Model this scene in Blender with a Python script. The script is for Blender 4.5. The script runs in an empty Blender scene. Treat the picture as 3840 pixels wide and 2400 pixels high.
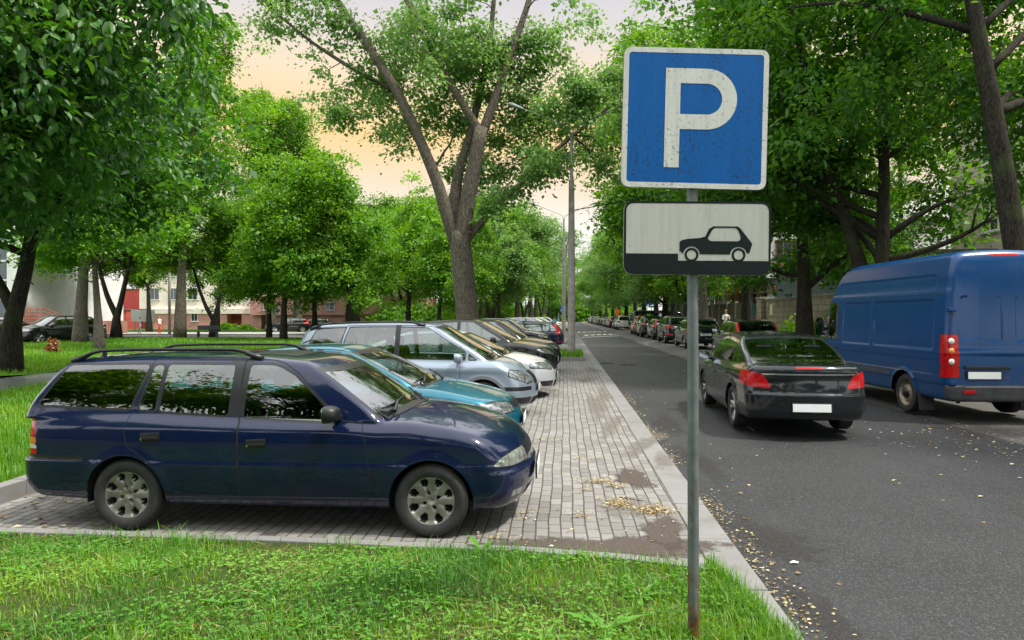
import bpy, bmesh, math, random
import numpy as np
from mathutils import Vector, Matrix, noise
R = math.radians
rng = np.random.default_rng(7)
random.seed(7)
scene = bpy.context.scene
col = scene.collection

# ------------------------------------------------------------------ camera
PSI = math.atan(197 / 2560)                      # the street runs along +Y, the lens is turned a little to the left
cam_d = bpy.data.cameras.new('camera')
cam = bpy.data.objects.new('camera', cam_d)
col.objects.link(cam)
cam.location = (0, 0, 1.75)
cam.rotation_euler = (R(90) - math.atan(13 / 2560), 0, PSI)
cam_d.sensor_width = 36
cam_d.lens = 24
cam_d.clip_start = 0.05
cam_d.clip_end = 2000
scene.camera = cam

# ------------------------------------------------------------------ sky, sun, exposure
SUN_EL, SUN_AZ = R(60), R(105)                     # azimuth measured from +Y towards +X
world = bpy.data.worlds.new('World')
scene.world = world
world.use_nodes = True
nt = world.node_tree
nt.nodes.clear()
W_out = nt.nodes.new('ShaderNodeOutputWorld')
W_bg = nt.nodes.new('ShaderNodeBackground')
W_sky = nt.nodes.new('ShaderNodeTexSky')
W_sky.sky_type = 'NISHITA'
W_sky.sun_disc = False
W_sky.sun_elevation = SUN_EL
W_sky.sun_rotation = SUN_AZ
W_sky.dust_density = 4
W_co = nt.nodes.new('ShaderNodeTexCoord')
W_sep = nt.nodes.new('ShaderNodeSeparateXYZ')
W_ramp = nt.nodes.new('ShaderNodeValToRGB')
W_noise = nt.nodes.new('ShaderNodeTexNoise')
W_noise.inputs['Scale'].default_value = 1.6
W_noise.inputs['Detail'].default_value = 4
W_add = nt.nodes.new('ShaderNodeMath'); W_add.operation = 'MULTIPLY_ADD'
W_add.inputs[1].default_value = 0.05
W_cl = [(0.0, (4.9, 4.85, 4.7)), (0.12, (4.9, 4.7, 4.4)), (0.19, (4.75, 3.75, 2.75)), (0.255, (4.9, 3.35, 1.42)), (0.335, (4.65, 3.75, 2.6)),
        (0.39, (3.85, 3.5, 3.3)), (0.43, (3.3, 3.22, 3.32)), (0.52, (8, 8, 8.3)), (0.66, (12, 12, 12.5)), (1.0, (14, 14, 14.6))]  # overhead stops, out of view, are raised to give soft fill light
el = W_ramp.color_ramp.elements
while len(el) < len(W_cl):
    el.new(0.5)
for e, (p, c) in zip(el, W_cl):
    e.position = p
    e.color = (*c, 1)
W_mix = nt.nodes.new('ShaderNodeMix'); W_mix.data_type = 'RGBA'
W_mix.inputs[0].default_value = 0.93             # thin cloud over the blue sky
L_ = nt.links.new
L_(W_co.outputs['Generated'], W_sep.inputs[0])
L_(W_co.outputs['Generated'], W_noise.inputs['Vector'])
L_(W_noise.outputs['Fac'], W_add.inputs[0])
L_(W_sep.outputs['Z'], W_add.inputs[2])
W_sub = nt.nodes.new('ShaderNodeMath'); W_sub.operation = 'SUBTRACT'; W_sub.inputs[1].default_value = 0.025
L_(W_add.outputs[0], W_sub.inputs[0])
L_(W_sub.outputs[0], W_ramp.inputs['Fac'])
L_(W_sky.outputs[0], W_mix.inputs[6])
L_(W_ramp.outputs['Color'], W_mix.inputs[7])
# the warm glow lies ahead only; the unseen sky beside and behind the viewer is set whiter and brighter as fill light
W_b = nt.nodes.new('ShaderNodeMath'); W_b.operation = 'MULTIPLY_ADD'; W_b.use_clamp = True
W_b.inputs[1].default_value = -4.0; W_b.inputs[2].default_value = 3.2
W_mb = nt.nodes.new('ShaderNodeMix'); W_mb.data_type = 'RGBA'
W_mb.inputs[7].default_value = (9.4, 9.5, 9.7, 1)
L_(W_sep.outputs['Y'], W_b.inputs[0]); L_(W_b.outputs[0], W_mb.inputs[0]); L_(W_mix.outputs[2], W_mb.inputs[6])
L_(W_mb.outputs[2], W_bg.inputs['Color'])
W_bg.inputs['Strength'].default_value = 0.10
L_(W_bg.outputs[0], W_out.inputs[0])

sun_d = bpy.data.lights.new('sun', 'SUN')
sun = bpy.data.objects.new('sun', sun_d)
col.objects.link(sun)
sun_d.energy = 2.3
sun_d.angle = R(5)
sun_d.color = (1.0, 0.95, 0.86)
sdir = Vector((math.sin(SUN_AZ) * math.cos(SUN_EL), math.cos(SUN_AZ) * math.cos(SUN_EL), math.sin(SUN_EL)))
sun.rotation_euler = (-sdir).to_track_quat('-Z', 'Y').to_euler()
vs = scene.view_settings
vs.view_transform = 'Standard'
vs.look = 'None'
vs.exposure = 1.2
vs.gamma = 1
scene.cycles.max_bounces = 8
scene.cycles.transparent_max_bounces = 12
scene.cycles.sample_clamp_indirect = 6
scene.cycles.caustics_reflective = False
scene.cycles.caustics_refractive = False

# ------------------------------------------------------------------ materials
MATS = {}


class NB:
    """small node-graph helper around one material"""
    def __init__(self, name):
        self.m = bpy.data.materials.new(name)
        self.m.use_nodes = True
        self.t = self.m.node_tree
        self.b = self.t.nodes['Principled BSDF']
        self.out = self.t.nodes['Material Output']

    def n(self, kind, **kw):
        nd = self.t.nodes.new('ShaderNode' + kind)
        for k, v in kw.items():
            if k in nd.inputs:
                nd.inputs[k].default_value = v
            else:
                setattr(nd, k, v)
        return nd

    def l(self, a, b):
        self.t.links.new(a, b)

    def coord(self, kind='Object', scale=(1, 1, 1), rot=(0, 0, 0), loc=(0, 0, 0)):
        c = self.n('TexCoord')
        mp = self.n('Mapping')
        mp.inputs['Scale'].default_value = scale
        mp.inputs['Rotation'].default_value = rot
        mp.inputs['Location'].default_value = loc
        self.l(c.outputs[kind], mp.inputs['Vector'])
        return mp.outputs[0]

    def noise(self, vec, scale, detail=4, rough=0.55):
        nd = self.n('TexNoise')
        nd.inputs['Scale'].default_value = scale
        nd.inputs['Detail'].default_value = detail
        nd.inputs['Roughness'].default_value = rough
        if vec is not None:
            self.l(vec, nd.inputs['Vector'])
        return nd.outputs['Fac']

    def ramp(self, fac, stops, interp='LINEAR'):
        nd = self.n('ValToRGB')
        nd.color_ramp.interpolation = interp
        e = nd.color_ramp.elements
        while len(e) < len(stops):
            e.new(0.5)
        for x, (p, c) in zip(e, stops):
            x.position = p
            x.color = (*c, 1) if len(c) == 3 else c
        self.l(fac, nd.inputs['Fac'])
        return nd.outputs['Color']

    def mix(self, fac, a, b, blend='MIX'):
        nd = self.n('Mix', data_type='RGBA', blend_type=blend)
        for v, i in ((fac, 0), (a, 6), (b, 7)):
            if hasattr(v, 'is_linked'):
                self.l(v, nd.inputs[i])
            elif i == 0:
                nd.inputs[0].default_value = v
            else:
                nd.inputs[i].default_value = (*v, 1)
        return nd.outputs[2]

    def math(self, op, a, b=None, c=None, clamp=False):
        nd = self.n('Math', operation=op, use_clamp=clamp)
        for i, v in enumerate((a, b, c)):
            if v is None:
                continue
            if hasattr(v, 'is_linked'):
                self.l(v, nd.inputs[i])
            else:
                nd.inputs[i].default_value = v
        return nd.outputs[0]

    def bump(self, h, strength=0.3, dist=0.01):
        nd = self.n('Bump')
        nd.inputs['Strength'].default_value = strength
        nd.inputs['Distance'].default_value = dist
        self.l(h, nd.inputs['Height'])
        self.l(nd.outputs[0], self.b.inputs['Normal'])
        return nd

    def set(self, **kw):
        for k, v in kw.items():
            k = k.replace('_', ' ')
            i = self.b.inputs[k]
            if hasattr(v, 'is_linked'):
                self.l(v, i)
            elif isinstance(v, tuple) and len(v) == 3:
                i.default_value = (*v, 1)
            else:
                i.default_value = v
        return self


def simple(name, c, rough=0.6, metal=0.0, var=0.12, scale=6.0, coat=0.0, bump=0.0, bscale=40):
    """plain surface with a little wear in its colour"""
    if name in MATS:
        return MATS[name]
    b = NB(name)
    v = b.coord('Object')
    f = b.noise(v, scale, 5)
    lo = tuple(x * (1 - var) for x in c)
    hi = tuple(min(1, x * (1 + var)) for x in c)
    b.set(Base_Color=b.ramp(f, [(0.3, lo), (0.7, hi)]), Roughness=rough, Metallic=metal, Coat_Weight=coat, Coat_Roughness=0.05)
    if bump:
        b.bump(b.noise(v, bscale, 4), bump, 0.01)
    MATS[name] = b.m
    return b.m


def paint(name, c, metal=0.25, rough=0.32, flake=None, dust=0.08):
    """car paint: coloured coat under clear lacquer with faint road dust low down"""
    if name in MATS:
        return MATS[name]
    b = NB(name)
    v = b.coord('Object')
    f = b.noise(v, 3.0, 6)
    base = b.mix(b.math('MULTIPLY', b.ramp(f, [(0.42, (0, 0, 0)), (0.75, (1, 1, 1))]), dust), c, (0.22, 0.2, 0.17))
    b.set(Base_Color=base, Metallic=metal, Roughness=b.math('MULTIPLY_ADD', f, 0.12, rough - 0.06), Coat_Weight=1.0,
          Coat_Roughness=0.035)
    b.set(Specular_IOR_Level=0.12)
    MATS[name] = b.m
    return b.m


def dull(m, coat=0.55, rough=0.16):
    n = m.node_tree.nodes['Principled BSDF']
    n.inputs['Coat Weight'].default_value = coat
    n.inputs['Coat Roughness'].default_value = rough


def glassy(name, tint, refl=1.0, ior=1.5, rough=0.01):
    """window glass: tinted see-through layer under a mirror reflection that grows at grazing angles"""
    if name in MATS:
        return MATS[name]
    b = NB(name)
    b.t.nodes.remove(b.b)
    tr = b.n('BsdfTransparent'); tr.inputs['Color'].default_value = (*tint, 1)
    gl = b.n('BsdfGlossy'); gl.inputs['Roughness'].default_value = rough
    gl.inputs['Color'].default_value = (refl, refl, refl, 1)
    fr = b.n('Fresnel'); fr.inputs['IOR'].default_value = ior
    fac = b.math('MULTIPLY_ADD', fr.outputs[0], 1.3, 0.10, clamp=True)
    mx = b.n('MixShader')
    b.l(fac, mx.inputs[0]); b.l(tr.outputs[0], mx.inputs[1]); b.l(gl.outputs[0], mx.inputs[2])
    b.l(mx.outputs[0], b.out.inputs['Surface'])
    MATS[name] = b.m
    return b.m


M_rubber = simple('tyre_rubber', (0.022, 0.022, 0.023), 0.75, var=0.35, scale=14)
M_black = simple('black_plastic', (0.008, 0.0085, 0.0095), 0.42, var=0.2)
M_trim = simple('window_trim', (0.010, 0.011, 0.013), 0.3)
M_gap = simple('panel_gap', (0.003, 0.003, 0.004), 0.8)
M_inner = simple('cabin_lining', (0.05, 0.052, 0.056), 0.8)
M_seat = simple('seat_cloth', (0.012, 0.012, 0.014), 0.95)
M_seat.node_tree.nodes['Principled BSDF'].inputs['Specular IOR Level'].default_value = 0.05
M_under = simple('underbody', (0.008, 0.008, 0.008), 0.9)
M_alloy = simple('alloy', (0.27, 0.255, 0.23), 0.42, 0.6, var=0.3, scale=9)
M_alloy2 = simple('bright_alloy', (0.6, 0.6, 0.61), 0.28, 0.85, var=0.15)
M_dark_rim = simple('dark_alloy', (0.03, 0.03, 0.033), 0.35, 0.6)
M_steel = simple('rusty_steel_rim', (0.30, 0.24, 0.17), 0.55, 0.3, var=0.5, scale=18)
M_chrome = simple('chrome', (0.75, 0.76, 0.78), 0.12, 1.0, var=0.04)
M_plate = simple('plate_white', (0.78, 0.8, 0.8), 0.4, var=0.04)
M_red = simple('tail_red', (0.42, 0.006, 0.008), 0.2, coat=0.4, var=0.25, scale=20)
M_red.node_tree.nodes['Principled BSDF'].inputs['Specular IOR Level'].default_value = 0.15
M_amber = simple('amber_lens', (0.75, 0.22, 0.03), 0.12, coat=1.0, var=0.15)
M_lens = simple('lamp_lens', (0.30, 0.32, 0.33), 0.08, 0.6, var=0.75, scale=17, coat=1.0)
M_lens_old = simple('aged_lamp_lens', (0.30, 0.33, 0.29), 0.06, 0.4, var=0.55, scale=16, coat=1.0)
M_lens_w = simple('reverse_lens', (0.75, 0.72, 0.7), 0.1, 0.2, coat=1.0)
M_glass = glassy('car_glass', (0.50, 0.64, 0.60))
M_glass_dark = glassy('tinted_car_glass', (0.10, 0.13, 0.12))
M_mirror = simple('mirror_glass', (0.33, 0.37, 0.40), 0.03, 1.0, var=0.02)


# ------------------------------------------------------------------ mesh helpers
class MB:
    """collects vertices and faces, then links them as one mesh object"""
    def __init__(self):
        self.v, self.f, self.mi = [], [], []
        self.cur = 0

    def add(self, vs, fs):
        o = len(self.v)
        self.v.extend([tuple(p) for p in vs])
        self.f.extend([tuple(i + o for i in f) for f in fs])
        self.mi.extend([self.cur] * len(fs))
        return self

    def box(self, c, s, rot=None, bev=0.0):
        x, y, z = s[0] / 2, s[1] / 2, s[2] / 2
        if bev <= 0:
            vs = [(-x, -y, -z), (x, -y, -z), (x, y, -z), (-x, y, -z), (-x, -y, z), (x, -y, z), (x, y, z), (-x, y, z)]
            fs = [(0, 3, 2, 1), (4, 5, 6, 7), (0, 1, 5, 4), (1, 2, 6, 5), (2, 3, 7, 6), (3, 0, 4, 7)]
        else:
            bm = bmesh.new()
            bmesh.ops.create_cube(bm, size=1)
            bmesh.ops.scale(bm, vec=(2 * x, 2 * y, 2 * z), verts=bm.verts)
            bmesh.ops.bevel(bm, geom=bm.edges[:], offset=min(bev, 0.49 * min(s)), segments=2, profile=0.6, affect='EDGES')
            bm.verts.index_update()
            vs = [v.co[:] for v in bm.verts]
            fs = [[v.index for v in f.verts] for f in bm.faces]
            bm.free()
        m = rot.to_matrix().to_4x4() if hasattr(rot, 'to_matrix') else (rot or Matrix())
        m = Matrix.Translation(c) @ m
        return self.add([m @ Vector(v) for v in vs], fs)

    def tube(self, pts, rad, n=8, cap=True):
        pts = [Vector(p) for p in pts]
        k = len(pts)
        rad = list(rad) if hasattr(rad, '__len__') else [rad] * k
        vs, fs = [], []
        ref = None
        for i, p in enumerate(pts):
            t = (pts[min(i + 1, k - 1)] - pts[max(i - 1, 0)])
            t = t.normalized() if t.length > 1e-9 else Vector((0, 0, 1))
            if ref is None:
                ref = t.orthogonal().normalized()
            ref = (ref - t * ref.dot(t))
            ref = ref.normalized() if ref.length > 1e-6 else t.orthogonal().normalized()
            b = t.cross(ref)
            for j in range(n):
                a = 2 * math.pi * j / n
                vs.append(p + (ref * math.cos(a) + b * math.sin(a)) * rad[i])
        for i in range(k - 1):
            for j in range(n):
                a, b2 = i * n + j, i * n + (j + 1) % n
                fs.append((a, b2, b2 + n, a + n))
        if cap:
            fs.append(tuple(reversed(range(n))))
            fs.append(tuple(range((k - 1) * n, k * n)))
        return self.add(vs, fs)

    def lathe(self, prof, n=24, axis='z', c=(0, 0, 0)):
        vs, fs = [], []
        for r, h in prof:
            for j in range(n):
                a = 2 * math.pi * j / n
                p = (r * math.cos(a), r * math.sin(a), h)
                if axis == 'y':
                    p = (p[0], h, p[1])
                elif axis == 'x':
                    p = (h, p[0], p[1])
                vs.append((p[0] + c[0], p[1] + c[1], p[2] + c[2]))
        for i in range(len(prof) - 1):
            for j in range(n):
                a, b = i * n + j, i * n + (j + 1) % n
                fs.append((a, b, b + n, a + n))
        return self.add(vs, fs)

    def prism(self, poly, h0, h1, place=lambda x, y, h: (x, y, h)):
        n = len(poly)
        vs = [place(x, y, h0) for x, y in poly] + [place(x, y, h1) for x, y in poly]
        fs = [tuple(reversed(range(n))), tuple(range(n, 2 * n))] + [(i, (i + 1) % n, (i + 1) % n + n, i + n) for i in range(n)]
        return self.add(vs, fs)

    def build(self, name, mats, parent=None, smooth=False, loc=None, auto=None):
        me = bpy.data.meshes.new(name)
        me.from_pydata(self.v, [], self.f)
        mats = mats if isinstance(mats, (list, tuple)) else [mats]
        for m in mats:
            me.materials.append(m)
        if len(mats) > 1:
            me.polygons.foreach_set('material_index', self.mi)
        me.update()
        if smooth:
            me.polygons.foreach_set('use_smooth', [True] * len(me.polygons))
            if auto:
                try:
                    me.set_sharp_from_angle(angle=R(auto))
                except Exception:
                    pass
        o = bpy.data.objects.new(name, me)
        col.objects.link(o)
        if parent is not None:
            o.parent = parent
        if loc is not None:
            o.location = loc
        return o


def np_mesh(name, V, F, mat, parent=None, smooth=False, attr=None):
    """fast path: V (n,3), F (m,k) arrays"""
    me = bpy.data.meshes.new(name)
    V = np.asarray(V, np.float32)
    F = np.asarray(F, np.int32)
    k = F.shape[1]
    me.vertices.add(len(V)); me.vertices.foreach_set('co', V.ravel())
    me.loops.add(F.size); me.loops.foreach_set('vertex_index', F.ravel())
    me.polygons.add(len(F)); me.polygons.foreach_set('loop_start', np.arange(0, F.size, k, dtype=np.int32))
    if smooth:
        me.polygons.foreach_set('use_smooth', np.ones(len(F), bool))
    me.update(calc_edges=True)
    me.materials.append(mat)
    if attr is not None:
        a = me.attributes.new('var', 'FLOAT', 'POINT')
        a.data.foreach_set('value', np.asarray(attr, np.float32))
    o = bpy.data.objects.new(name, me)
    col.objects.link(o)
    if parent is not None:
        o.parent = parent
    return o


def empty(name, loc=(0, 0, 0), rz=0.0, parent=None):
    o = bpy.data.objects.new(name, None)
    o.empty_display_size = 0.3
    col.objects.link(o)
    o.location = loc
    o.rotation_euler = (0, 0, rz)
    if parent is not None:
        o.parent = parent
    return o


def tag(o, label=None, cat=None, group=None, kind=None):
    if label: o['label'] = label
    if cat: o['category'] = cat
    if group: o['group'] = group
    if kind: o['kind'] = kind
    return o


def copy_tree(o, parent=None):
    c = o.copy()
    col.objects.link(c)
    if parent is not None:
        c.parent = parent
        c.matrix_parent_inverse = o.matrix_parent_inverse
    for ch in list(o.children):
        copy_tree(ch, c)
    return c


def sheet(name, poly, z, mat, kind='structure', sub=0):
    """flat ground polygon"""
    mb = MB()
    mb.add([(x, y, z) for x, y in poly], [tuple(range(len(poly)))])
    return tag(mb.build(name, mat), kind=kind)

# ------------------------------------------------------------------ the ground: road, paving, kerbs, lawns
def asphalt(name, base, speck, wear=0.3, rough=0.72):
    b = NB(name)
    v = b.coord('Object')
    fine = b.noise(v, 160, 3, 0.7)
    mid = b.noise(v, 0.55, 6, 0.6)
    vo = b.n('TexVoronoi'); vo.inputs['Scale'].default_value = 95
    b.l(v, vo.inputs['Vector'])
    dots = b.ramp(vo.outputs['Color'], [(0.58, (0, 0, 0)), (0.88, (1, 1, 1))])
    c = b.ramp(mid, [(0.3, tuple(x * (1 - wear) for x in base)), (0.7, tuple(x * (1 + wear) for x in base))])
    c = b.mix(b.math('MULTIPLY', dots, 0.38), c, speck)
    c = b.mix(b.ramp(fine, [(0.35, (0.75, 0.75, 0.75)), (0.6, (0, 0, 0))]), c, tuple(x * 0.3 for x in base))
    stretched = b.noise(b.coord('Object', (0.9, 0.06, 1)), 1.0, 4)
    c = b.mix(b.ramp(stretched, [(0.5, (0, 0, 0)), (0.75, (0.55, 0.55, 0.55))]), c, tuple(x * 1.9 for x in base))
    b.set(Base_Color=c, Roughness=b.math('MULTIPLY_ADD', mid, 0.25, rough - 0.24), Specular_IOR_Level=0.5)
    h = b.mix(0.5, fine, vo.outputs['Distance'])
    b.bump(h, 0.55, 0.008)
    return b.m


def ground_mat(name, a, c2, d, scale=1.2, bump=0.4):
    b = NB(name)
    v = b.coord('Object')
    f = b.noise(v, scale, 8, 0.65)
    g = b.noise(v, scale * 22, 4, 0.7)
    k = b.ramp(f, [(0.3, a), (0.52, c2), (0.75, d)])
    k = b.mix(b.ramp(g, [(0.35, (0.7, 0.7, 0.7)), (0.6, (0, 0, 0))]), k, tuple(x * 0.45 for x in a))
    b.set(Base_Color=k, Roughness=0.95, Specular_IOR_Level=0.1)
    b.bump(g, bump, 0.03)
    return b.m


M_asph = asphalt('asphalt', (0.0225, 0.0230, 0.0250), (0.19, 0.19, 0.19))
M_asph2 = asphalt('worn_asphalt', (0.10, 0.096, 0.09), (0.34, 0.32, 0.28), 0.35, 0.85)
M_path = asphalt('wet_path_asphalt', (0.12, 0.12, 0.125), (0.25, 0.25, 0.25), 0.4, 0.42)
M_lawn = ground_mat('lawn_ground', (0.045, 0.11, 0.010), (0.085, 0.20, 0.014), (0.12, 0.22, 0.025))
M_soil = ground_mat('soil', (0.05, 0.06, 0.02), (0.07, 0.085, 0.025), (0.10, 0.09, 0.05), 3)
M_verge = ground_mat('verge_ground', (0.10, 0.10, 0.05), (0.12, 0.15, 0.04), (0.17, 0.15, 0.10), 0.8)
M_walk = simple('pavement_concrete', (0.34, 0.33, 0.31), 0.85, var=0.2, scale=2, bump=0.2)


def kerb_mat():
    b = NB('kerb_concrete')
    v = b.coord('Object')
    f = b.noise(v, 2.2, 7, 0.65)
    g = b.noise(v, 70, 4, 0.6)
    c = b.ramp(f, [(0.28, (0.14, 0.135, 0.12)), (0.45, (0.185, 0.182, 0.176)), (0.75, (0.23, 0.227, 0.22))])
    c = b.mix(b.ramp(g, [(0.3, (0.4, 0.4, 0.4)), (0.55, (0, 0, 0))]), c, (0.2, 0.19, 0.17))
    b.set(Base_Color=c, Roughness=0.85)
    b.bump(g, 0.2, 0.006)
    return b.m


M_kerb = kerb_mat()


def paver_mat():
    """grey concrete blocks 10 x 20 cm in courses along the street, dark earthy joints"""
    b = NB('paving_blocks')
    c = b.n('TexCoord')
    s = b.n('SeparateXYZ'); b.l(c.outputs['Object'], s.inputs[0])
    wob = b.noise(c.outputs['Object'], 0.8, 2)
    xx = b.math('MULTIPLY_ADD', wob, 0.06, s.outputs['X'])
    k = b.n('CombineXYZ'); b.l(s.outputs['Y'], k.inputs[0]); b.l(xx, k.inputs[1])
    br = b.n('TexBrick')
    br.offset = 0.5
    for n_, v_ in (('Scale', 1.0), ('Brick Width', 0.205), ('Row Height', 0.104), ('Mortar Size', 0.0058), ('Mortar Smooth', 0.25), ('Bias', 0.0)):
        br.inputs[n_].default_value = v_
    br.inputs['Color1'].default_value = (0.17, 0.163, 0.153, 1)
    br.inputs['Color2'].default_value = (0.265, 0.257, 0.244, 1)
    br.inputs['Mortar'].default_value = (0.030, 0.025, 0.020, 1)
    b.l(k.outputs[0], br.inputs['Vector'])
    # the long joints are wider than the cross joints
    fr = b.math('FRACT', b.math('DIVIDE', xx, 0.104))
    dj = b.math('ABSOLUTE', b.math('SUBTRACT', fr, 0.5))
    jn = b.noise(c.outputs['Object'], 25, 3)
    jl = b.ramp(b.math('ADD', dj, b.math('MULTIPLY_ADD', jn, 0.05, -0.025)), [(0.422, (0, 0, 0)), (0.462, (1, 1, 1))])
    big = b.noise(c.outputs['Object'], 0.7, 6, 0.65)
    fine = b.noise(c.outputs['Object'], 60, 4, 0.65)
    colr = b.mix(b.ramp(fine, [(0.32, (0.45, 0.45, 0.45)), (0.55, (0, 0, 0))]), br.outputs['Color'], (0.19, 0.175, 0.15))
    colr = b.mix(b.ramp(big, [(0.5, (0, 0, 0)), (0.72, (0.45, 0.45, 0.45))]), colr, (0.17, 0.15, 0.125))
    colr = b.mix(b.math('MULTIPLY', jl, 0.9), colr, (0.075, 0.064, 0.05))
    b.set(Base_Color=colr, Roughness=0.82, Specular_IOR_Level=0.3)
    h = b.math('SUBTRACT', 1.0, b.math('MAXIMUM', br.outputs['Fac'], jl))
    h2 = b.math('MULTIPLY_ADD', fine, 0.12, h)
    b.bump(h2, 0.6, 0.012)
    return b.m


M_pave = paver_mat()

sheet('ground', [(-900, -300), (900, -300), (900, 1500), (-900, 1500)], -0.14, M_lawn)
sheet('road', [(1.30, -6), (6.35, -6), (6.35, 420), (1.30, 420)], -0.035, M_asph)
# paving of the parking bays, gap for the island between the cars
sheet('paving', [(-5.25, 5.13), (-0.6, 5.05), (0.4, 4.90), (0.8, 4.75), (1.02, 4.72), (1.02, 27.0), (-5.25, 27.0)], 0.0, M_pave)
sheet('paving_beyond', [(-5.25, 31.0), (1.02, 31.0), (1.02, 80.5), (-5.25, 80.5)], 0.0, M_pave)
sheet('paving_strip', [(0.80, 27.0), (1.02, 27.0), (1.02, 31.0), (0.80, 31.0)], 0.0, M_pave)
sheet('far_paving', [(-5.25, 84), (1.02, 84), (1.02, 300), (-5.25, 300)], 0.0, M_pave)


def kerb_run(name, pts, w, top, bottom, gap=1.0, mat=M_kerb, jit=0.004):
    """kerb stones laid along a line; every stone is its own block in the strip"""
    mb = MB()
    pts = [Vector((p[0], p[1], 0)) for p in pts]
    d = 0.0
    for a, b_ in zip(pts, pts[1:]):
        seg = b_ - a
        n = max(1, round(seg.length / gap))
        dr = seg.normalized()
        ang = math.atan2(dr.y, dr.x)
        for i in range(n):
            p = a + seg * ((i + 0.5) / n)
            dz = random.uniform(-jit, jit)
            mb.box((p.x, p.y, (top + bottom) / 2 + dz), (seg.length / n - 0.006, w, top - bottom), Matrix.Rotation(ang + random.uniform(-jit, jit), 4, 'Z'), 0.008)
    return tag(mb.build(name, mat), kind='structure')


kerb_run('kerb', [(1.16, -3.5), (1.16, 120)], 0.275, 0.004, -0.12, 1.0)
kerb_run('far_kerb', [(1.16, 120), (1.16, 300)], 0.275, 0.004, -0.12, 6.0)
kerb_run('front_kerb', [(-5.4, 5.19), (-4.5, 5.17), (-2.4, 5.14), (-0.4, 5.06), (0.5, 4.93), (1.0, 4.78)], 0.10, 0.03, -0.12, 1.0)
kerb_run('back_kerb', [(-5.33, 5.3), (-5.33, 80)], 0.15, 0.16, -0.12, 1.0)
kerb_run('planter_kerb', [(-5.2, 27.0), (0.80, 27.0)], 0.14, 0.15, -0.1, 1.0)
kerb_run('planter_kerb', [(-5.2, 31.0), (0.80, 31.0)], 0.14, 0.15, -0.1, 1.0)
kerb_run('planter_kerb', [(-5.2, 80.6), (0.80, 80.6)], 0.14, 0.15, -0.1, 1.0)
kerb_run('street_kerb', [(8.97, -6), (8.97, 200)], 0.14, 0.22, -0.14, 1.6)
sheet('planter_ground', [(-5.2, 27.05), (0.78, 27.05), (0.78, 30.95), (-5.2, 30.95)], 0.10, M_soil)
sheet('planter_ground', [(-5.2, 80.65), (0.78, 80.65), (0.78, 83.9), (-5.2, 83.9)], 0.10, M_lawn)


def grid_sheet(name, x0, x1, y0, y1, nx, ny, zf, mat):
    xs = np.linspace(x0, x1, nx); ys = np.linspace(y0, y1, ny)
    X, Y = np.meshgrid(xs, ys)
    Z = zf(X, Y)
    V = np.stack([X.ravel(), Y.ravel(), Z.ravel()], 1)
    i = np.arange((nx - 1) * (ny - 1)); r = i // (nx - 1); c = i % (nx - 1); a = r * nx + c
    Fq = np.stack([a, a + 1, a + nx + 1, a + nx], 1)
    o = np_mesh(name, V, Fq, mat, smooth=True)
    return tag(o, kind='structure')


def bumps(X, Y, amp=0.03, s=1.0):
    return amp * (np.sin(X * 2.1 * s + np.sin(Y * 1.7 * s) * 1.4) * np.cos(Y * 2.6 * s + X * 0.7 * s) + 0.5 * np.sin(X * 5.3 * s + 1.7) * np.sin(Y * 4.7 * s))


def lane_z(X, Y):
    a = np.clip((Y - 19) / 7, 0, 1); b_ = np.clip((X - 5.0) / 0.9, 0, 1)
    return -0.034 + 0.165 * (a * a * (3 - 2 * a)) * (b_ * b_ * (3 - 2 * b_))


grid_sheet('parking_lane', 6.35, 8.9, -6, 17, 4, 4, lambda X, Y: -0.034 + 0 * X, M_asph2)
grid_sheet('parking_lane', 5.0, 8.9, 17, 120, 26, 160, lambda X, Y: lane_z(X, Y) + 0.002 + bumps(X, Y, 0.006, 2.0), M_asph2)
grid_sheet('parking_lane', 5.0, 8.9, 120, 420, 26, 20, lambda X, Y: lane_z(X, Y) + 0.002, M_asph2)


def front_edge(X):
    return np.interp(X, [-9, -4.5, -2.4, -0.4, 0.5, 1.0, 1.4], [5.18, 5.11, 5.08, 5.0, 4.87, 4.71, 4.5])


def front_z(X, Y):
    d = np.clip(np.minimum(front_edge(X) - Y, (1.06 - X) * 1.2), 0, 9)
    d = np.where(X < -5.45, 9.0, d)
    t = np.clip(d / 1.1, 0, 1)
    t = t * t * (3 - 2 * t)
    return 0.015 + 0.115 * t + bumps(X, Y, 0.016) * np.clip(d / 0.3, 0, 1)


def lawn_z(X, Y):
    d = np.clip(-5.42 - X, 0, 30)
    return 0.13 + 0.05 * np.clip(d / 3, 0, 1) + bumps(X, Y, 0.03, 0.5) * np.clip(d / 0.6, 0, 1)


# foreground lawn: rows follow the bent kerb
nx, ny = 240, 60
xs = np.linspace(-16, 1.03, nx)
V = []
for j in range(ny):
    t = j / (ny - 1)
    ye = front_edge(xs)
    Y = ye * (1 - t) + (-2.5) * t
    V.append(np.stack([xs, Y, front_z(xs, Y)], 1))
V = np.concatenate(V)
i = np.arange((nx - 1) * (ny - 1)); r_ = i // (nx - 1); c_ = i % (nx - 1); a_ = r_ * nx + c_
def verge_x(Y):
    """grass creeping over the kerb stones towards the viewer"""
    return 1.04 + 0.19 * np.clip((4.75 - Y) / 0.9, 0, 1) + 0.018 * np.sin(Y * 9.0) + 0.012 * np.sin(Y * 23.0)


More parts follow.
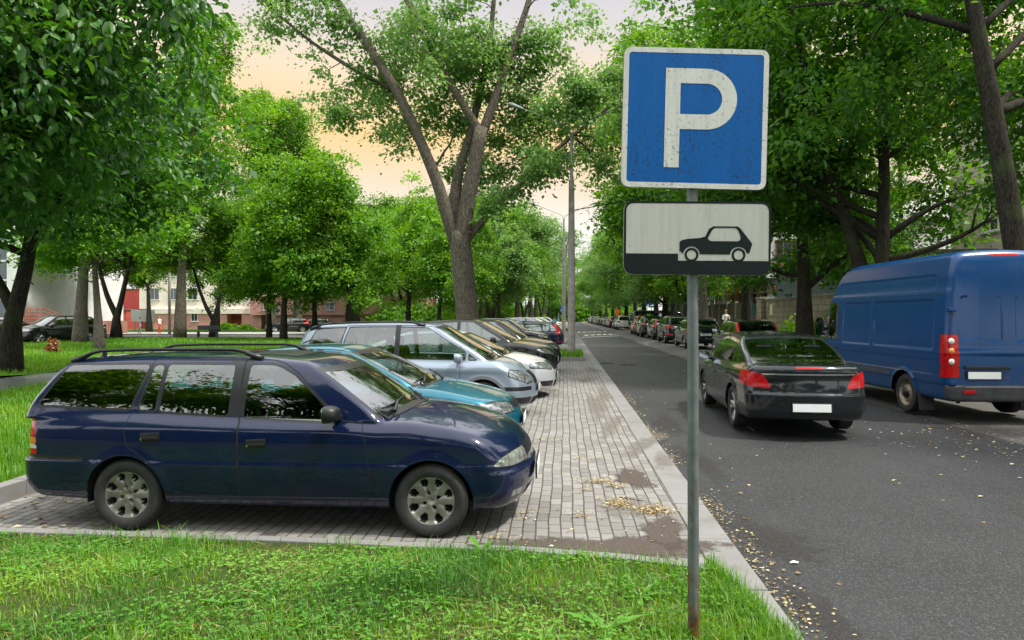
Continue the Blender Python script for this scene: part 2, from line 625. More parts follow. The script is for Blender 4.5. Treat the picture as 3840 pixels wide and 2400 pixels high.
ys_ = np.linspace(-2.5, 4.75, 90)
Vk = []
for t_ in np.linspace(0, 1, 7):
    Vk.append(np.stack([0.98 + (verge_x(ys_) - 0.98) * t_, ys_, np.full_like(ys_, 0.03 * (1 - t_ ** 3) + 0.004)], 1))
Vk = np.concatenate(Vk)
ik = np.arange(6 * 89); rk = ik // 89; ck = ik % 89; ak = rk * 90 + ck
tag(np_mesh('kerb_turf', Vk, np.stack([ak, ak + 90, ak + 91, ak + 1], 1), M_soil, smooth=True), kind='structure')
tag(np_mesh('front_lawn', V, np.stack([a_, a_ + nx, a_ + nx + 1, a_ + 1], 1), M_soil, smooth=True), kind='structure')
grid_sheet('lawn', -11.7, -5.42, 5.1, 48, 40, 160, lawn_z, M_lawn)
grid_sheet('lawn', -40, -14.6, 5.1, 48, 80, 100, lawn_z, M_lawn)
grid_sheet('lawn', -60, -5.42, 66, 84, 60, 20, lawn_z, M_lawn)
grid_sheet('lawn', -60, -5.42, 84, 200, 60, 40, lawn_z, M_lawn)
grid_sheet('footpath', -14.6, -11.7, 5.0, 48, 6, 60, lambda X, Y: 0.15 + 0 * X, M_path)
grid_sheet('side_street', -110, -5.42, 48, 58, 30, 4, lambda X, Y: 0.13 + 0 * X, M_asph2)
grid_sheet('side_pavement', -110, -5.42, 58, 66, 30, 4, lambda X, Y: 0.20 + 0 * X, M_walk)
kerb_run('side_kerb', [(-100, 47.9), (-15, 47.9)], 0.16, 0.22, 0.0, 2.0)
kerb_run('lawn_edging', [(-30, 27.5), (-15.0, 32.6)], 0.5, 0.215, 0.0, 1.0)
sheet('verge', [(9.04, -6), (11.4, -6), (11.4, 300), (9.04, 300)], 0.22, M_verge)
sheet('sidewalk', [(11.4, -6), (14.0, -6), (14.0, 300), (11.4, 300)], 0.28, M_walk)
sheet('yard', [(14.0, -6), (120, -6), (120, 300), (14.0, 300)], 0.27, M_verge)

# ------------------------------------------------------------------ road furniture and markings
M_white = simple('road_paint', (0.85, 0.84, 0.80), 0.7, var=0.1, scale=5)
M_yellow = simple('yellow_road_paint', (0.88, 0.80, 0.50), 0.7, var=0.15, scale=5)
M_iron = simple('cast_iron', (0.03, 0.029, 0.028), 0.6, 0.5, var=0.4, scale=30, bump=0.4)


def slant(x, y0, k=1.35):
    return y0 + (x - 1.3) * k


def strip(x0, x1, y, w, z=-0.028, k=1.35):
    return [(x0, slant(x0, y, k), z), (x1, slant(x1, y, k), z), (x1, slant(x1, y, k) + w, z), (x0, slant(x0, y, k) + w, z)]


mb = MB()
mb.add(strip(1.45, 6.3, 58.0, 0.9), [(0, 1, 2, 3)])
tag(mb.build('stop_line', M_white), kind='structure')
mb = MB(); mb2 = MB()
for q, (y, n0) in enumerate(((63.2, 7), (76.0, 8))):
    for k in range(n0):
        x = 1.55 + q * -0.1 + k * 0.62
        (mb2 if (k + q) % 2 else mb).add(strip(x + 0.35 * (1 - q), x + 0.35 * (1 - q) + 0.40, y, 2.4, -0.027), [(0, 1, 2, 3)])
tag(mb.build('crossing_marking', M_white), kind='structure')
tag(mb2.build('crossing_marking', M_yellow), kind='structure')
mb = MB(); mb.add(strip(1.4, 6.3, 60.5, 18, -0.031), [(0, 1, 2, 3)])
tag(mb.build('raised_crossing', asphalt('crossing_asphalt', (0.085, 0.08, 0.078), (0.2, 0.2, 0.19))), kind='structure')

mb = MB()
mb.lathe([(0.0, 0.0), (0.30, 0.0), (0.31, 0.006), (0.40, 0.008), (0.42, 0.0)], 32)
for a in range(3):
    for b_ in range(6):
        t = b_ * math.pi / 3 + a * 0.25
        mb.box((math.cos(t) * (0.09 + a * 0.08), math.sin(t) * (0.09 + a * 0.08), 0.003), (0.07, 0.02, 0.01), Matrix.Rotation(t, 4, 'Z'))
tag(mb.build('manhole_cover', M_iron, loc=(2.34, 25.4, -0.034)), 'round iron manhole cover in the asphalt ahead of the leafy kerb', 'manhole cover')
mb = MB()
mb.box((0, 0, 0), (0.5, 0.04, 0.02)); mb.box((0, 0.36, 0), (0.5, 0.04, 0.02))
for k in range(8):
    mb.box((-0.23 + k * 0.066, 0.18, 0.0), (0.03, 0.32, 0.016))
o = tag(mb.build('drain_grate', M_iron, loc=(1.6, 25.9, -0.028)), 'slotted iron drain grate at the gutter beside the manhole', 'drain grate')
mb = MB(); mb.add([(1.62, 46.4, -0.03), (2.6, 46.4, -0.03), (2.55, 47.5, -0.03), (1.65, 47.4, -0.03)], [(0, 1, 2, 3)])
tag(mb.build('road_patch', M_asph), kind='structure')


def blotch(name, cx, cy, rx, ry, z, mat, seed, rot=0.0, n=46, rings=5):
    """irregular stain with a ragged, fading rim"""
    r = random.Random(seed)
    ph = [r.uniform(0, 6.28) for _ in range(6)]
    V, A = [(cx, cy, z)], [1.0]
    for k in range(1, rings + 1):
        for j in range(n):
            t = 2 * math.pi * j / n
            rad = 1 + 0.22 * math.sin(2 * t + ph[0]) + 0.15 * math.sin(3 * t + ph[1]) + 0.10 * math.sin(7 * t + ph[2]) + 0.06 * math.sin(13 * t + ph[3])
            q = k / rings * rad
            x, y = rx * q * math.cos(t), ry * q * math.sin(t)
            V.append((cx + x * math.cos(rot) - y * math.sin(rot), cy + x * math.sin(rot) + y * math.cos(rot), z))
            A.append(1 - (k / rings) ** 2)
    F = [(0, 1 + j, 1 + (j + 1) % n) for j in range(n)]
    for k in range(rings - 1):
        for j in range(n):
            a, b_ = 1 + k * n + j, 1 + k * n + (j + 1) % n
            F.append((a, a + n, b_ + n)); F.append((a, b_ + n, b_))
    o = np_mesh(name, V, F, mat, attr=A)
    return tag(o, kind='stuff')


def stain_mat(name, c, dens, scale=9, lo=0.12, hi=0.85):
    b = NB(name)
    at = b.n('Attribute', attribute_name='var')
    f = b.noise(b.coord('Object'), scale, 6, 0.7)
    a = b.math('MULTIPLY', b.ramp(b.math('ADD', at.outputs['Fac'], b.math('MULTIPLY_ADD', f, 1.5, -0.95)), [(lo, (0, 0, 0)), (hi, (1, 1, 1))]), dens)
    g = b.noise(b.coord('Object'), 55, 4)
    b.set(Base_Color=b.ramp(g, [(0.3, tuple(x * 0.6 for x in c)), (0.7, tuple(x * 1.3 for x in c))]), Roughness=0.8, Alpha=a)
    b.bump(g, 0.3, 0.01)
    return b.m


M_mud = stain_mat('mud', (0.075, 0.057, 0.046), 0.90, 9, 0.0, 0.45)
M_mud2 = stain_mat('dried_mud', (0.19, 0.165, 0.135), 0.6)
M_damp = stain_mat('damp_asphalt', (0.035, 0.03, 0.026), 0.55)
for k, (x, y, rx, ry, m, rot) in enumerate([(0.74, 7.45, 0.26, 0.45, M_mud, 0.2), (0.35, 5.20, 0.90, 0.36, M_mud, -0.05), (0.80, 5.62, 0.22, 0.45, M_mud, 0.1),
        (0.62, 6.3, 0.35, 0.5, M_mud2, 0.5), (0.62, 13.5, 0.20, 3.2, M_mud2, -0.02), (0.75, 11.0, 0.22, 1.3, M_mud2, -0.2), (1.08, 9.4, 0.25, 1.1, M_mud2, -0.35),
        (1.2, 8.4, 0.14, 0.8, M_mud2, -0.2), (0.55, 19, 0.4, 1.2, M_mud2, 0), (-0.4, 16.4, 0.3, 0.8, M_mud2, 0), (0.9, 15.5, 0.2, 2.0, M_mud2, -0.05), (0.9, 22.5, .35, 1.6, M_mud2, 0)]):
    blotch('mud_stain', x, y, rx, ry, 0.0045 + 0.0015 * k + (0.006 if x > 1.0 else 0), m, k, rot)
for k, (x, y, rx, ry) in enumerate([(1.62, 8.6, 0.28, 1.4), (1.66, 5.6, 0.32, 0.9), (1.55, 4.0, 0.2, 0.8), (1.7, 11.5, 0.3, 1.6), (1.9, 3.2, 0.4, 0.9), (6.6, 11.2, 1.0, 1.2)]):
    blotch('damp_stain', x, y, rx, ry, -0.0295 + 0.001 * k, M_damp, 40 + k)

# ------------------------------------------------------------------ foliage
def leaf_mat(name, dark, mid, light, trans=0.45, gloss=0.06):
    """leaves: colour differs from leaf to leaf, light passes through the blade"""
    b = NB(name)
    at = b.n('Attribute', attribute_name='var')
    c = b.ramp(at.outputs['Fac'], [(0.0, dark), (0.5, mid), (1.0, light)])
    b.t.nodes.remove(b.b)
    df = b.n('BsdfDiffuse'); b.l(c, df.inputs['Color'])
    tr = b.n('BsdfTranslucent')
    hs = b.n('HueSaturation', Saturation=1.1, Value=1.25); hs.inputs['Hue'].default_value = 0.485
    b.l(c, hs.inputs['Color']); b.l(hs.outputs[0], tr.inputs['Color'])
    m1 = b.n('MixShader'); m1.inputs[0].default_value = trans
    b.l(df.outputs[0], m1.inputs[1]); b.l(tr.outputs[0], m1.inputs[2])
    gl = b.n('BsdfGlossy'); gl.inputs['Roughness'].default_value = 0.5
    m2 = b.n('MixShader'); m2.inputs[0].default_value = gloss
    b.l(m1.outputs[0], m2.inputs[1]); b.l(gl.outputs[0], m2.inputs[2])
    b.l(m2.outputs[0], b.out.inputs['Surface'])
    return b.m


def bark_mat(name, a, c, moss=0.25):
    b = NB(name)
    v = b.coord('Object', (1, 1, 0.22))
    f = b.noise(v, 16, 6, 0.7)
    w = b.n('TexVoronoi'); w.inputs['Scale'].default_value = 22; w.feature = 'DISTANCE_TO_EDGE'
    b.l(v, w.inputs['Vector'])
    k = b.ramp(f, [(0.3, a), (0.7, c)])
    k = b.mix(b.ramp(w.outputs['Distance'], [(0.0, (0.8, 0.8, 0.8)), (0.12, (0, 0, 0))]), k, tuple(x * 0.3 for x in a))
    g = b.noise(b.coord('Object'), 1.5, 5)
    k = b.mix(b.ramp(g, [(0.5, (0, 0, 0)), (0.7, (moss, moss, moss))]), k, (0.06, 0.09, 0.025))
    b.set(Base_Color=k, Roughness=0.95, Specular_IOR_Level=0.15)
    b.bump(b.mix(0.5, f, w.outputs['Distance']), 0.9, 0.05)
    return b.m


M_bark = bark_mat('bark', (0.075, 0.062, 0.050), (0.23, 0.195, 0.16))
M_bark_d = bark_mat('dark_bark', (0.02, 0.017, 0.014), (0.06, 0.052, 0.042), 0.4)
M_bark_l = bark_mat('pale_bark', (0.075, 0.064, 0.052), (0.20, 0.175, 0.145), 0.15)
M_leaf = leaf_mat('maple_leaves', (0.036, 0.13, 0.014), (0.098, 0.255, 0.020), (0.22, 0.42, 0.032), 0.48, 0.025)
M_leaf_d = leaf_mat('linden_leaves', (0.026, 0.115, 0.015), (0.072, 0.215, 0.022), (0.17, 0.36, 0.040), 0.54, 0.03)
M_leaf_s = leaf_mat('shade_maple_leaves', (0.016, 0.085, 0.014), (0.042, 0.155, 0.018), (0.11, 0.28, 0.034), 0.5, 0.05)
M_leaf_l = leaf_mat('willow_leaves', (0.075, 0.18, 0.042), (0.145, 0.29, 0.070), (0.24, 0.40, 0.10), 0.52, 0.03)
M_leaf_y = leaf_mat('young_leaves', (0.06, 0.19, 0.012), (0.12, 0.31, 0.018), (0.21, 0.42, 0.03), 0.5, 0.04)


def leaf_quads(P, D, Nn, size, fold=0.25, lw=0.36):
    """diamond leaves at P with axis D and up Nn; one slightly folded quad each"""
    D = D / (np.linalg.norm(D, axis=1, keepdims=True) + 1e-9)
    S = np.cross(D, Nn); S /= (np.linalg.norm(S, axis=1, keepdims=True) + 1e-9)
    U = np.cross(S, D)
    L = size[:, None]
    base, tip = P, P + D * L
    mid = P + D * L * 0.45
    w = L * lw
    V = np.stack([base, mid + S * w + U * w * fold, tip, mid - S * w + U * w * fold], 1).reshape(-1, 3)
    F = np.arange(len(P) * 4, dtype=np.int32).reshape(-1, 4)
    return V, F


def leaf_blades(P, D, Nn, size, lw=0.28):
    """near leaves: two halves folded on the midrib, tip curling down"""
    D = D / (np.linalg.norm(D, axis=1, keepdims=True) + 1e-9)
    S = np.cross(D, Nn); S /= (np.linalg.norm(S, axis=1, keepdims=True) + 1e-9)
    U = np.cross(S, D)
    L = size[:, None]; w = L * lw
    tip = P + D * L - U * L * 0.16
    a = P + D * L * 0.28 + U * w * 0.25; b = P + D * L * 0.66 + U * w * 0.10
    V = np.stack([P, a + S * w * 0.9, b + S * w * 0.75, tip, b - S * w * 0.75, a - S * w * 0.9], 1).reshape(-1, 3)
    i = np.arange(len(P))[:, None] * 6
    F = np.concatenate([i + np.array([[0, 1, 2, 3]]), i + np.array([[0, 3, 4, 5]])], 1).reshape(-1, 4)
    return V, F


def crown_leaves(C, rad, per, size, g, droop=0.5, flat=0.55, spread=0.35, lw=0.36):
    """C (m,3) twig ends, rad (m,) clump radii -> leaf mesh arrays with a colour value per leaf"""
    m = len(C)
    idx = np.repeat(np.arange(m), per)
    n = len(idx)
    off = g.normal(size=(n, 3)) * 0.5
    off[:, 2] *= flat
    rr = rad[idx][:, None]
    P = C[idx] + off * rr
    P[:, 2] -= droop * rr[:, 0] * (off[:, 0] ** 2 + off[:, 1] ** 2) * 0.7
    D = off * np.array([1, 1, 0.4]) + g.normal(size=(n, 3)) * 0.5
    D[:, 2] -= droop * 0.9
    Nn = g.normal(size=(n, 3)) * 0.45 + np.array([0, 0, 1.0])
    sz = size * np.clip(g.lognormal(0, 0.34, n), 0.45, 1.9)
    near = lw < 0.3
    V, F = leaf_blades(P, D, Nn, sz, lw) if near else leaf_quads(P, D, Nn, sz, 0.25, lw)
    cv = g.uniform(0.0, 1.0, m)[idx] * (1 - spread) + g.uniform(0, 1, n) * spread
    return V, F, np.repeat(np.clip(cv, 0, 1), 6 if near else 4)


def bend(a, b, k, g, n=5):
    a, b = np.asarray(a, float), np.asarray(b, float)
    d = np.linalg.norm(b - a)
    o = g.normal(size=3) * d * k
    t = np.linspace(0, 1, n)[:, None]
    return a + (b - a) * t + np.sin(t * np.pi) * o + np.array([0, 0, 1]) * (np.sin(t * np.pi) * d * 0.06)


def make_tree(name, label, seed, trunk, r0, ells, nclump, per, leaf, leafm, barkm, cat='tree', group=None, limbs=9, clump=0.75, hollow=0.5,
              droop=0.5, limb_paths=None, flat=0.55, gap=0.0, first=0.45, taper=0.35, flare=1.35, sides=10, lw=0.36):
    """one tree: trunk with limbs and twigs as one mesh, crown of separate leaves as the other.
    trunk: points from the ground up; ells: (cx,cy,cz,rx,ry,rz,weight) lobes of the crown"""
    g = np.random.default_rng(seed)
    root = empty(name, trunk[0])
    o0 = np.array(trunk[0], float)
    tag(root, label, cat, group)
    mb = MB()
    T = np.array(trunk, float) - o0
    n = len(T)
    tt = np.linspace(0, 1, n)
    rads = r0 * (1 - (1 - taper) * tt)
    rads[0] *= flare
    # resample smooth
    k = 14
    ts = np.linspace(0, 1, k)
    P = np.stack([np.interp(ts, tt, T[:, j]) for j in range(3)], 1)
    rr = np.interp(ts, tt, rads)
    rr[1] = max(rr[1], r0 * 1.02)
    mb.tube(P, rr, sides)
    nodes, nrad = [], []
    for q in range(k):
        if ts[q] >= first:
            nodes.append(P[q]); nrad.append(rr[q] * 0.6)
    E = np.array([e[:6] for e in ells], float)
    E[:, :3] -= o0
    wts = np.array([e[6] if len(e) > 6 else e[3] * e[4] * e[5] for e in ells], float)
    wts /= wts.sum()

    def pick(m, lo, hi):
        e = E[g.choice(len(E), m, p=wts)]
        d = g.normal(size=(m, 3)); d /= np.linalg.norm(d, axis=1, keepdims=True)
        rad = g.uniform(lo ** 3, hi ** 3, m) ** (1 / 3)
        # uneven outline: the crown bulges and thins with direction
        lump = np.array([noise.noise(Vector(q) * 1.6 + Vector((seed * 1.7, 0, 0))) for q in d])
        return e[:, :3] + d * e[:, 3:6] * (rad * np.clip(0.92 + 0.75 * lump, 0.45, 1.35))[:, None]

    paths = []
    if limb_paths is not None:
        for pts, ra, rb in limb_paths:
            L = np.array(pts, float) - o0
            t0 = np.linspace(0, 1, len(L)); t1 = np.linspace(0, 1, 3 * len(L))
            Q = np.stack([np.interp(t1, t0, L[:, j]) for j in range(3)], 1)
            Q[1:-1] = (Q[:-2] + Q[1:-1] * 2 + Q[2:]) / 4
            paths.append((Q, np.linspace(ra, rb, len(Q))))
    if limbs:
        tips = pick(limbs, 0.55, 0.8)
        for q in range(limbs):
            s = g.integers(0, len(nodes)) if len(nodes) > 1 else 0
            hgt = np.array([nd[2] for nd in nodes[:max(1, k)]])
            s = int(np.argmin(np.abs(hgt - (tips[q][2] - 0.55 * np.linalg.norm(tips[q][:2] - T[-1][:2])))))
            Q = bend(nodes[s], tips[q], 0.08, g, 7)
            ra = min(nrad[s], r0 * 0.42)
            paths.append((Q, np.linspace(ra, ra * 0.28, 7)))
    for Q, rr2 in paths:
        mb.tube(Q, rr2, 7)
        for a in range(1, len(Q)):
            nodes.append(Q[a]); nrad.append(rr2[a])
    nodes = np.array(nodes); nrad = np.array(nrad)
    C = pick(int(nclump * (1 + gap * 1.6)), hollow, 1.0)
    if gap > 0:
        val = np.array([noise.noise(Vector(c) * 0.36 + Vector((seed, 0, 0))) for c in C])
        C = C[np.argsort(-val)[:nclump]]
        C = C[g.permutation(len(C))]
    for c in C:
        d = np.linalg.norm(nodes - c, axis=1) + 0.25 * np.maximum(nodes[:, 2] - c[2], 0)
        j = int(np.argmin(d))
        Q = bend(nodes[j], c, 0.12, g, 4)
        ra = min(nrad[j] * 0.55, 0.012 + 0.012 * d[j])
        mb.tube(Q, np.linspace(ra, 0.006, 4), 4, cap=False)
        if g.uniform() < 0.35:
            nodes = np.vstack([nodes, Q[2][None]]); nrad = np.append(nrad, ra * 0.6)
    mb.build('trunk', barkm, root, smooth=True)
    rad = clump * g.uniform(0.7, 1.35, len(C))
    V, F, A = crown_leaves(C, rad, per, leaf, g, droop, flat, lw=lw)
    np_mesh('crown', V, F, leafm, root, attr=A)
    return root


def put_tree(src, label, loc, rz, s=1.0, group=None, leafm=None, sz=None):
    o = copy_tree(src)
    o.location = loc
    o.rotation_euler = (0, 0, rz)
    o.scale = (s, s, sz or s)
    o['label'] = label
    if group: o['group'] = group
    if leafm is not None:
        for ch in o.children:
            if ch.name.startswith('crown'):
                ch.material_slots[0].link = 'OBJECT'
                ch.material_slots[0].material = leafm
    return o

# ------------------------------------------------------------------ vehicle bodies
# A body is the smooth intersection of side, top, nose and tail surfaces (plus a cabin on top); it is meshed once and
# then cut along window, door and lamp outlines, so every pane, door and lens is its own mesh with the same curvature.
def pchip(pts):
    p = np.array(sorted(pts), float)
    x, y = p[:, 0], p[:, 1]
    h = np.diff(x); d = np.diff(y) / h
    m = np.zeros(len(x))
    if len(x) > 2:
        for i in range(1, len(x) - 1):
            if d[i - 1] * d[i] > 0:
                w1, w2 = 2 * h[i] + h[i - 1], h[i] + 2 * h[i - 1]
                m[i] = (w1 + w2) / (w1 / d[i - 1] + w2 / d[i])
    m[0], m[-1] = d[0], d[-1]

    def f(q):
        q = np.asarray(q, float)
        i = np.clip(np.searchsorted(x, q) - 1, 0, len(h) - 1)
        t = (q - x[i]) / h[i]
        tc = np.clip(t, 0, 1)
        r = ((1 + 2 * tc) * (1 - tc) ** 2 * y[i] + tc * (1 - tc) ** 2 * h[i] * m[i] + tc ** 2 * (3 - 2 * tc) * y[i + 1] + tc ** 2 * (tc - 1) * h[i] * m[i + 1])
        r = r + np.where(t < 0, (q - x[0]) * m[0], 0) + np.where(t > 1, (q - x[-1]) * m[-1], 0)
        return r
    return f


def smax(a, b, k):
    h = np.maximum(k - np.abs(a - b), 0) / k
    return np.maximum(a, b) + h * h * k * 0.25


def smin(a, b, k):
    return -smax(-a, -b, k)


def fillet(poly, r, n=4):
    """round the corners of an outline"""
    out = []
    m = len(poly)
    for i in range(m):
        a, b, c = (np.array(poly[(i + j) % m], float) for j in (-1, 0, 1))
        u, w = a - b, c - b
        lu, lw = np.linalg.norm(u), np.linalg.norm(w)
        q = min(r, 0.45 * lu, 0.45 * lw)
        p0, p1 = b + u / lu * q, b + w / lw * q
        for t in np.linspace(0, 1, n):
            out.append((1 - t) ** 2 * p0 + 2 * t * (1 - t) * b + t * t * p1)
    return [tuple(p) for p in out]


def poly_sd(poly, px, py):
    P = np.array(poly, float)
    Q = np.roll(P, -1, 0)
    d = np.full(px.shape, 1e9)
    s = np.zeros(px.shape, bool)
    for (ax, ay), (bx, by) in zip(P, Q):
        ex, ey = bx - ax, by - ay
        wx, wy = px - ax, py - ay
        t = np.clip((wx * ex + wy * ey) / (ex * ex + ey * ey + 1e-12), 0, 1)
        d = np.minimum(d, (wx - ex * t) ** 2 + (wy - ey * t) ** 2)
        c = ((ay > py) != (by > py)) & (px < (bx - ax) * (py - ay) / ((by - ay) if abs(by - ay) > 1e-12 else 1e-12) + ax)
        s ^= c
    return np.where(s, -1, 1) * np.sqrt(d)


class Shape:
    def __init__(s, S):
        s.S = S
        for k in ('top', 'crown', 'sect', 'plan', 'front', 'rear', 'roof', 'wind', 'back', 'gw', 'bot'):
            setattr(s, k, pchip(S[k]))
        s.w = S['w']
        s.emb = [(fillet(p, 0.08), d, wd) for p, d, wd in S.get('emboss', [])]
        s.emr = [(fillet(p, 0.06), d, wd) for p, d, wd in S.get('emboss_rear', [])]

    def cabin(s, x, y, z):
        S = s.S
        ay = np.abs(y); t = ay / s.w
        wc, bc = S.get('wc', 0.22), S.get('bc', 0.10)
        gp = S.get('gplan', (0.0, 0.0, 1.0, 1.0))
        side = ay - (s.gw(z) - gp[0] * np.clip((x - gp[2]) / 1.0, 0, 2) ** 2 - gp[1] * np.clip((-x - gp[3]) / 1.0, 0, 2) ** 2)
        for p, d, wd in s.emb:
            q = np.clip(-poly_sd(p, x, z) / wd, 0, 1)
            side = side + d * q * q * (3 - 2 * q)
        top = z - (s.roof(x) - S.get('rcrown', 0.05) * t ** 2)
        fr = x - (s.wind(z) - wc * t ** 2)
        bk = (s.back(z) + bc * t ** 2.5) - x
        if s.emr:
            for p, d, wd in s.emr:
                q = np.clip(-poly_sd(p, ay, z) / wd, 0, 1)
                bk = bk + d * q * q * (3 - 2 * q)
        return side, top, fr, bk

    def lower(s, x, y, z):
        S = s.S
        ay = np.abs(y); t = ay / s.w
        W = s.w + s.sect(z) - s.plan(x)
        for ax in S['axles']:
            r = np.hypot(x - ax, z - S['wz'])
            W = W + S.get('flare', 0.012) * np.exp(-((r - S['arch']) / 0.055) ** 2)
        for p, d, wd in s.emb:
            q = np.clip(-poly_sd(p, x, z) / wd, 0, 1)
            W = W - d * q * q * (3 - 2 * q)
        side = ay - W
        top = z - (s.top(x) - s.crown(x) * t ** 2)
        fr = x - (s.front(z) - S['fc'][0] * t ** S['fc'][1])
        rr = (s.rear(z) + S['rc'][0] * t ** S['rc'][1]) - x
        if s.emr:
            for p, d, wd in s.emr:
                q = np.clip(-poly_sd(p, ay, z) / wd, 0, 1)
                rr = rr + d * q * q * (3 - 2 * q)
        return side, top, fr, rr, s.bot(x) - z

    def __call__(s, x, y, z):
        S = s.S
        a, b, c, d, e = s.lower(x, y, z)
        kt, kf = S.get('kt', 0.10), S.get('kf', 0.10)
        low = smax(smax(a, b, kt), smax(c, d, 0.02), kf)
        low = smax(low, e, 0.06)
        p, q, r, u = s.cabin(x, y, z)
        kg = S.get('kg', 0.09)
        up = smax(smax(p, q, kg), smax(r, u, 0.02), S.get('kp', 0.07))
        up = smax(up, S['gz'] - z, 0.02)
        return smin(low, up, S.get('kb', 0.025))

    def grad(s, V):
        e = 1.5e-3
        g = np.stack([s(V[:, 0] + e, V[:, 1], V[:, 2]) - s(V[:, 0] - e, V[:, 1], V[:, 2]),
                      s(V[:, 0], V[:, 1] + e, V[:, 2]) - s(V[:, 0], V[:, 1] - e, V[:, 2]),
                      s(V[:, 0], V[:, 1], V[:, 2] + e) - s(V[:, 0], V[:, 1], V[:, 2] - e)], 1) / (2 * e)
        return g

    def hit(s, p, d, far=3.0):
        """first point of the body met from p along d"""
        p, d = np.array(p, float), np.array(d, float)
        t = np.linspace(0, far, 700)
        Q = p + t[:, None] * d
        f = s(Q[:, 0], Q[:, 1], Q[:, 2])
        i = np.argmax(f < 0)
        if f[i] >= 0:
            return None
        a = f[i - 1] / (f[i - 1] - f[i] + 1e-12)
        return Q[i - 1] + (Q[i] - Q[i - 1]) * a

    def side_y(s, x, z):
        h = s.hit((x, 1.6, z), (0, -1, 0))
        return h[1] if h is not None else s.w


def surface_net(fn, lo, hi, h):
    n = [int(math.ceil((b - a) / h)) + 1 for a, b in zip(lo, hi)]
    ax = [lo[i] + h * np.arange(n[i]) for i in range(3)]
    f = np.empty(n, np.float32)
    Yg, Zg = np.meshgrid(ax[1], ax[2], indexing='ij')
    for i, x in enumerate(ax[0]):
        f[i] = fn(np.full(Yg.shape, x), Yg, Zg)
    neg = f < 0
    acc = np.zeros([k - 1 for k in n] + [3], np.float32)
    cnt = np.zeros([k - 1 for k in n], np.float32)
    c = [slice(0, -1), slice(1, None)]
    idx = np.stack(np.meshgrid(*[np.arange(k - 1) for k in n], indexing='ij'), -1).astype(np.float32)
    for d in range(3):
        o = [k for k in range(3) if k != d]
        for a in (0, 1):
            for b in (0, 1):
                s0 = [None] * 3; s1 = [None] * 3
                s0[d], s1[d] = c[0], c[1]
                s0[o[0]] = s1[o[0]] = c[a]; s0[o[1]] = s1[o[1]] = c[b]
                f0, f1 = f[tuple(s0)], f[tuple(s1)]
                cr = (f0 < 0) != (f1 < 0)
                t = np.where(cr, f0 / np.where(cr, f0 - f1, 1), 0)
                off = np.zeros(3, np.float32); off[o[0]] = a; off[o[1]] = b
                acc[..., d] += np.where(cr, t, 0)
                acc[..., o[0]] += np.where(cr, a, 0)
                acc[..., o[1]] += np.where(cr, b, 0)
                cnt += cr
    act = cnt > 0
    vid = -np.ones(act.shape, np.int64)
    vid[act] = np.arange(act.sum())
    V = (idx[act] + acc[act] / cnt[act][:, None]) * h + np.array(lo)
    faces = []
    for d in range(3):
        o1, o2 = [(1, 2), (2, 0), (0, 1)][d]
        s0 = [slice(None)] * 3; s1 = [slice(None)] * 3
        s0[d], s1[d] = slice(0, -1), slice(1, None)
        for k in (o1, o2):
            s0[k] = s1[k] = slice(1, -1)
        a0, a1 = neg[tuple(s0)], neg[tuple(s1)]
        cr = a0 != a1
        I = np.stack(np.nonzero(cr), 1)
        I[:, o1] += 1; I[:, o2] += 1
        fl = a0[cr]

        def at(da, db):
            J = I.copy(); J[:, o1] += da; J[:, o2] += db
            return vid[J[:, 0], J[:, 1], J[:, 2]]
        q = np.stack([at(-1, -1), at(0, -1), at(0, 0), at(-1, 0)], 1)
        q[~fl] = q[~fl][:, ::-1]
        faces.append(q)
    return V, np.concatenate(faces)


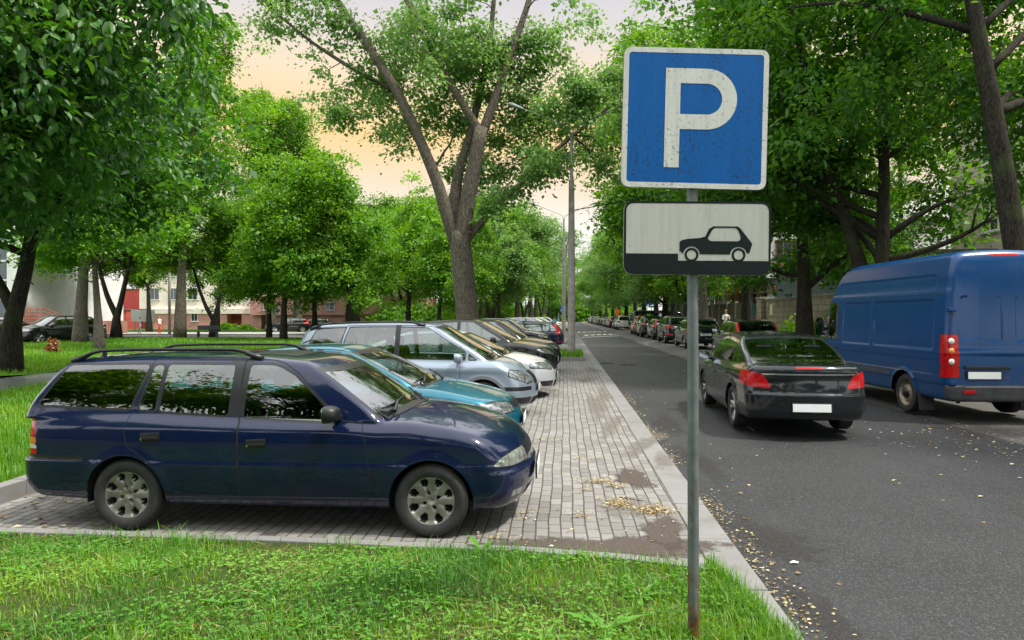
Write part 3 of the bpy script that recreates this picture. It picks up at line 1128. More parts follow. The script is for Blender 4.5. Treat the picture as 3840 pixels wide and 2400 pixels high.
class Body:
    def __init__(s, shape, lo, hi, h):
        s.sh = shape
        V, Fq = surface_net(shape, lo, hi, h)
        s.V = V.astype(float)
        s.project(slice(None))
        s.F = [tuple(q) for q in Fq.tolist()]

    def project(s, sl):
        for _ in range(3):
            P = s.V[sl]
            g = s.sh.grad(P)
            f = s.sh(P[:, 0], P[:, 1], P[:, 2])
            g2 = (g * g).sum(1) + 1e-9
            st = np.clip(f / g2, -0.02, 0.02)
            s.V[sl] = P - g * st[:, None]

    def cut(s, sfun, faces=None):
        """take the faces where sfun < 0, splitting those the outline crosses; returns them"""
        own = faces is None
        faces = s.F if own else faces
        sd = sfun(s.V[:, 0], s.V[:, 1], s.V[:, 2])
        fl = (sd < 0).tolist()
        inside, outside, new, cache = [], [], [], {}
        n0 = len(s.V)
        for f in faces:
            k = 0
            for v in f:
                k += fl[v]
            if k == 0:
                outside.append(f)
            elif k == len(f):
                inside.append(f)
            else:
                a, b = [], []
                m = len(f)
                for i in range(m):
                    u, v = f[i], f[(i + 1) % m]
                    (a if fl[u] else b).append(u)
                    if fl[u] != fl[v]:
                        key = (u, v) if u < v else (v, u)
                        j = cache.get(key)
                        if j is None:
                            t = sd[key[0]] / (sd[key[0]] - sd[key[1]])
                            new.append(s.V[key[0]] + (s.V[key[1]] - s.V[key[0]]) * min(0.97, max(0.03, t)))
                            j = cache[key] = n0 + len(new) - 1
                        a.append(j); b.append(j)
                if len(a) > 2: inside.append(tuple(a))
                if len(b) > 2: outside.append(tuple(b))
        if new:
            s.V = np.vstack([s.V, np.array(new)])
        if own:
            s.F = outside
            return inside
        return inside, outside

    def build(s, name, groups, parent, inset=0.0):
        """groups: [(faces, material)] -> one mesh object"""
        used = sorted({v for fs, _ in groups for f in fs for v in f})
        if not used:
            return None
        mp = {v: i for i, v in enumerate(used)}
        P = s.V[used]
        N = s.sh.grad(P)
        N /= np.linalg.norm(N, axis=1, keepdims=True) + 1e-9
        me = bpy.data.meshes.new(name)
        fl = [[mp[v] for v in f] for fs, _ in groups for f in fs]
        me.from_pydata((P - N * inset).tolist(), [], fl)
        mi = []
        for k, (fs, m) in enumerate(groups):
            me.materials.append(m)
            mi += [k] * len(fs)
        me.polygons.foreach_set('material_index', mi)
        me.polygons.foreach_set('use_smooth', [True] * len(fl))
        me.update()
        me.normals_split_custom_set_from_vertices(N.tolist())
        o = bpy.data.objects.new(name, me)
        col.objects.link(o)
        o.parent = parent
        return o


# ------------------------------------------------------------------ wheels
def wheel(parent, x, y, r, wd, rim_r, style, rim_mat, side, steer=0.0, z=None, simple_=False):
    root = empty('wheel', (x, y, r if z is None else z), steer, parent)
    s = side
    mb = MB()
    hw = wd / 2
    n = 24 if simple_ else 48
    prof = [(rim_r - 0.008, hw * 0.80), (rim_r + 0.012, hw * 0.98), (rim_r + (r - rim_r) * 0.55, hw * 1.04), (r - 0.022, hw * 0.96), (r - 0.004, hw * 0.74), (r, hw * 0.5),
            (r, -hw * 0.5), (r - 0.004, -hw * 0.74), (r - 0.022, -hw * 0.96), (rim_r + 0.012, -hw * 0.98), (rim_r - 0.008, -hw * 0.8)]
    mb.lathe([(a, b * s) for a, b in prof], n, 'y')
    if not simple_:
        for k in range(n * 2):            # tread blocks on the shoulders
            t = math.pi * k / n
            for q in (-1, 1):
                m = Matrix.Rotation(-t, 4, 'Y')
                mb.add([m @ Vector(p) for p in ((r - 0.012, q * hw * 0.92, -0.006), (r - 0.012, q * hw * 0.92, 0.006), (r + 0.003, q * hw * 0.70, 0.006), (r + 0.003, q * hw * 0.70, -0.006),
                                                (r + 0.003, q * hw * 0.30, 0.007), (r + 0.003, q * hw * 0.30, -0.007))], [(0, 1, 2, 3), (3, 2, 4, 5)])
    mb.build('tyre', M_rubber, root, True, auto=40)
    mb = MB()
    nt_, nr = (60, 7) if simple_ else (120, 14)
    R0 = rim_r

    def h(rr, t):
        q = rr / R0
        if style == 'eight':
            a = abs(((t * 8 / (2 * math.pi) + 0.5) % 1) - 0.5) * 2      # 0 spoke centre, 1 gap centre
            gap = 1 if (0.60 < q < 0.90 and a > 0.52 + 0.25 * abs((q - 0.76) / 0.15) ** 2) else 0
            hgt = -0.012 - 0.020 * (1 - q) - 0.012 * (a ** 2) * (1 if 0.35 < q < 0.93 else 0)
            if q < 0.16: hgt -= 0.018
            for k in range(4):
                if math.hypot(rr * math.cos(t) - R0 * 0.30 * math.cos(k * math.pi / 2 + 0.4), rr * math.sin(t) - R0 * 0.30 * math.sin(k * math.pi / 2 + 0.4)) < 0.014:
                    gap = 1
        elif style == 'five':
            a = abs(((t * 5 / (2 * math.pi) + 0.5) % 1) - 0.5) * 2
            gap = 1 if (0.26 < q < 0.90 and (a > 0.46 or a < 0.12 * q)) else 0
            hgt = -0.01 - 0.03 * (1 - q) ** 1.5
        elif style == 'steel':
            a = abs(((t * 14 / (2 * math.pi) + 0.5) % 1) - 0.5) * 2
            gap = 1 if (0.70 < q < 0.82 and a < 0.55) else 0
            hgt = -0.03 + (0.03 if q < 0.45 else 0) - 0.05 * max(0, q - 0.6) + (0.06 if q > 0.93 else 0)
        else:
            a = abs(((t * 10 / (2 * math.pi) + 0.5) % 1) - 0.5) * 2
            gap = 1 if (0.28 < q < 0.88 and a > 0.42) else 0
            hgt = -0.012 - 0.025 * (1 - q)
        if q > 0.92: hgt = max(hgt, -0.006)
        return hgt, gap
    vs, fs, mi = [], [], []
    for i in range(nr + 1):
        rr = R0 * (0.02 + 0.98 * i / nr)
        for j in range(nt_):
            t = 2 * math.pi * j / nt_
            hh, g = h(rr, t)
            vs.append((rr * math.cos(t), s * (hw * 0.86 + hh - (0.045 if g else 0)), rr * math.sin(t)))
    for i in range(nr):
        for j in range(nt_):
            a, b = i * nt_ + j, i * nt_ + (j + 1) % nt_
            f = (a, b, b + nt_, a + nt_)
            fs.append(f)
            g = h(R0 * (0.02 + 0.98 * (i + 0.5) / nr), 2 * math.pi * (j + 0.5) / nt_)[1]
            mi.append(1 if g else 0)
    mb.v, mb.f, mb.mi = vs, fs, mi
    if style == 'steel':
        mb.cur = 2
        mb.lathe([(0.0, s * (hw * 0.86 + 0.035)), (0.075, s * (hw * 0.86 + 0.03)), (0.10, s * (hw * 0.86 - 0.005))], 24, 'y')
    mb.build('rim', [rim_mat, M_gap, M_black], root, True)
    return root


def arch_liner(mb, x, z, r, y0, y1, zb):
    n = 16
    a0 = math.asin(max(-1, min(1, (zb - z) / r)))
    vs, fs = [], []
    for i in range(n + 1):
        t = a0 + (math.pi - 2 * a0) * i / n
        for y in (y0, y1):
            vs.append((x + r * math.cos(t), y, z + r * math.sin(t)))
    for i in range(n):
        fs.append((2 * i, 2 * i + 1, 2 * i + 3, 2 * i + 2))
    c = len(vs)
    vs.append((x, y0, z))
    for i in range(n):
        fs.append((2 * i, 2 * i + 2, c))
    mb.add(vs, fs)


# ------------------------------------------------------------------ the car assembler
def rounded_box(mb, c, s, rot=None, bev=0.03):
    mb.box(c, s, rot, bev)


def build_car(S, name='car', detail=2):
    """detail 2: close to the lens; 1: middle distance; 0: far"""
    sh = Shape(S)
    root = empty(name)
    h = S.get('h', (0.05, 0.034, 0.024)[detail])
    xr, xf = S['x']
    B = Body(sh, (xr - 0.12, -S['w'] - 0.10, S['bz'] - 0.10), (xf + 0.12, S['w'] + 0.10, S['hz'] + 0.08), h)
    P = S['paint']
    body_groups = []
    wz = S['wz']

    # wheel openings
    for ax in S['axles']:
        cut_ = lambda x, y, z, ax=ax: np.maximum(np.hypot(x - ax, z - wz) - S['arch'], 0.42 - np.abs(y))
        B.cut(cut_)
        lip = B.cut(lambda x, y, z, ax=ax: np.maximum(np.hypot(x - ax, z - wz) - S['arch'] - S.get('lip', 0.012), 0.5 - np.abs(y)))
        body_groups.append((lip, S.get('lip_mat', P)))
    if S.get('clad'):
        zc = pchip(S['clad'])
        body_groups.append((B.cut(lambda x, y, z: z - zc(x)), S.get('clad_mat', M_black)))

    glass = S.get('glass', M_glass)

    def part(nm, sfun, mat, parent=None, ring=0.0, ring_mat=None, inset=0.0, label=None):
        """cut one panel out of the body; with ring a border strip of that width stays round it"""
        out = B.cut(lambda x, y, z: sfun(x, y, z) - ring) if ring else B.cut(sfun)
        if ring:
            inn, border = B.cut(sfun, out)
            gr = [(inn, mat), (border, ring_mat or M_trim)]
        else:
            gr = [(out, mat)]
        if not any(len(g[0]) for g in gr):
            return None
        o = B.build(nm, gr, parent or root, inset)
        if label and o: o['label'] = label
        return o

    # wind screen, rear window: follow the cabin's own edges with an even margin
    def wind(x, y, z):
        p, q, r, u = sh.cabin(x, y, z)
        return np.maximum.reduce([p + S.get('pw', 0.055), q + S.get('ph', 0.045), np.abs(r) - 0.05, S['cowl'] - z, 0.0 - x + S.get('wx', 0.0)])

    def rearw(x, y, z):
        p, q, r, u = sh.cabin(x, y, z)
        return np.maximum.reduce([p + S.get('rp', 0.09), q + S.get('rh', 0.05), np.abs(u) - 0.05, S['rwz'] - z])
    if S.get('wind_on', True):
        part('windshield', wind, glass, ring=0.022)
    if S.get('rear_on', True):
        part('rear_window', rearw, S.get('rglass', glass), ring=0.022)

    # side windows and doors
    wins, doors = S['windows'], S['doors']
    for sd in (1, -1):
        own = {}
        panes = []
        for (poly, rr, dn) in wins:
            if callable(poly):
                sf = lambda x, y, z, pp=poly: np.maximum(pp(sh, x, y, z), 0.35 - sd * y)
            else:
                pp = fillet(poly, rr)
                sf = lambda x, y, z, pp=pp: np.maximum(poly_sd(pp, x, z), 0.35 - sd * y)
            out = B.cut(lambda x, y, z, sf=sf: sf(x, y, z) - S.get('rub', 0.018))
            inn, border = B.cut(sf, out)
            panes.append((inn, border, dn))
        dobj = {}
        for k, (poly, rr, hp) in enumerate(doors):
            if callable(poly):
                sf = lambda x, y, z, pp=poly: np.maximum(pp(sh, x, y, z), 0.3 - sd * y)
            else:
                pp = fillet(poly, rr)
                sf = lambda x, y, z, pp=pp: np.maximum(poly_sd(pp, x, z), 0.3 - sd * y)
            out = B.cut(lambda x, y, z, sf=sf: sf(x, y, z) - S.get('gap', 0.004))
            inn, border = B.cut(lambda x, y, z, sf=sf: sf(x, y, z) + S.get('gap', 0.004), out)
            gr = [(inn, P), (border, M_gap)]
            if S.get('pillar') and detail > 0:
                xa, xb, zb = S['pillar']
                pl, rest = B.cut(lambda x, y, z: np.maximum.reduce([xa - x, x - xb, zb(x) - z]), inn)
                gr = [(rest, P), (border, M_gap), (pl, M_trim)]
            o = B.build('door', gr, root)
            dobj[k] = o
            if hp and o:
                hx, hz = hp
                hy = sh.side_y(hx, hz)
                mb = MB()
                tl = -0.02 if S.get('slope') is None else S['slope']
                if S.get('handle') == 'flap':
                    mb.box((hx, sd * (hy + 0.001), hz), (0.165, 0.016, 0.068), Matrix.Rotation(-0.06, 4, 'Y'), 0.02)
                    mb.cur = 1
                    mb.box((hx, sd * (hy + 0.010), hz - 0.012), (0.135, 0.010, 0.026), Matrix.Rotation(-0.06, 4, 'Y'), 0.012)
                    mb.cur = 2
                    mb.lathe([(0.0, sd * (hy + 0.0135)), (0.011, sd * (hy + 0.013)), (0.012, sd * (hy + 0.008))], 12, 'y', (hx - 0.066, 0, hz - 0.018))
                    mb.build('handle', [M_black, M_gap, M_chrome], o, True, auto=40)
                else:
                    mb.tube([(hx - 0.10, sd * (hy - 0.005), hz), (hx - 0.085, sd * (hy + 0.028), hz + 0.003), (hx + 0.085, sd * (hy + 0.030), hz - 0.002), (hx + 0.10, sd * (hy - 0.005), hz - 0.004)], 0.013, 8)
                    mb.build('handle', S.get('handle_mat', P), o, True)
        for inn, border, dn in panes:
            B.build('window', [(inn, S.get('sglass', glass)), (border, M_trim)], dobj.get(dn) or root)
        # mirror
        if S.get('mirror'):
            mx, mz, mm, ms = S['mirror']
            my = sh.side_y(mx, mz - 0.02)
            mr = empty('mirror', (0, 0, 0), 0, root)
            mb = MB()
            w_, h_, d_ = ms
            c = Vector((mx - 0.02, sd * (my + 0.05 + w_ / 2), mz + 0.02))
            vs, fs = [], []
            n1, n2 = 8, 12
            for i in range(n1 + 1):
                for j in range(n2):
                    a = 2 * math.pi * j / n2; ph = math.pi / 2 * i / n1
                    k = math.sin(ph) ** 0.7
                    ca, sa = math.cos(a), math.sin(a)
                    ex = lambda v: math.copysign(abs(v) ** 0.55, v)
                    vs.append((c.x + d_ * math.cos(ph) ** 0.8, c.y + ex(ca) * w_ / 2 * k, c.z + ex(sa) * h_ / 2 * k))
            for i in range(n1):
                for j in range(n2):
                    a_, b_ = i * n2 + j, i * n2 + (j + 1) % n2
                    fs.append((a_, b_, b_ + n2, a_ + n2))
            mb.add(vs, fs)
            o_ = len(vs)
            mb.tube([(mx + 0.03, sd * (my - 0.03), mz - 0.03), (mx + 0.02, sd * (my + 0.05), mz - 0.02), (mx + 0.01, sd * (my + 0.12), mz)], [0.045, 0.035, 0.03], 8)
            mb.build('mirror_shell', mm, mr, True, auto=50)
            mg = MB()
            mg.prism(fillet([(-w_ * .44, -h_ * .42), (w_ * .44, -h_ * .42), (w_ * .44, h_ * .42), (-w_ * .44, h_ * .42)], 0.03), -0.004, 0.004, lambda a_, b_, hh: (c.x - 0.002 + hh, c.y + a_, c.z + b_))
            mg.build('mirror_glass', M_mirror, mr)
    # lamps, grilles and other cut panels; each entry: name, function, material, extra
    for e in S.get('panels', []):
        nm, fn, m = e[0], e[1], e[2]
        kw = e[3] if len(e) > 3 else {}
        if kw.get('both', False):
            for sd in (1, -1):
                part(nm, lambda x, y, z, sd=sd: np.maximum(fn(x, y, z), -sd * y), m, ring=kw.get('ring', 0), ring_mat=kw.get('ring_mat'), inset=kw.get('inset', 0.0))
        else:
            part(nm, fn, m, ring=kw.get('ring', 0), ring_mat=kw.get('ring_mat'), inset=kw.get('inset', 0.0))
    # shut lines
    seam = []
    if detail > 0:
        for fn, wd in S.get('seams', []):
            seam += B.cut(lambda x, y, z: np.abs(fn(x, y, z)) - wd)
    if seam:
        body_groups.append((seam, M_gap))
    body_groups.insert(0, (B.F, P))
    B.build('body', body_groups, root)
    # inner lining, so that the cabin is dark behind the glass
    lin = [f for f in B.F if max(B.V[v][2] for v in f) > 0.45]
    lin += [f for fs, _ in body_groups[1:] for f in fs if max(B.V[v][2] for v in f) > 0.45]
    inner = [tuple(reversed(f)) for f in lin]
    o = B.build('cabin_lining', [(inner, M_inner)], root, 0.022)
    mb = MB()
    for ax in S['axles']:
        for sd in (1, -1):
            arch_liner(mb, ax, wz, S['arch'] + 0.012, sd * 0.40, sd * (S['w'] - 0.045), S['bz'] + 0.02)
    fl = S['bz'] + 0.10
    mb.add([(S['axles'][1] + 0.1, -S['w'] + .12, fl + .12), (S['axles'][0] + 0.2, -S['w'] + .12, fl + .12), (S['axles'][0] + 0.2, S['w'] - .12, fl + .12), (S['axles'][1] + 0.1, S['w'] - .12, fl + .12)], [(0, 1, 2, 3)])
    # axle tubes and sump seen under the sills
    for ax in S['axles']:
        mb.tube([(ax, -S['w'] + .15, wz - 0.02), (ax, S['w'] - .15, wz - 0.02)], 0.035, 8)
    mb.build('underbody', M_under, root)
    # seats and dashboard
    if S.get('seats'):
        gz = S['gz']
        zs = S.get('seat_z', 0.45)
        mb = MB()
        fx = S['seats'][0]
        mb.box((S['seats'][2], 0, gz + 0.0), (0.36, S['w'] * 1.6, 0.20), None, 0.07)
        t = S['seats'][2] - 0.24
        mb.lathe([(0.175, 0.0), (0.19, 0.012), (0.175, 0.024), (0.16, 0.012), (0.175, 0.0)], 24, 'x', (t, S['w'] * 0.42, gz + 0.10))
        mb.build('dashboard', M_black, root, True, auto=40)
        for q, (xx, ys) in enumerate(((fx, (0.36, -0.36)), (S['seats'][1], (0.36, -0.36)))):
            for yy in ys:
                mb = MB()
                mb.box((xx, yy, zs), (0.5, 0.5, 0.16), None, 0.06)
                mb.box((xx - 0.32, yy, zs + 0.33), (0.15, 0.48, 0.62), Matrix.Rotation(-0.25, 4, 'Y'), 0.06)
                mb.box((xx - 0.43, yy, zs + 0.73), (0.11, 0.27, 0.18), Matrix.Rotation(-0.2, 4, 'Y'), 0.05)
                mb.build('seat', M_seat, root, True, auto=50)
    # wheels
    w = S['wheel']
    for q, ax in enumerate(S['axles']):
        for sd in (1, -1):
            st = S.get('steer', 0.0) if ax == max(S['axles']) else 0.0
            wheel(root, ax, sd * (S['w'] - w['wd'] / 2 - w.get('in', 0.025)), w['r'], w['wd'], w['rim'], w['style'], w['mat'], sd, st, simple_=(detail < 1))
    return root, sh


def plate(parent, sh, x, z, rear, txt=None, w=0.52, hgt=0.112, m=M_plate, tilt=0.0):
    s = -1 if rear else 1
    p = sh.hit((x + s * 0.6, 0, z), (-s, 0, 0))
    px = (p[0] if p is not None else x) + s * 0.02
    mb = MB()
    mb.cur = 1
    mb.box((px, 0, z), (0.014, w + 0.03, hgt + 0.03), Matrix.Rotation(tilt, 4, 'Y'), 0.006)
    mb.cur = 0
    mb.box((px + s * 0.009, 0, z), (0.006, w, hgt), Matrix.Rotation(tilt, 4, 'Y'), 0.002)
    return mb.build('number_plate', [m, M_black], parent)


def wipers(parent, sh, ya, yb, z0, base_y, mat=M_black, n=7):
    """one wiper lying on the wind screen from the cowl"""
    pts = []
    for i in range(n):
        t = i / (n - 1)
        y = ya + (yb - ya) * t
        z = z0 + 0.05 * t
        p = sh.hit((2.6, y, z), (-1, 0, 0.0))
        if p is not None:
            pts.append((p[0] + 0.012, y, z + 0.012))
    if len(pts) < 3:
        return
    mb = MB()
    mb.tube(pts, 0.008, 6)
    q = pts[len(pts) // 2]
    mb.tube([(pts[0][0] + 0.10, base_y, z0 - 0.01), (q[0] + 0.03, q[1] + (base_y - q[1]) * .3, q[2] + 0.02), q], [0.016, 0.011, 0.008], 6)
    mb.build('wiper', mat, parent)


def roof_rail(parent, sh, x0, x1, y, mat, lift=0.075, r=0.018, foot=0.28, raised=True):
    for s in (1, -1):
        pts, rad = [], []
        for i, t in enumerate(np.linspace(0, 1, 21)):
            x = x0 + (x1 - x0) * t
            p = sh.hit((x, s * y, 2.4), (0, 0, -1))
            d = min(x - x0, x1 - x)
            k = min(1, d / foot); k = k * k * (3 - 2 * k)
            pts.append((x, s * y, p[2] + (lift * k if raised else 0.01) + 0.004))
            rad.append(r * (1.0 + 1.0 * (1 - k)))
        mb = MB(); mb.tube(pts, rad, 10)
        mb.build('roof_rail', mat, parent, True)

# ------------------------------------------------------------------ vehicle shapes
P_navy = paint('navy_paint', (0.0018, 0.0072, 0.038), 0.1, 0.34, dust=0.02)
P_teal = paint('teal_paint', (0.005, 0.13, 0.19), 0.45, 0.3)
P_grey = paint('steel_blue_paint', (0.27, 0.33, 0.40), 0.45, 0.34)
P_silver = paint('silver_paint', (0.62, 0.64, 0.67), 0.45, 0.34)
P_black = paint('black_paint', (0.006, 0.007, 0.008), 0.1, 0.25)
P_blackb = paint('blue_black_paint', (0.010, 0.014, 0.026), 0.2, 0.25)
P_char = paint('charcoal_paint', (0.0085, 0.0115, 0.0145), 0.3, 0.28, dust=0.01)
P_grey2 = paint('graphite_paint', (0.07, 0.072, 0.078), 0.4, 0.32)
P_white = paint('white_paint', (0.78, 0.78, 0.77), 0.0, 0.35)
P_redc = paint('red_paint', (0.42, 0.035, 0.02), 0.2, 0.3)
P_van = paint('van_blue_paint', (0.0005, 0.042, 0.150), 0.05, 0.34, dust=0.02)


def rust_van(m):
    """rust creeping up from the sills and road film low on the panels"""
    b = NB.__new__(NB)
    b.m, b.t = m, m.node_tree
    b.b, b.out = b.t.nodes['Principled BSDF'], b.t.nodes['Material Output']
    base = b.b.inputs['Base Color'].links[0].from_socket
    s_ = b.n('SeparateXYZ'); c_ = b.n('TexCoord'); b.l(c_.outputs['Object'], s_.inputs[0])
    f = b.noise(b.coord('Object', (1.0, 1.0, 2.2)), 5.5, 7, 0.72)
    z = s_.outputs['Z']
    sill = b.math('SUBTRACT', 1.0, b.math('MULTIPLY', b.math('ABSOLUTE', b.math('SUBTRACT', z, 0.74)), 5.0), clamp=True)
    low = b.math('MULTIPLY', b.math('SUBTRACT', 0.62, z, clamp=True), 0.9)
    k = b.math('ADD', f, b.math('MULTIPLY', b.math('ADD', sill, low), 0.17))
    film = b.mix(b.math('MULTIPLY', b.math('SUBTRACT', 1.15, z, clamp=True), 0.16), base, (0.05, 0.045, 0.04))
    st = b.noise(b.coord('Object', (9, 9, 0.5)), 1.2, 4)
    film = b.mix(b.ramp(st, [(0.55, (0, 0, 0)), (0.8, (0.22, 0.22, 0.22))]), film, (0.06, 0.11, 0.19))
    r = b.mix(b.ramp(k, [(0.70, (0, 0, 0)), (0.76, (1, 1, 1))]), film, b.ramp(f, [(0.5, (0.14, 0.055, 0.02)), (0.7, (0.05, 0.022, 0.012))]))
    b.l(r, b.b.inputs['Base Color'])


rust_van(P_van)
dull(P_van)
dull(P_char, 0.9, 0.06)


def mx(*a):
    return np.maximum.reduce(np.broadcast_arrays(*a))


def side_poly(poly, r=0.03, xmin=None):
    pp = fillet(poly, r)
    return lambda x, y, z: np.maximum(poly_sd(pp, x, z), 0.3 - np.abs(y))


def end_poly(poly, r, xlim, rear):
    """outline drawn on the nose or tail in (|y|, z)"""
    pp = fillet(poly, r)
    if rear:
        return lambda x, y, z: np.maximum(poly_sd(pp, np.abs(y), z), x - xlim)
    return lambda x, y, z: np.maximum(poly_sd(pp, np.abs(y), z), xlim - x)


def sym(poly):
    """half outline (y>=0) -> closed outline across the middle line, used with end_full"""
    return poly + [(-y, z) for y, z in reversed(poly)]


def end_full(poly, r, xlim, rear):
    pp = fillet(poly, r)
    if rear:
        return lambda x, y, z: np.maximum(poly_sd(pp, y, z), x - xlim)
    return lambda x, y, z: np.maximum(poly_sd(pp, y, z), xlim - x)


def top_full(poly, r, zlim):
    pp = fillet(poly, r)
    return lambda x, y, z: np.maximum(poly_sd(pp, x, y), zlim - z)


WAGON = dict(
    x=(-2.29, 2.06), w=0.845, hz=1.45, bz=0.20, h=0.022, axles=(1.2585, -1.2585), wz=0.285, arch=0.335, flare=0.010, gz=0.90,
    top=[(-2.4, 0.99), (-1.2, 0.985), (-0.4, 0.955), (0.4, 0.945), (0.75, 0.975), (1.0, 0.985), (1.3, 0.955), (1.6, 0.89), (1.84, 0.79), (1.95, 0.715), (2.1, 0.55)],
    crown=[(-2.5, 0.03), (0.4, 0.03), (0.85, 0.10), (1.5, 0.11), (2.1, 0.08)],
    sect=[(0.15, -0.12), (0.22, -0.075), (0.32, -0.03), (0.45, -0.008), (0.56, 0.0), (0.575, -0.004), (0.70, -0.003), (0.82, -0.012), (0.90, -0.035), (1.0, -0.075)],
    plan=[(-2.4, 0.09), (-1.9, 0.030), (-1.2, 0.004), (0, 0.0), (1.0, 0.004), (1.6, 0.035), (2.1, 0.11)],
    front=[(0.15, 1.90), (0.22, 1.97), (0.38, 2.045), (0.50, 2.05), (0.525, 2.02), (0.60, 2.01), (0.70, 1.96), (0.80, 1.87), (0.95, 1.7)],
    rear=[(0.15, -2.05), (0.25, -2.20), (0.40, -2.285), (0.56, -2.29), (0.585, -2.245), (0.75, -2.245), (0.9, -2.235), (1.0, -2.20), (1.2, -2.08)],
    fc=(0.27, 2.6), rc=(0.12, 3.0), kt=0.10, kf=0.11,
    bot=[(-2.3, 0.25), (-1.6, 0.23), (-0.9, 0.205), (0.9, 0.205), (1.6, 0.2), (2.1, 0.21)],
    roof=[(-2.3, 1.33), (-1.9, 1.395), (-1.2, 1.43), (-0.4, 1.432), (0.1, 1.405), (0.3, 1.375), (0.6, 1.30)], rcrown=0.055,
    wind=[(0.85, 1.06), (0.95, 0.97), (1.15, 0.68), (1.38, 0.29), (1.5, 0.07)], wc=0.22,
    back=[(0.8, -2.25), (1.0, -2.195), (1.2, -2.07), (1.4, -1.925), (1.5, -1.85)], bc=0.05,
    gw=[(0.85, 0.79), (0.95, 0.765), (1.1, 0.725), (1.35, 0.625), (1.45, 0.575)], kg=0.09, kp=0.06,
    cowl=0.955, wx=0.1, rwz=1.0, pw=0.05, ph=0.05,
    windows=[([(-2.06, 1.015), (-1.265, 0.99), (-1.16, 1.345), (-1.87, 1.335)], 0.025, None),
             ([(-1.185, 0.985), (-1.045, 0.978), (-1.035, 1.34), (-1.115, 1.34)], 0.02, 0),
             ([(-1.005, 0.975), (-0.42, 0.945), (-0.42, 1.345), (-0.995, 1.345)], 0.02, 0),
             ([(-0.285, 0.935), (0.50, 0.905), (0.29, 1.105), (0.10, 1.265), (-0.02, 1.325), (-0.10, 1.345), (-0.285, 1.345)], 0.02, 1)],
    doors=[([(-0.308, 0.29), (-0.93, 0.30), (-0.97, 0.45), (-1.06, 0.58), (-1.24, 0.70), (-1.275, 0.85), (-1.225, 0.99), (-1.135, 1.385), (-0.345, 1.39), (-0.338, 0.95), (-0.312, 0.90)], 0.02, (-1.04, 0.775)),
           ([(-0.300, 0.29), (0.755, 0.29), (0.77, 0.5), (0.745, 0.72), (0.695, 0.905), (0.53, 0.915), (0.13, 1.285), (0.0, 1.36), (-0.10, 1.385), (-0.338, 1.39), (-0.330, 0.95), (-0.304, 0.90)], 0.02, (-0.15, 0.735))],
    handle='flap', rub=0.02, pillar=(-0.46, -0.255, lambda x: 0.945 + 0 * x), gap=0.0045,
    mirror=(0.47, 0.965, M_black, (0.20, 0.135, 0.11)),
    wheel=dict(r=0.292, wd=0.185, rim=0.197, style='eight', mat=M_alloy), steer=0.0,
    seats=(0.0, -0.85, 0.72), seat_z=0.42, paint=P_navy,
    panels=[('headlight', lambda x, y, z: mx(poly_sd(fillet([(1.755, 0.568), (1.83, 0.628), (1.93, 0.655), (2.3, 0.668), (2.3, 0.552), (1.93, 0.550)], 0.02), x + 0.12 * (1 - np.abs(y) / 0.845), z), 0.33 - np.abs(y)), M_lens_old, dict(both=True, ring=0.008, ring_mat=M_trim)),
            ('grille', end_full(sym([(0.0, 0.685), (0.27, 0.675), (0.30, 0.565), (0.0, 0.555)][0:0] or [(0.30, 0.575), (0.28, 0.665)]), 0.02, 1.8, False), M_black, {}),
            ('tail_light', lambda x, y, z: mx(np.abs(z - 0.83) - 0.075, np.abs(y) * 0 + (x + 2.055 + 0.12 * (z - 0.75)), 0.60 - np.abs(y)), M_red, dict(both=True, ring=0.004)),
            ('tail_light', lambda x, y, z: mx(np.abs(z - 0.725) - 0.028, (x + 2.055 + 0.12 * (z - 0.75)), 0.60 - np.abs(y)), M_amber, dict(both=True)),
            ('tail_light', lambda x, y, z: mx(np.abs(z - 0.677) - 0.018, (x + 2.055 + 0.12 * (z - 0.75)), 0.60 - np.abs(y)), M_lens_w, dict(both=True)),
            ('tail_light', lambda x, y, z: mx(np.abs(z - 0.635) - 0.022, (x + 2.055 + 0.12 * (z - 0.75)), 0.60 - np.abs(y)), M_red, dict(both=True)),
            ('bumper_strip', lambda x, y, z: mx(np.abs(z - 0.588) - 0.020, x + 1.62, 0.3 - np.abs(y) - 5 * (x < -2.1)), M_black, {}),
            ('fog_light', lambda x, y, z: mx(np.abs(z - 0.325) - 0.028, np.abs(np.abs(y) - 0.58) - 0.075, 1.7 - x), M_lens, dict(both=True, ring=0.006)),
            ('air_intake', lambda x, y, z: mx(np.abs(z - 0.30) - 0.045, np.abs(y) - 0.42, 1.7 - x), M_gap, {})],
    seams=[(lambda x, y, z: mx(np.abs(x + 0.25) - 1.45, np.abs(z - (0.795 - 0.03 * (x + 0.3))) - 0.0, 0.4 - np.abs(y)) if False else np.where((np.abs(y) > 0.4) & (x > -2.15) & (x < 1.35), z - (0.852 - 0.052 * (x + 0.83)), 9), 0.0025),
           (lambda x, y, z: np.where((np.abs(y) > 0.4) & (x > -0.93) & (x < 0.9), z - (0.565 - 0.012 * (x + 0.8)), 9), 0.0025),
           (lambda x, y, z: np.where((x > 1.55) & (z < 0.6), z - 0.505, 9), 0.004),
           (lambda x, y, z: np.where((x < -1.55) & (np.abs(y) > 0.0), z - 0.405, 9), 0.003),
           (lambda x, y, z: np.where((x > 0.80) & (x < 1.93) & (z > 0.55), np.abs(y) - (0.70 - 0.10 * np.clip(x - 1.0, 0, 1) ** 1.5), 9), 0.003),
           (lambda x, y, z: np.where((np.abs(y) > 0.5) & (x < -1.4) & (x > -1.9), np.hypot(x + 1.80, z - 0.755) - 0.075, 9), 0.002),
           (lambda x, y, z: np.where((z > 1.2) & (x > -0.6) & (x < 0.2), poly_sd(fillet([(-0.42, -0.40), (0.03, -0.36), (0.03, 0.36), (-0.42, 0.40)], 0.09), x, y), 9), 0.004)])


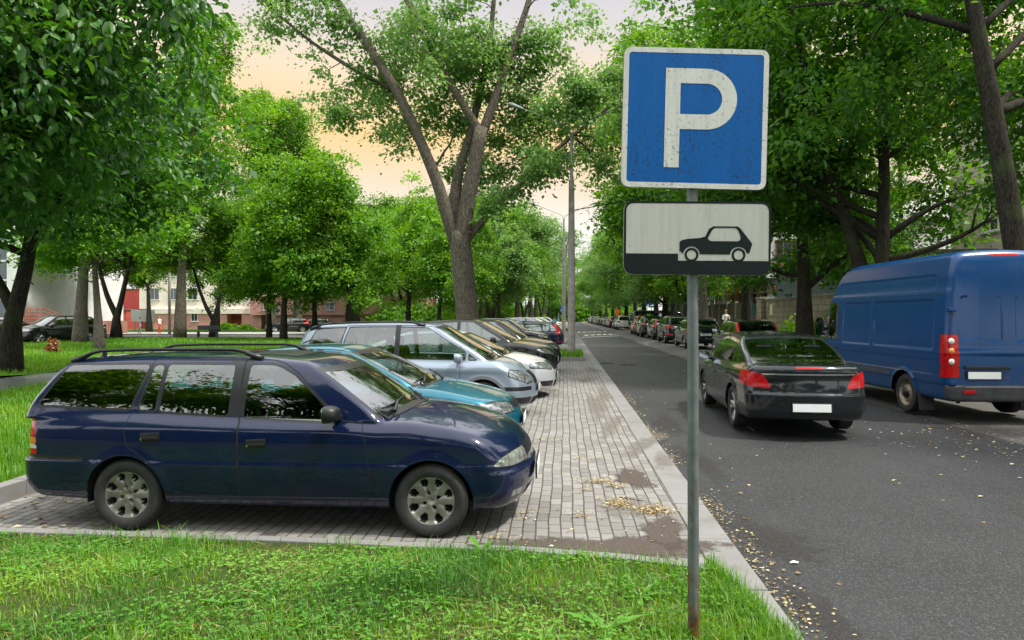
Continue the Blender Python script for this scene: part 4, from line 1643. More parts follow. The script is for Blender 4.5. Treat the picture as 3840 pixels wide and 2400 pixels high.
def wagon_extras(root, sh):
    roof_rail(root, sh, -1.90, -0.22, 0.56, M_black, 0.068, 0.0135, 0.24)
    plate(root, sh, 2.0, 0.43, False)
    wipers(root, sh, 0.05, 0.62, 0.985, 0.02)
    wipers(root, sh, -0.62, -0.05, 0.985, -0.62)
    mb = MB()
    # black cowl panel below the wind screen
    vs = []
    n = 16
    for i in range(n + 1):
        y = -0.68 + 1.36 * i / n
        for k in range(3):
            x = 0.835 + 0.055 * k + 0.11 - 0.26 * (abs(y) / 0.845) ** 2
            p = sh.hit((x, y, 1.6), (0, 0, -1))
            vs.append((x, y, p[2] + 0.004 + (0.004 if k == 1 else 0)))
    mb.add(vs, [(3 * i + k, 3 * i + k + 1, 3 * i + k + 4, 3 * i + k + 3) for i in range(n) for k in range(2)])
    mb.build('cowl_panel', M_black, root, True)
    mb = MB()
    p = sh.hit((-1.83, 0.0, 2), (0, 0, -1))
    mb.tube([(-1.80, -0.30, p[2] - 0.02), (-1.80, -0.30, p[2] + 0.03)], 0.02, 8)
    mb.tube([(-1.80, -0.30, p[2] + 0.02), (-1.97, -0.30, p[2] + 0.21)], [0.006, 0.003], 6)
    mb.build('aerial', M_black, root)
    # sun roof glass
    pts = fillet([(-0.415, -0.395), (0.025, -0.355), (0.025, 0.355), (-0.415, 0.395)], 0.08)
    mb = MB()
    nx_, ny_ = 10, 16
    vs, fs = [], []
    for i in range(nx_ + 1):
        for j in range(ny_ + 1):
            x = -0.40 + 0.41 * i / nx_
            y = (-0.38 + 0.76 * j / ny_) * (1 - 0.08 * i / nx_)
            p = sh.hit((x, y, 2), (0, 0, -1)); vs.append((x, y, p[2] + 0.003))
    for i in range(nx_):
        for j in range(ny_):
            a = i * (ny_ + 1) + j
            fs.append((a, a + ny_ + 1, a + ny_ + 2, a + 1))
    mb.add(vs, fs)
    mb.build('sunroof', M_trim, root, True)


def gspec(wb, fo, ro, w, H, gc, belt, cowl, nz, rf, rr, bb, bt, tumble=0.17, deck=None, wr=0.32, wd=0.215, rim=0.22, style='five', rimm=None, paint_=None, arch=None,
          pillars=(0.0,), quarter=None, front_q=None, tail=None, head=None, grille=None, intake=None, hdrop=0.05, plate_r=0.75, lip=0.012, lipm=None, clad=None, **kw):
    """a car from its main measurements: belt=(rear z, front z), cowl=(x, z), rf/rr roof start/end, bb/bt foot/head of the rear window"""
    a = wb / 2
    xf, xr = a + fo, -a - ro
    br, bf = belt
    cx, cz = cowl
    top = [(xr - 0.2, br + 0.01), (-a, br + 0.01), (0.2, (br + bf) / 2 + 0.005), (cx - 0.55, bf + 0.01), (cx - 0.25, cz - 0.03), (cx, cz - 0.005), ((cx + xf) / 2, cz - 0.4 * (cz - nz)), (xf - 0.20, nz + 0.02), (xf - 0.06, nz - 0.06), (xf + 0.1, nz - 0.25)]
    if deck:
        top = [(xr - 0.1, deck - 0.02), (xr + 0.10, deck), (xr + 0.45, deck + 0.002), (bb + 0.1, deck - 0.02), (bb + 0.9, br + 0.0)] + [t for t in top if t[0] > bb + 1.2]
    S = dict(x=(xr, xf), w=w, hz=H, bz=gc, axles=(a, -a), wz=wr - 0.005, arch=arch or wr + 0.045, flare=0.014, gz=min(br, bf) - 0.04,
             top=top, crown=[(xr, 0.04), (-a, 0.03), (cx - 0.4, 0.03), (cx + 0.1, 0.075), (xf - 0.3, 0.10), (xf, 0.08)],
             sect=[(gc - 0.05, -0.13), (gc + 0.03, -0.075), (gc + 0.13, -0.028), (gc + 0.30, 0.0), ((gc + 0.3 + br) / 2, -0.004), (br - 0.20, 0.0), (br - 0.06, -0.022), (br + 0.08, -0.07)],
             plan=[(xr - 0.1, 0.14), (xr + 0.3, 0.055), (-a + 0.1, 0.006), (0, 0.0), (a - 0.1, 0.006), (xf - 0.3, 0.06), (xf + 0.05, 0.14)],
             front=[(gc - 0.06, xf - 0.14), (gc + 0.04, xf - 0.05), (gc + 0.2, xf), (nz - 0.2, xf - 0.015), (nz - 0.05, xf - 0.06), (nz + 0.1, xf - 0.2), (nz + 0.3, xf - 0.5)],
             rear=[(gc - 0.02, xr + 0.20), (gc + 0.12, xr + 0.04), (0.45, xr), (0.62, xr + 0.01), (br - 0.12, xr + 0.05), (br + 0.1, xr + 0.10), (br + 0.3, xr + 0.25)],
             fc=(0.34, 2.4), rc=(0.20, 2.6), kt=0.12, kf=0.13,
             bot=[(xr, gc + 0.10), (-a, gc + 0.03), (0, gc), (a, gc + 0.02), (xf, gc + 0.02)],
             roof=[(xr, H - 0.13), (rr, H - 0.035), ((rr + rf) / 2 + 0.1, H), (rf, H - 0.03), (rf + 0.3, H - 0.11)], rcrown=0.055,
             wind=[(cz - 0.15, cx + 0.17), (cz, cx), ((cz + H) / 2, cx - 0.53 * (cx - rf)), (H - 0.05, rf), (H + 0.06, rf - 0.28)], wc=0.24,
             back=[(br - 0.2, bb - 0.05), (br, bb), (H - 0.06, bt), (H + 0.06, bt + 0.2)], bc=0.08,
             gw=[(br - 0.1, w - 0.055), (br, w - 0.085), ((br + H) / 2, w - 0.085 - tumble * 0.42), (H - 0.06, w - 0.085 - tumble * 0.9), (H + 0.03, w - 0.085 - tumble * 1.15)], kg=0.11, kp=0.09,
             gplan=(0.06, 0.06, 0.5, 0.8), cowl=cz - 0.02, wx=cx - 1.25, rwz=br + 0.03, pw=0.055, ph=0.05, rp=0.10, rh=0.05,
             wheel=dict(r=wr, wd=wd, rim=rim, style=style, mat=rimm or M_alloy2), paint=paint_ or P_black, lip=lip)
    if lipm: S['lip_mat'] = lipm
    if clad: S['clad'] = clad
    beltf = pchip([(xr, br), (0.2, (br + bf) / 2), (cx, bf)])
    mrg = kw.pop('dlo', (0.06, 0.16, 0.20))

    def dlo(xa, xb, sa=0.0, sb=0.0, up=0.035):
        def f(sh, x, y, z):
            p, q, r, u = sh.cabin(x, y, z)
            zz = z - br
            return mx(np.abs(p) - 0.07, q + mrg[0], r + mrg[1], u + mrg[2], beltf(x) + up - z, xa + sa * zz - x, x - xb - sb * zz)
        return f

    def door(xa, xb, sa=0.0, sb=0.0):
        def f(sh, x, y, z):
            p, q, r, u = sh.cabin(x, y, z)
            zz = z - br
            up_ = mx(q + 0.025, r + 0.06, u + 0.10)
            up_ = np.where(z > beltf(x) + 0.02, up_, -0.2)
            return mx(np.minimum(p, 0) - 0.01 if False else p * 0 - 0.2, up_, gc + 0.10 - z, xa + np.where(zz > 0, sa * zz, 0) - x, x - xb - np.where(zz > 0, sb * zz, 0), S['arch'] + 0.06 - np.hypot(x + a, z - wr), S['arch'] + 0.06 - np.hypot(x - a, z - wr))
        return f
    b = pillars[0]
    xq = quarter if quarter is not None else -9
    fq = front_q if front_q is not None else 9
    wins = [(dlo(b + 0.045, fq - 0.04), 0, 1), (dlo(xq + 0.035, b - 0.045, 0.3 if quarter is not None else 0), 0, 0)]
    if quarter is not None:
        wins.append((dlo(-9, xq - 0.035, 0, 0.3), 0, None))
    if front_q is not None:
        wins.append((dlo(fq + 0.04, 9), 0, None))
    S['windows'] = wins
    dfront = min(a - S['arch'] - 0.10, cx - 0.35)
    S['doors'] = [(door(max(-a - 0.25, xq if quarter is not None else -9), b, 0.25, 0), 0, (max(-a + 0.25, -0.95), br - 0.16)), (door(b, a - S['arch'] - 0.02, 0, 0), 0, (b + 0.17, bf - 0.16))]
    S['pillar'] = (b - 0.046, b + 0.046, lambda x: beltf(x) + 0.03)
    S['mirror'] = kw.pop('mirror', (cx - 0.62, bf + 0.06, S['paint'], (0.21, 0.15, 0.13)))
    S['seats'] = kw.pop('seats', (0.05, -0.85, cx - 0.35))
    S['seat_z'] = kw.pop('seat_z', 0.45 + (H - 1.45) * 0.6)
    pan = []
    if head:
        pan.append(('headlight', end_poly(head, 0.03, xf - kw.pop('head_d', 0.62), False), M_lens, dict(both=True, ring=0.014, ring_mat=M_trim)))
    for t in (tail or []):
        pan.append(('tail_light', end_poly(t[0], 0.02, xr + t[2] if len(t) > 2 else xr + 0.42, True), t[1], dict(both=True, ring=0.004)))
    if grille:
        pan.append(('grille', end_full(sym(grille), 0.03, xf - 0.5, False), M_black, dict(ring=0.010, ring_mat=kw.get('grille_rim', M_chrome))))
    if intake:
        pan.append(('air_intake', end_full(sym(intake), 0.03, xf - 0.5, False), M_gap, {}))
    pan += kw.pop('extra', [])
    S['panels'] = pan
    hw = w - 0.13
    S['seams'] = [(lambda x, y, z: np.where((x > cx - 0.2) & (x < xf - 0.05) & (z > nz - 0.1), np.abs(y) - (hw - 0.16 * np.clip((x - cx) / (xf - cx), 0, 1) ** 2), 9), 0.004),
                  (lambda x, y, z: np.where((x > xf - 0.7) & (z < nz), z - (nz - 0.13 + 0.10 * np.abs(y)), 9), 0.003),
                  (lambda x, y, z: np.where(x < xr + 0.3, np.where(np.abs(y) < w - 0.2, z - (plate_r - 0.12), 9), 9), 0.004),
                  (lambda x, y, z: np.where((x < xr + 0.5) & (z > plate_r - 0.10), np.abs(y) - (w - 0.22), 9), 0.004)] + kw.pop('seams', [])
    S.update(kw)
    S['_nz'] = nz
    return S


TEAL = gspec(2.61, 0.95, 1.05, 0.875, 1.39, 0.19, (0.97, 0.90), (1.10, 0.93), 0.70, 0.20, -0.95, -1.95, -1.05, paint_=P_teal, pillars=(-0.25,), quarter=None, wr=0.30, wd=0.19, rim=0.19, style='ten',
             head=[(0.36, 0.675), (0.36, 0.575), (0.62, 0.565), (0.90, 0.585), (0.90, 0.675), (0.60, 0.70)], grille=[(0.32, 0.60), (0.32, 0.67)], grille_rim=M_black, intake=[(0.5, 0.26), (0.5, 0.36)],
             extra=[('indicator', end_poly([(0.70, 0.685), (0.70, 0.575), (0.78, 0.575), (0.78, 0.685)], 0.01, 1.6, False), M_amber, dict(both=True))])
MPV = gspec(2.68, 0.90, 0.84, 0.90, 1.65, 0.19, (1.02, 0.97), (1.52, 1.04), 0.78, 0.55, -1.55, -2.05, -1.80, 0.20, paint_=P_grey, pillars=(-0.16,), quarter=-1.22, front_q=1.06, wr=0.325, rim=0.21, style='ten',
            head=[(0.40, 0.62), (0.62, 0.60), (0.80, 0.68), (0.90, 0.80), (0.80, 0.84), (0.56, 0.80), (0.42, 0.72)], grille=[(0.34, 0.58), (0.30, 0.78)], intake=[(0.50, 0.23), (0.46, 0.36)], lip=0.055, lipm=simple('grey_cladding', (0.10, 0.105, 0.115), 0.6),
            head_d=0.46, glass=M_glass, sglass=M_glass, handle_mat=M_black,
            extra=[('bumper_strip', end_poly([(0.50, 0.48), (0.50, 0.545), (0.93, 0.555), (0.93, 0.485)], 0.015, 1.55, False), M_black, dict(both=True)),
                   ('fog_light', end_poly([(0.52, 0.25), (0.50, 0.37), (0.84, 0.37), (0.80, 0.26)], 0.02, 1.5, False), M_black, dict(both=True))])
LIFT = gspec(2.69, 0.93, 1.04, 0.905, 1.46, 0.17, (0.98, 0.93), (1.22, 0.97), 0.75, 0.30, -1.0, -2.0, -1.1, paint_=P_silver, pillars=(-0.2,), quarter=-1.15,
             head_d=0.55, head=[(0.40, 0.63), (0.52, 0.615), (0.88, 0.66), (0.90, 0.76), (0.62, 0.765), (0.42, 0.74)], grille=[(0.33, 0.60), (0.38, 0.78)], intake=[(0.42, 0.24), (0.40, 0.38)],
             extra=[('fog_light', end_poly([(0.46, 0.25), (0.46, 0.38), (0.84, 0.385), (0.78, 0.27)], 0.02, 1.55, False), M_trim, dict(both=True)),
                    ('fog_light', end_poly([(0.56, 0.275), (0.56, 0.355), (0.74, 0.355), (0.72, 0.285)], 0.02, 1.5, False), M_lens, dict(both=True))])
COUPE = gspec(2.93, 0.90, 1.05, 0.985, 1.69, 0.24, (1.16, 1.07), (1.30, 1.12), 0.90, 0.35, -0.8, -2.15, -1.15, 0.2, paint_=P_black, pillars=(-0.22,), quarter=None, wr=0.38, wd=0.26, rim=0.26,
              head=[(0.48, 0.74), (0.90, 0.80), (0.96, 0.90), (0.60, 0.88)], grille=[(0.40, 0.66), (0.36, 0.86)], grille_rim=M_gap, intake=[(0.75, 0.36), (0.65, 0.54)])
SUV = gspec(2.80, 0.90, 0.92, 0.93, 1.68, 0.22, (1.10, 1.04), (1.24, 1.10), 0.90, 0.42, -1.55, -2.12, -1.78, 0.20, paint_=P_blackb, pillars=(-0.15,), quarter=-1.20, wr=0.36, wd=0.24, rim=0.24,
            head=[(0.42, 0.74), (0.88, 0.76), (0.90, 0.88), (0.45, 0.86)], grille=[(0.34, 0.66), (0.34, 0.86)], intake=[(0.6, 0.34), (0.55, 0.5)], clad=[(-3, 0.36), (3, 0.36)],
            tail=[([(0.44, 0.90), (0.50, 1.04), (0.97, 1.08), (0.97, 0.90)], M_red), ([(0.52, 0.50), (0.52, 0.57), (0.97, 0.57), (0.97, 0.50)], M_red)])
ESTATE = gspec(2.66, 0.90, 1.05, 0.905, 1.49, 0.18, (0.99, 0.93), (1.20, 0.97), 0.74, 0.28, -1.55, -2.25, -1.85, paint_=P_char, pillars=(-0.2,), quarter=-1.18,
               head=[(0.42, 0.60), (0.88, 0.66), (0.88, 0.74), (0.45, 0.73)], grille=[(0.35, 0.56), (0.35, 0.70)], intake=[(0.5, 0.22), (0.5, 0.36)],
               tail=[([(0.42, 0.82), (0.45, 0.95), (0.95, 0.97), (0.95, 0.80)], M_red)])
MAREA = gspec(2.54, 0.90, 0.99, 0.87, 1.47, 0.20, (0.97, 0.92), (1.15, 0.96), 0.72, 0.22, -1.5, -2.12, -1.82, paint_=P_navy, pillars=(-0.2,), quarter=-1.15, wr=0.30, wd=0.19, rim=0.19, style='ten',
              tail=[([(0.66, 1.00), (0.56, 1.38), (0.90, 1.38), (0.95, 1.00)], M_red, 0.75), ([(0.68, 0.84), (0.66, 1.00), (0.95, 1.00), (0.95, 0.84)], M_red, 0.4), ([(0.62, 0.44), (0.62, 0.50), (0.85, 0.50), (0.85, 0.44)], M_red)],
              head=[(0.45, 0.56), (0.85, 0.58), (0.85, 0.68), (0.45, 0.68)])
HATCH = gspec(2.64, 0.86, 0.84, 0.92, 1.50, 0.18, (1.00, 0.94), (1.26, 0.99), 0.76, 0.34, -1.25, -2.02, -1.55, paint_=P_char, pillars=(-0.18,), quarter=-1.15,
              tail=[([(0.62, 1.00), (0.52, 1.36), (0.80, 1.36), (0.93, 1.00), (0.93, 0.86), (0.72, 0.86)], M_red, 0.75)],
              head=[(0.45, 0.62), (0.88, 0.66), (0.88, 0.76), (0.45, 0.74)], grille=[(0.4, 0.5), (0.4, 0.66)], intake=[(0.5, 0.22), (0.5, 0.36)])
SEDAN = gspec(2.70, 0.90, 1.08, 0.90, 1.46, 0.17, (0.97, 0.92), (1.20, 0.97), 0.74, 0.30, -0.75, -1.72, -0.95, paint_=P_blackb, pillars=(-0.18,), quarter=None, deck=1.04,
              tail=[([(0.48, 0.78), (0.48, 0.93), (0.95, 0.95), (0.95, 0.80)], M_red)], head=[(0.42, 0.58), (0.88, 0.62), (0.88, 0.73), (0.42, 0.71)], grille=[(0.30, 0.50), (0.30, 0.70)], intake=[(0.5, 0.22), (0.5, 0.36)])
XUV = gspec(2.85, 0.92, 1.0, 0.96, 1.65, 0.22, (1.10, 1.03), (1.22, 1.09), 0.88, 0.40, -1.35, -2.2, -1.65, 0.22, paint_=P_black, pillars=(-0.15,), quarter=-1.2, wr=0.385, wd=0.25, rim=0.265,
            tail=[([(0.46, 0.98), (0.58, 1.06), (0.98, 1.06), (0.98, 0.97), (0.70, 0.93)], M_red)], head=[(0.45, 0.74), (0.88, 0.78), (0.88, 0.88), (0.45, 0.84)], clad=[(-3, 0.34), (3, 0.34)])
EXEC = gspec(2.737, 0.99, 1.10, 0.90, 1.498, 0.17, (1.00, 0.94), (1.33, 0.99), 0.76, 0.40, -0.72, -1.92, -0.88, 0.20, paint_=P_char, pillars=(-0.14,), quarter=-1.12, deck=1.055, wr=0.335, wd=0.225, rim=0.235, h=0.024,
             kb=0.06, kg=0.13, rp=0.07, dlo=(0.055, 0.16, 0.30),
             rear=[(0.15, -2.28), (0.26, -2.42), (0.40, -2.468), (0.62, -2.47), (0.66, -2.445), (0.86, -2.415), (0.93, -2.42), (1.00, -2.43), (1.05, -2.43), (1.2, -2.35)], rc=(0.26, 2.5),
             head=[(0.48, 0.62), (0.9, 0.66), (0.9, 0.76), (0.5, 0.72)],
             tail=[([(0.97, 0.965), (0.80, 0.955), (0.63, 0.915), (0.515, 0.735), (0.56, 0.715), (0.80, 0.735), (0.97, 0.80)], M_red, 0.62)],
             extra=[('tail_light', end_poly([(0.52, 0.725), (0.56, 0.715), (0.80, 0.735), (0.96, 0.795), (0.96, 0.815), (0.80, 0.775), (0.60, 0.765)], 0.01, -1.95, True), M_lens_w, {}),
                    ('chrome_strip', end_full(sym([(0.66, 0.905), (0.66, 0.930)]), 0.006, -2.1, True), M_chrome, {}),
                    ('brake_light', end_full(sym([(0.19, 1.003), (0.19, 1.028)]), 0.008, -2.2, True), M_red, {}),
                    ('plate_recess', end_full(sym([(0.32, 0.375), (0.32, 0.535)]), 0.03, -2.2, True), M_trim, dict(inset=0.006))])
EXEC['seams'] = [EXEC['seams'][0], (lambda x, y, z: np.where((x < -1.9) & (z > 0.55) & (z < 1.1), poly_sd(fillet(sym([(0.30, 0.635), (0.53, 0.66), (0.66, 0.92), (0.72, 1.2)]), 0.08), y, z), 9), 0.004),
                 (lambda x, y, z: np.where((x < -2.0) & (z < 0.5), z - 0.285, 9), 0.004),
                 (lambda x, y, z: np.where((x < -1.65) & (x > -2.2) & (np.abs(y) > 0.6), z - 0.735, 9), 0.003)]

VAN = dict(
    x=(-3.170, 2.920), w=0.99, hz=2.82, bz=0.28, h=0.032, axles=(1.83, -1.83), wz=0.345, arch=0.41, flare=0.030, gz=1.10,
    top=[(-3.370, 1.22), (1.100, 1.22), (1.800, 1.27), (2.200, 1.24), (2.600, 1.10), (2.820, 0.92), (3.020, 0.6)], crown=[(-3.370, 0.02), (1.400, 0.02), (2.100, 0.08), (2.800, 0.12)],
    sect=[(0.2, -0.08), (0.30, -0.04), (0.42, -0.012), (0.60, 0.0), (0.62, 0.006), (0.74, 0.006), (0.76, -0.006), (0.98, -0.004), (1.0, 0.0), (1.2, -0.008), (1.4, -0.02)],
    plan=[(-3.270, 0.040), (-2.970, 0.010), (-2.070, 0.0), (1.200, 0.0), (2.300, 0.025), (2.900, 0.11)],
    front=[(0.25, 2.800), (0.4, 2.890), (0.7, 2.910), (0.95, 2.820), (1.2, 2.640)], rear=[(0.25, -3.120), (0.35, -3.170), (0.58, -3.170), (0.60, -3.130), (1.0, -3.125), (1.4, -3.120)],
    fc=(0.26, 2.8), rc=(0.05, 6), kt=0.10, kf=0.09, bot=[(-3.270, 0.34), (-1.270, 0.34), (1.000, 0.32), (2.800, 0.28)],
    roof=[(-3.270, 2.74), (-2.870, 2.80), (0.319, 2.82), (1.000, 2.77), (1.500, 2.62), (1.900, 2.32)], rcrown=0.08,
    wind=[(1.0, 2.340), (1.2, 2.200), (1.8, 1.760), (2.3, 1.440), (2.6, 1.160), (2.85, 0.605)], wc=0.20,
    back=[(0.9, -3.130), (1.4, -3.120), (2.2, -3.080), (2.6, -3.030), (2.85, -2.910)], bc=0.05,
    gw=[(0.9, 0.985), (1.2, 0.98), (1.6, 0.962), (2.0, 0.935), (2.12, 0.92), (2.17, 0.905), (2.4, 0.875), (2.62, 0.82), (2.85, 0.76)], gplan=(0.05, 0.0, 1.0, 9), kg=0.13, kp=0.09,
    emboss=[([(-2.720, 1.14), (-0.650, 1.14), (-0.650, 2.00), (-2.720, 2.00)], 0.014, 0.035), ([(-0.545, 1.14), (0.720, 1.14), (0.720, 2.00), (-0.545, 2.00)], 0.014, 0.035),
            ([(-2.670, 2.14), (0.950, 2.14), (0.950, 2.42), (-2.670, 2.42)], 0.008, 0.03)],
    emboss_rear=[([(0.10, 1.30), (0.80, 1.34), (0.76, 2.05), (0.10, 2.05)], 0.012, 0.03)],
    cowl=1.30, wx=0.8, rwz=9, rear_on=False, pw=0.07, ph=0.12,
    windows=[([(0.960, 1.22), (1.380, 1.20), (1.380, 1.98), (0.960, 2.00)], 0.03, 0), ([(1.440, 1.20), (1.880, 1.17), (1.440, 1.88)], 0.02, 0)],
    doors=[([(0.820, 0.46), (1.320, 0.46), (1.380, 0.72), (1.550, 0.80), (1.960, 0.86), (2.020, 1.10), (1.500, 2.02), (0.840, 2.06)], 0.04, (1.020, 1.04))],
    mirror=(1.60, 1.46, M_black, (0.20, 0.40, 0.10)), handle_mat=M_black, slope=0,
    wheel=dict(r=0.345, wd=0.225, rim=0.215, style='steel', mat=M_steel), seats=(1.02, 0.98, 1.65), seat_z=0.95, paint=P_van,
    clad=[(-4, 0.30), (4, 0.30)],
    panels=[('rub_strip', lambda x, y, z: mx(np.abs(z - 0.68) - 0.055, 0.5 - np.abs(y), x - 1.30, np.where(x < -1.33, 1, -1)), simple('grey_strip', (0.035, 0.045, 0.065), 0.6, var=0.3), dict(both=True, ring=0.006)),
            ('tail_light', lambda x, y, z: mx(np.abs(z - 1.29) - 0.125, np.abs(np.abs(y) - 0.90) - 0.11, x + 2.91), M_red, dict(both=True, ring=0.008)),
            ('tail_light', lambda x, y, z: mx(np.abs(z - 1.03) - 0.13, np.abs(np.abs(y) - 0.90) - 0.11, x + 2.91), M_red, dict(both=True, ring=0.004)),
            ('tail_light', lambda x, y, z: mx(np.abs(z - 0.81) - 0.085, np.abs(np.abs(y) - 0.90) - 0.11, x + 2.91), M_red, dict(both=True, ring=0.008)),
            ('brake_light', lambda x, y, z: mx(np.abs(z - 2.71) - 0.022, np.abs(y) - 0.24, x + 2.77), M_red, {}),
            ('bumper', lambda x, y, z: mx(z - 0.60, x + 3.01, np.where(np.abs(y) < 5, -1, 1)), simple('bumper_grey', (0.03, 0.032, 0.036), 0.65, var=0.4), {})],
    seams=[(lambda x, y, z: np.where((x < -2.87) & (z > 0.6), np.abs(y) - 0.005, 9), 0.006), (lambda x, y, z: np.where((x < -2.82) & (z > 0.62), poly_sd(fillet(sym([(0.80, 0.63), (0.80, 1.5), (0.79, 2.0), (0.70, 2.66)]), 0.06), y, z), 9), 0.006),
           (lambda x, y, z: np.where((np.abs(y) > 0.6) & (z > 0.4) & (z < 2.6), x + 0.58, 9), 0.004), (lambda x, y, z: np.where((np.abs(y) > 0.6) & (z > 0.4) & (z < 2.55), x - 0.80, 9), 0.005),
           (lambda x, y, z: np.where((np.abs(y) > 0.6) & (x < 0.8) & (x > -2.87), z - 2.075, 9), 0.004)])


def place(root, x, y, rz, label, cat='car', group=None):
    root.location = (x, y, float(lane_z(np.array(x), np.array(y))) + 0.036 if x > 6 and y > 18 else root.location.z)
    root.rotation_euler = (0, 0, rz)
    tag(root, label, cat, group)
    return root


def repaint(root, old, new):
    """give a copy its own colour, mesh data stays shared"""
    def walk(o):
        for i, s in enumerate(o.material_slots):
            if s.material == old:
                s.link = 'OBJECT'
                s.material = new
        for c in o.children:
            walk(c)
    walk(root)
    return root


GL = 'cars parked nose to the paving on the left of the street'
GR = 'cars parked along the right kerb'
wagon, sh = build_car(WAGON, 'station_wagon', 2)
wagon_extras(wagon, sh)
place(wagon, -2.31, 6.12, 0, 'dark blue station wagon with black roof rails parked nearest the grass', 'station wagon', GL)

teal, sh = build_car(TEAL, 'liftback_car', 2)
plate(teal, sh, 2.2, 0.44, False)
wipers(teal, sh, 0.05, 0.60, 0.945, 0.0); wipers(teal, sh, -0.62, -0.06, 0.945, -0.62)
place(teal, -2.80, 8.95, 0, 'teal blue older car with slim clear headlights beside the dark blue wagon', 'car', GL)

mpv, sh = build_car(MPV, 'minivan', 2)
plate(mpv, sh, 2.2, 0.50, False)
roof_rail(mpv, sh, -1.75, 0.30, 0.60, M_black, 0.05, 0.015, 0.25)
wipers(mpv, sh, 0.05, 0.66, 1.06, 0.0); wipers(mpv, sh, -0.62, -0.06, 1.06, -0.62)
place(mpv, -2.72, 12.35, 0, 'steel grey minivan with round headlights and grey wheel arch trim', 'minivan', GL)

lift, sh = build_car(LIFT, 'hatchback_car', 2)
plate(lift, sh, 2.2, 0.47, False)
wipers(lift, sh, 0.05, 0.62, 0.985, 0.0); wipers(lift, sh, -0.62, -0.06, 0.985, -0.62)
place(lift, -2.45, 15.25, 0, 'silver white car with black grille beside the grey minivan', 'car', GL)

cpe, sh = build_car(COUPE, 'coupe_suv', 1)
plate(cpe, sh, 2.3, 0.60, False)
for zz in (0.70, 0.745, 0.79, 0.835):
    mb = MB()
    mb.tube([tuple(sh.hit((3.2, y_, zz), (-1, 0, 0)) + np.array([0.004, 0, 0])) for y_ in np.linspace(-0.36, 0.36, 9)], 0.008, 5)
    mb.build('grille_bar', M_black, cpe, True)
place(cpe, -2.56, 18.65, 0, 'glossy black sloping roof suv with big mirror behind the silver white car', 'suv', GL)

suv, sh = build_car(SUV, 'parked_suv', 1)
plate(suv, sh, 2.2, 0.55, False)
sv2 = repaint(copy_tree(suv), P_blackb, P_black)
place(sv2, -2.42, 21.85, 0, 'black suv whose nose shows just beyond the sloping roof suv', 'suv', GL)
place(suv, -3.0, 32.9, 0, 'dark blue black suv parked right after the grassy island', 'suv', GL)

mar, sh = build_car(MAREA, 'estate_car', 1)
mb = MB()
mb.tube([(-2.20, 0, 0.36), (-2.32, 0, 0.33), (-2.40, 0, 0.34), (-2.43, 0, 0.42)], 0.018, 8)
mb.lathe([(0.0, 0.445), (0.02, 0.44), (0.027, 0.42), (0.02, 0.40), (0.0, 0.395)], 10, 'z', (-2.43, 0, 0))
mb.build('tow_bar', M_gap, mar, True)
roof_rail(mar, sh, -1.75, -0.1, 0.56, P_navy, 0.04, 0.016, 0.2)
plate(mar, sh, -2.2, 0.74, True)
place(mar, -2.28, 36.0, math.pi, 'dark blue estate car with tow bar parked tail to the street', 'estate car', GL)

est, sh = build_car(ESTATE, 'estate_car', 1)
roof_rail(est, sh, -1.85, 0.0, 0.58, M_alloy2, 0.04, 0.018, 0.25)
pl_ = plate(est, sh, -2.3, 0.70, True)
tc = bpy.data.curves.new('plate_lettering', 'FONT')
tc.body = '759 HC'; tc.size = 0.12; tc.align_x = 'CENTER'; tc.align_y = 'CENTER'; tc.materials.append(M_gap)
tq = bpy.data.objects.new('lettering_curve', tc); col.objects.link(tq)
tm = bpy.data.meshes.new_from_object(tq.evaluated_get(bpy.context.evaluated_depsgraph_get()))
bpy.data.objects.remove(tq)
to = bpy.data.objects.new('plate_lettering', tm); col.objects.link(to); to.parent = pl_
to.location = (min(v.co.x for v in pl_.data.vertices) - 0.002, 0, 0.70)
to.rotation_euler = (R(90), 0, R(-90))
ac = repaint(copy_tree(est), P_char, P_silver)
place(ac, -2.9, 39.6, 0, 'silver estate car with roof rack behind the dark blue estate with tow bar', 'estate car', GL)
place(est, 6.85, 36.2, math.pi / 2, 'dark grey estate car with silver roof rails parked behind the sign pole', 'estate car', GR)

sed, sh = build_car(SEDAN, 'sedan_car', 1)
plate(sed, sh, -2.4, 0.72, True)
o = repaint(copy_tree(sed), P_blackb, P_silver)
place(o, -3.0, 43.0, 0, 'silver sedan with sloping screen beyond the silver estate', 'car', GL)
hat, sh = build_car(HATCH, 'hatchback_car', 1)
plate(hat, sh, -2.2, 0.74, True)
place(hat, 7.02, 27.4, math.pi / 2, 'dark green black hatchback with tall tail lamps ahead of the blue van', 'car', GR)
o = repaint(copy_tree(est), P_char, P_white)
place(o, -2.6, 50.0, 0, 'white estate car parked before the second lamp post', 'estate car', GL)
sv3 = repaint(copy_tree(suv), P_blackb, P_black)
place(sv3, 6.82, 42.6, math.pi / 2, 'black suv with chrome rear trim and turned front wheel', 'suv', GR)
xuv, sh = build_car(XUV, 'rounded_suv', 1)
plate(xuv, sh, -2.3, 0.85, True)
o = repaint(copy_tree(hat), P_char, P_black)
place(o, 6.88, 48.8, math.pi / 2, 'black hatchback squeezed between two black suvs', 'car', GR)
place(xuv, 6.75, 54.6, math.pi / 2, 'black rounded suv with slim tail lamps at the crossing', 'suv', GR)
o = repaint(copy_tree(suv), P_blackb, P_redc)
place(o, 6.9, 61.2, math.pi / 2, 'red suv half hidden behind the black rounded suv', 'suv', GR)
o = repaint(copy_tree(suv), P_blackb, P_white)
place(o, 7.15, 84.5, math.pi / 2, 'white suv with grey bumper parked beyond the crossing', 'suv', GR)

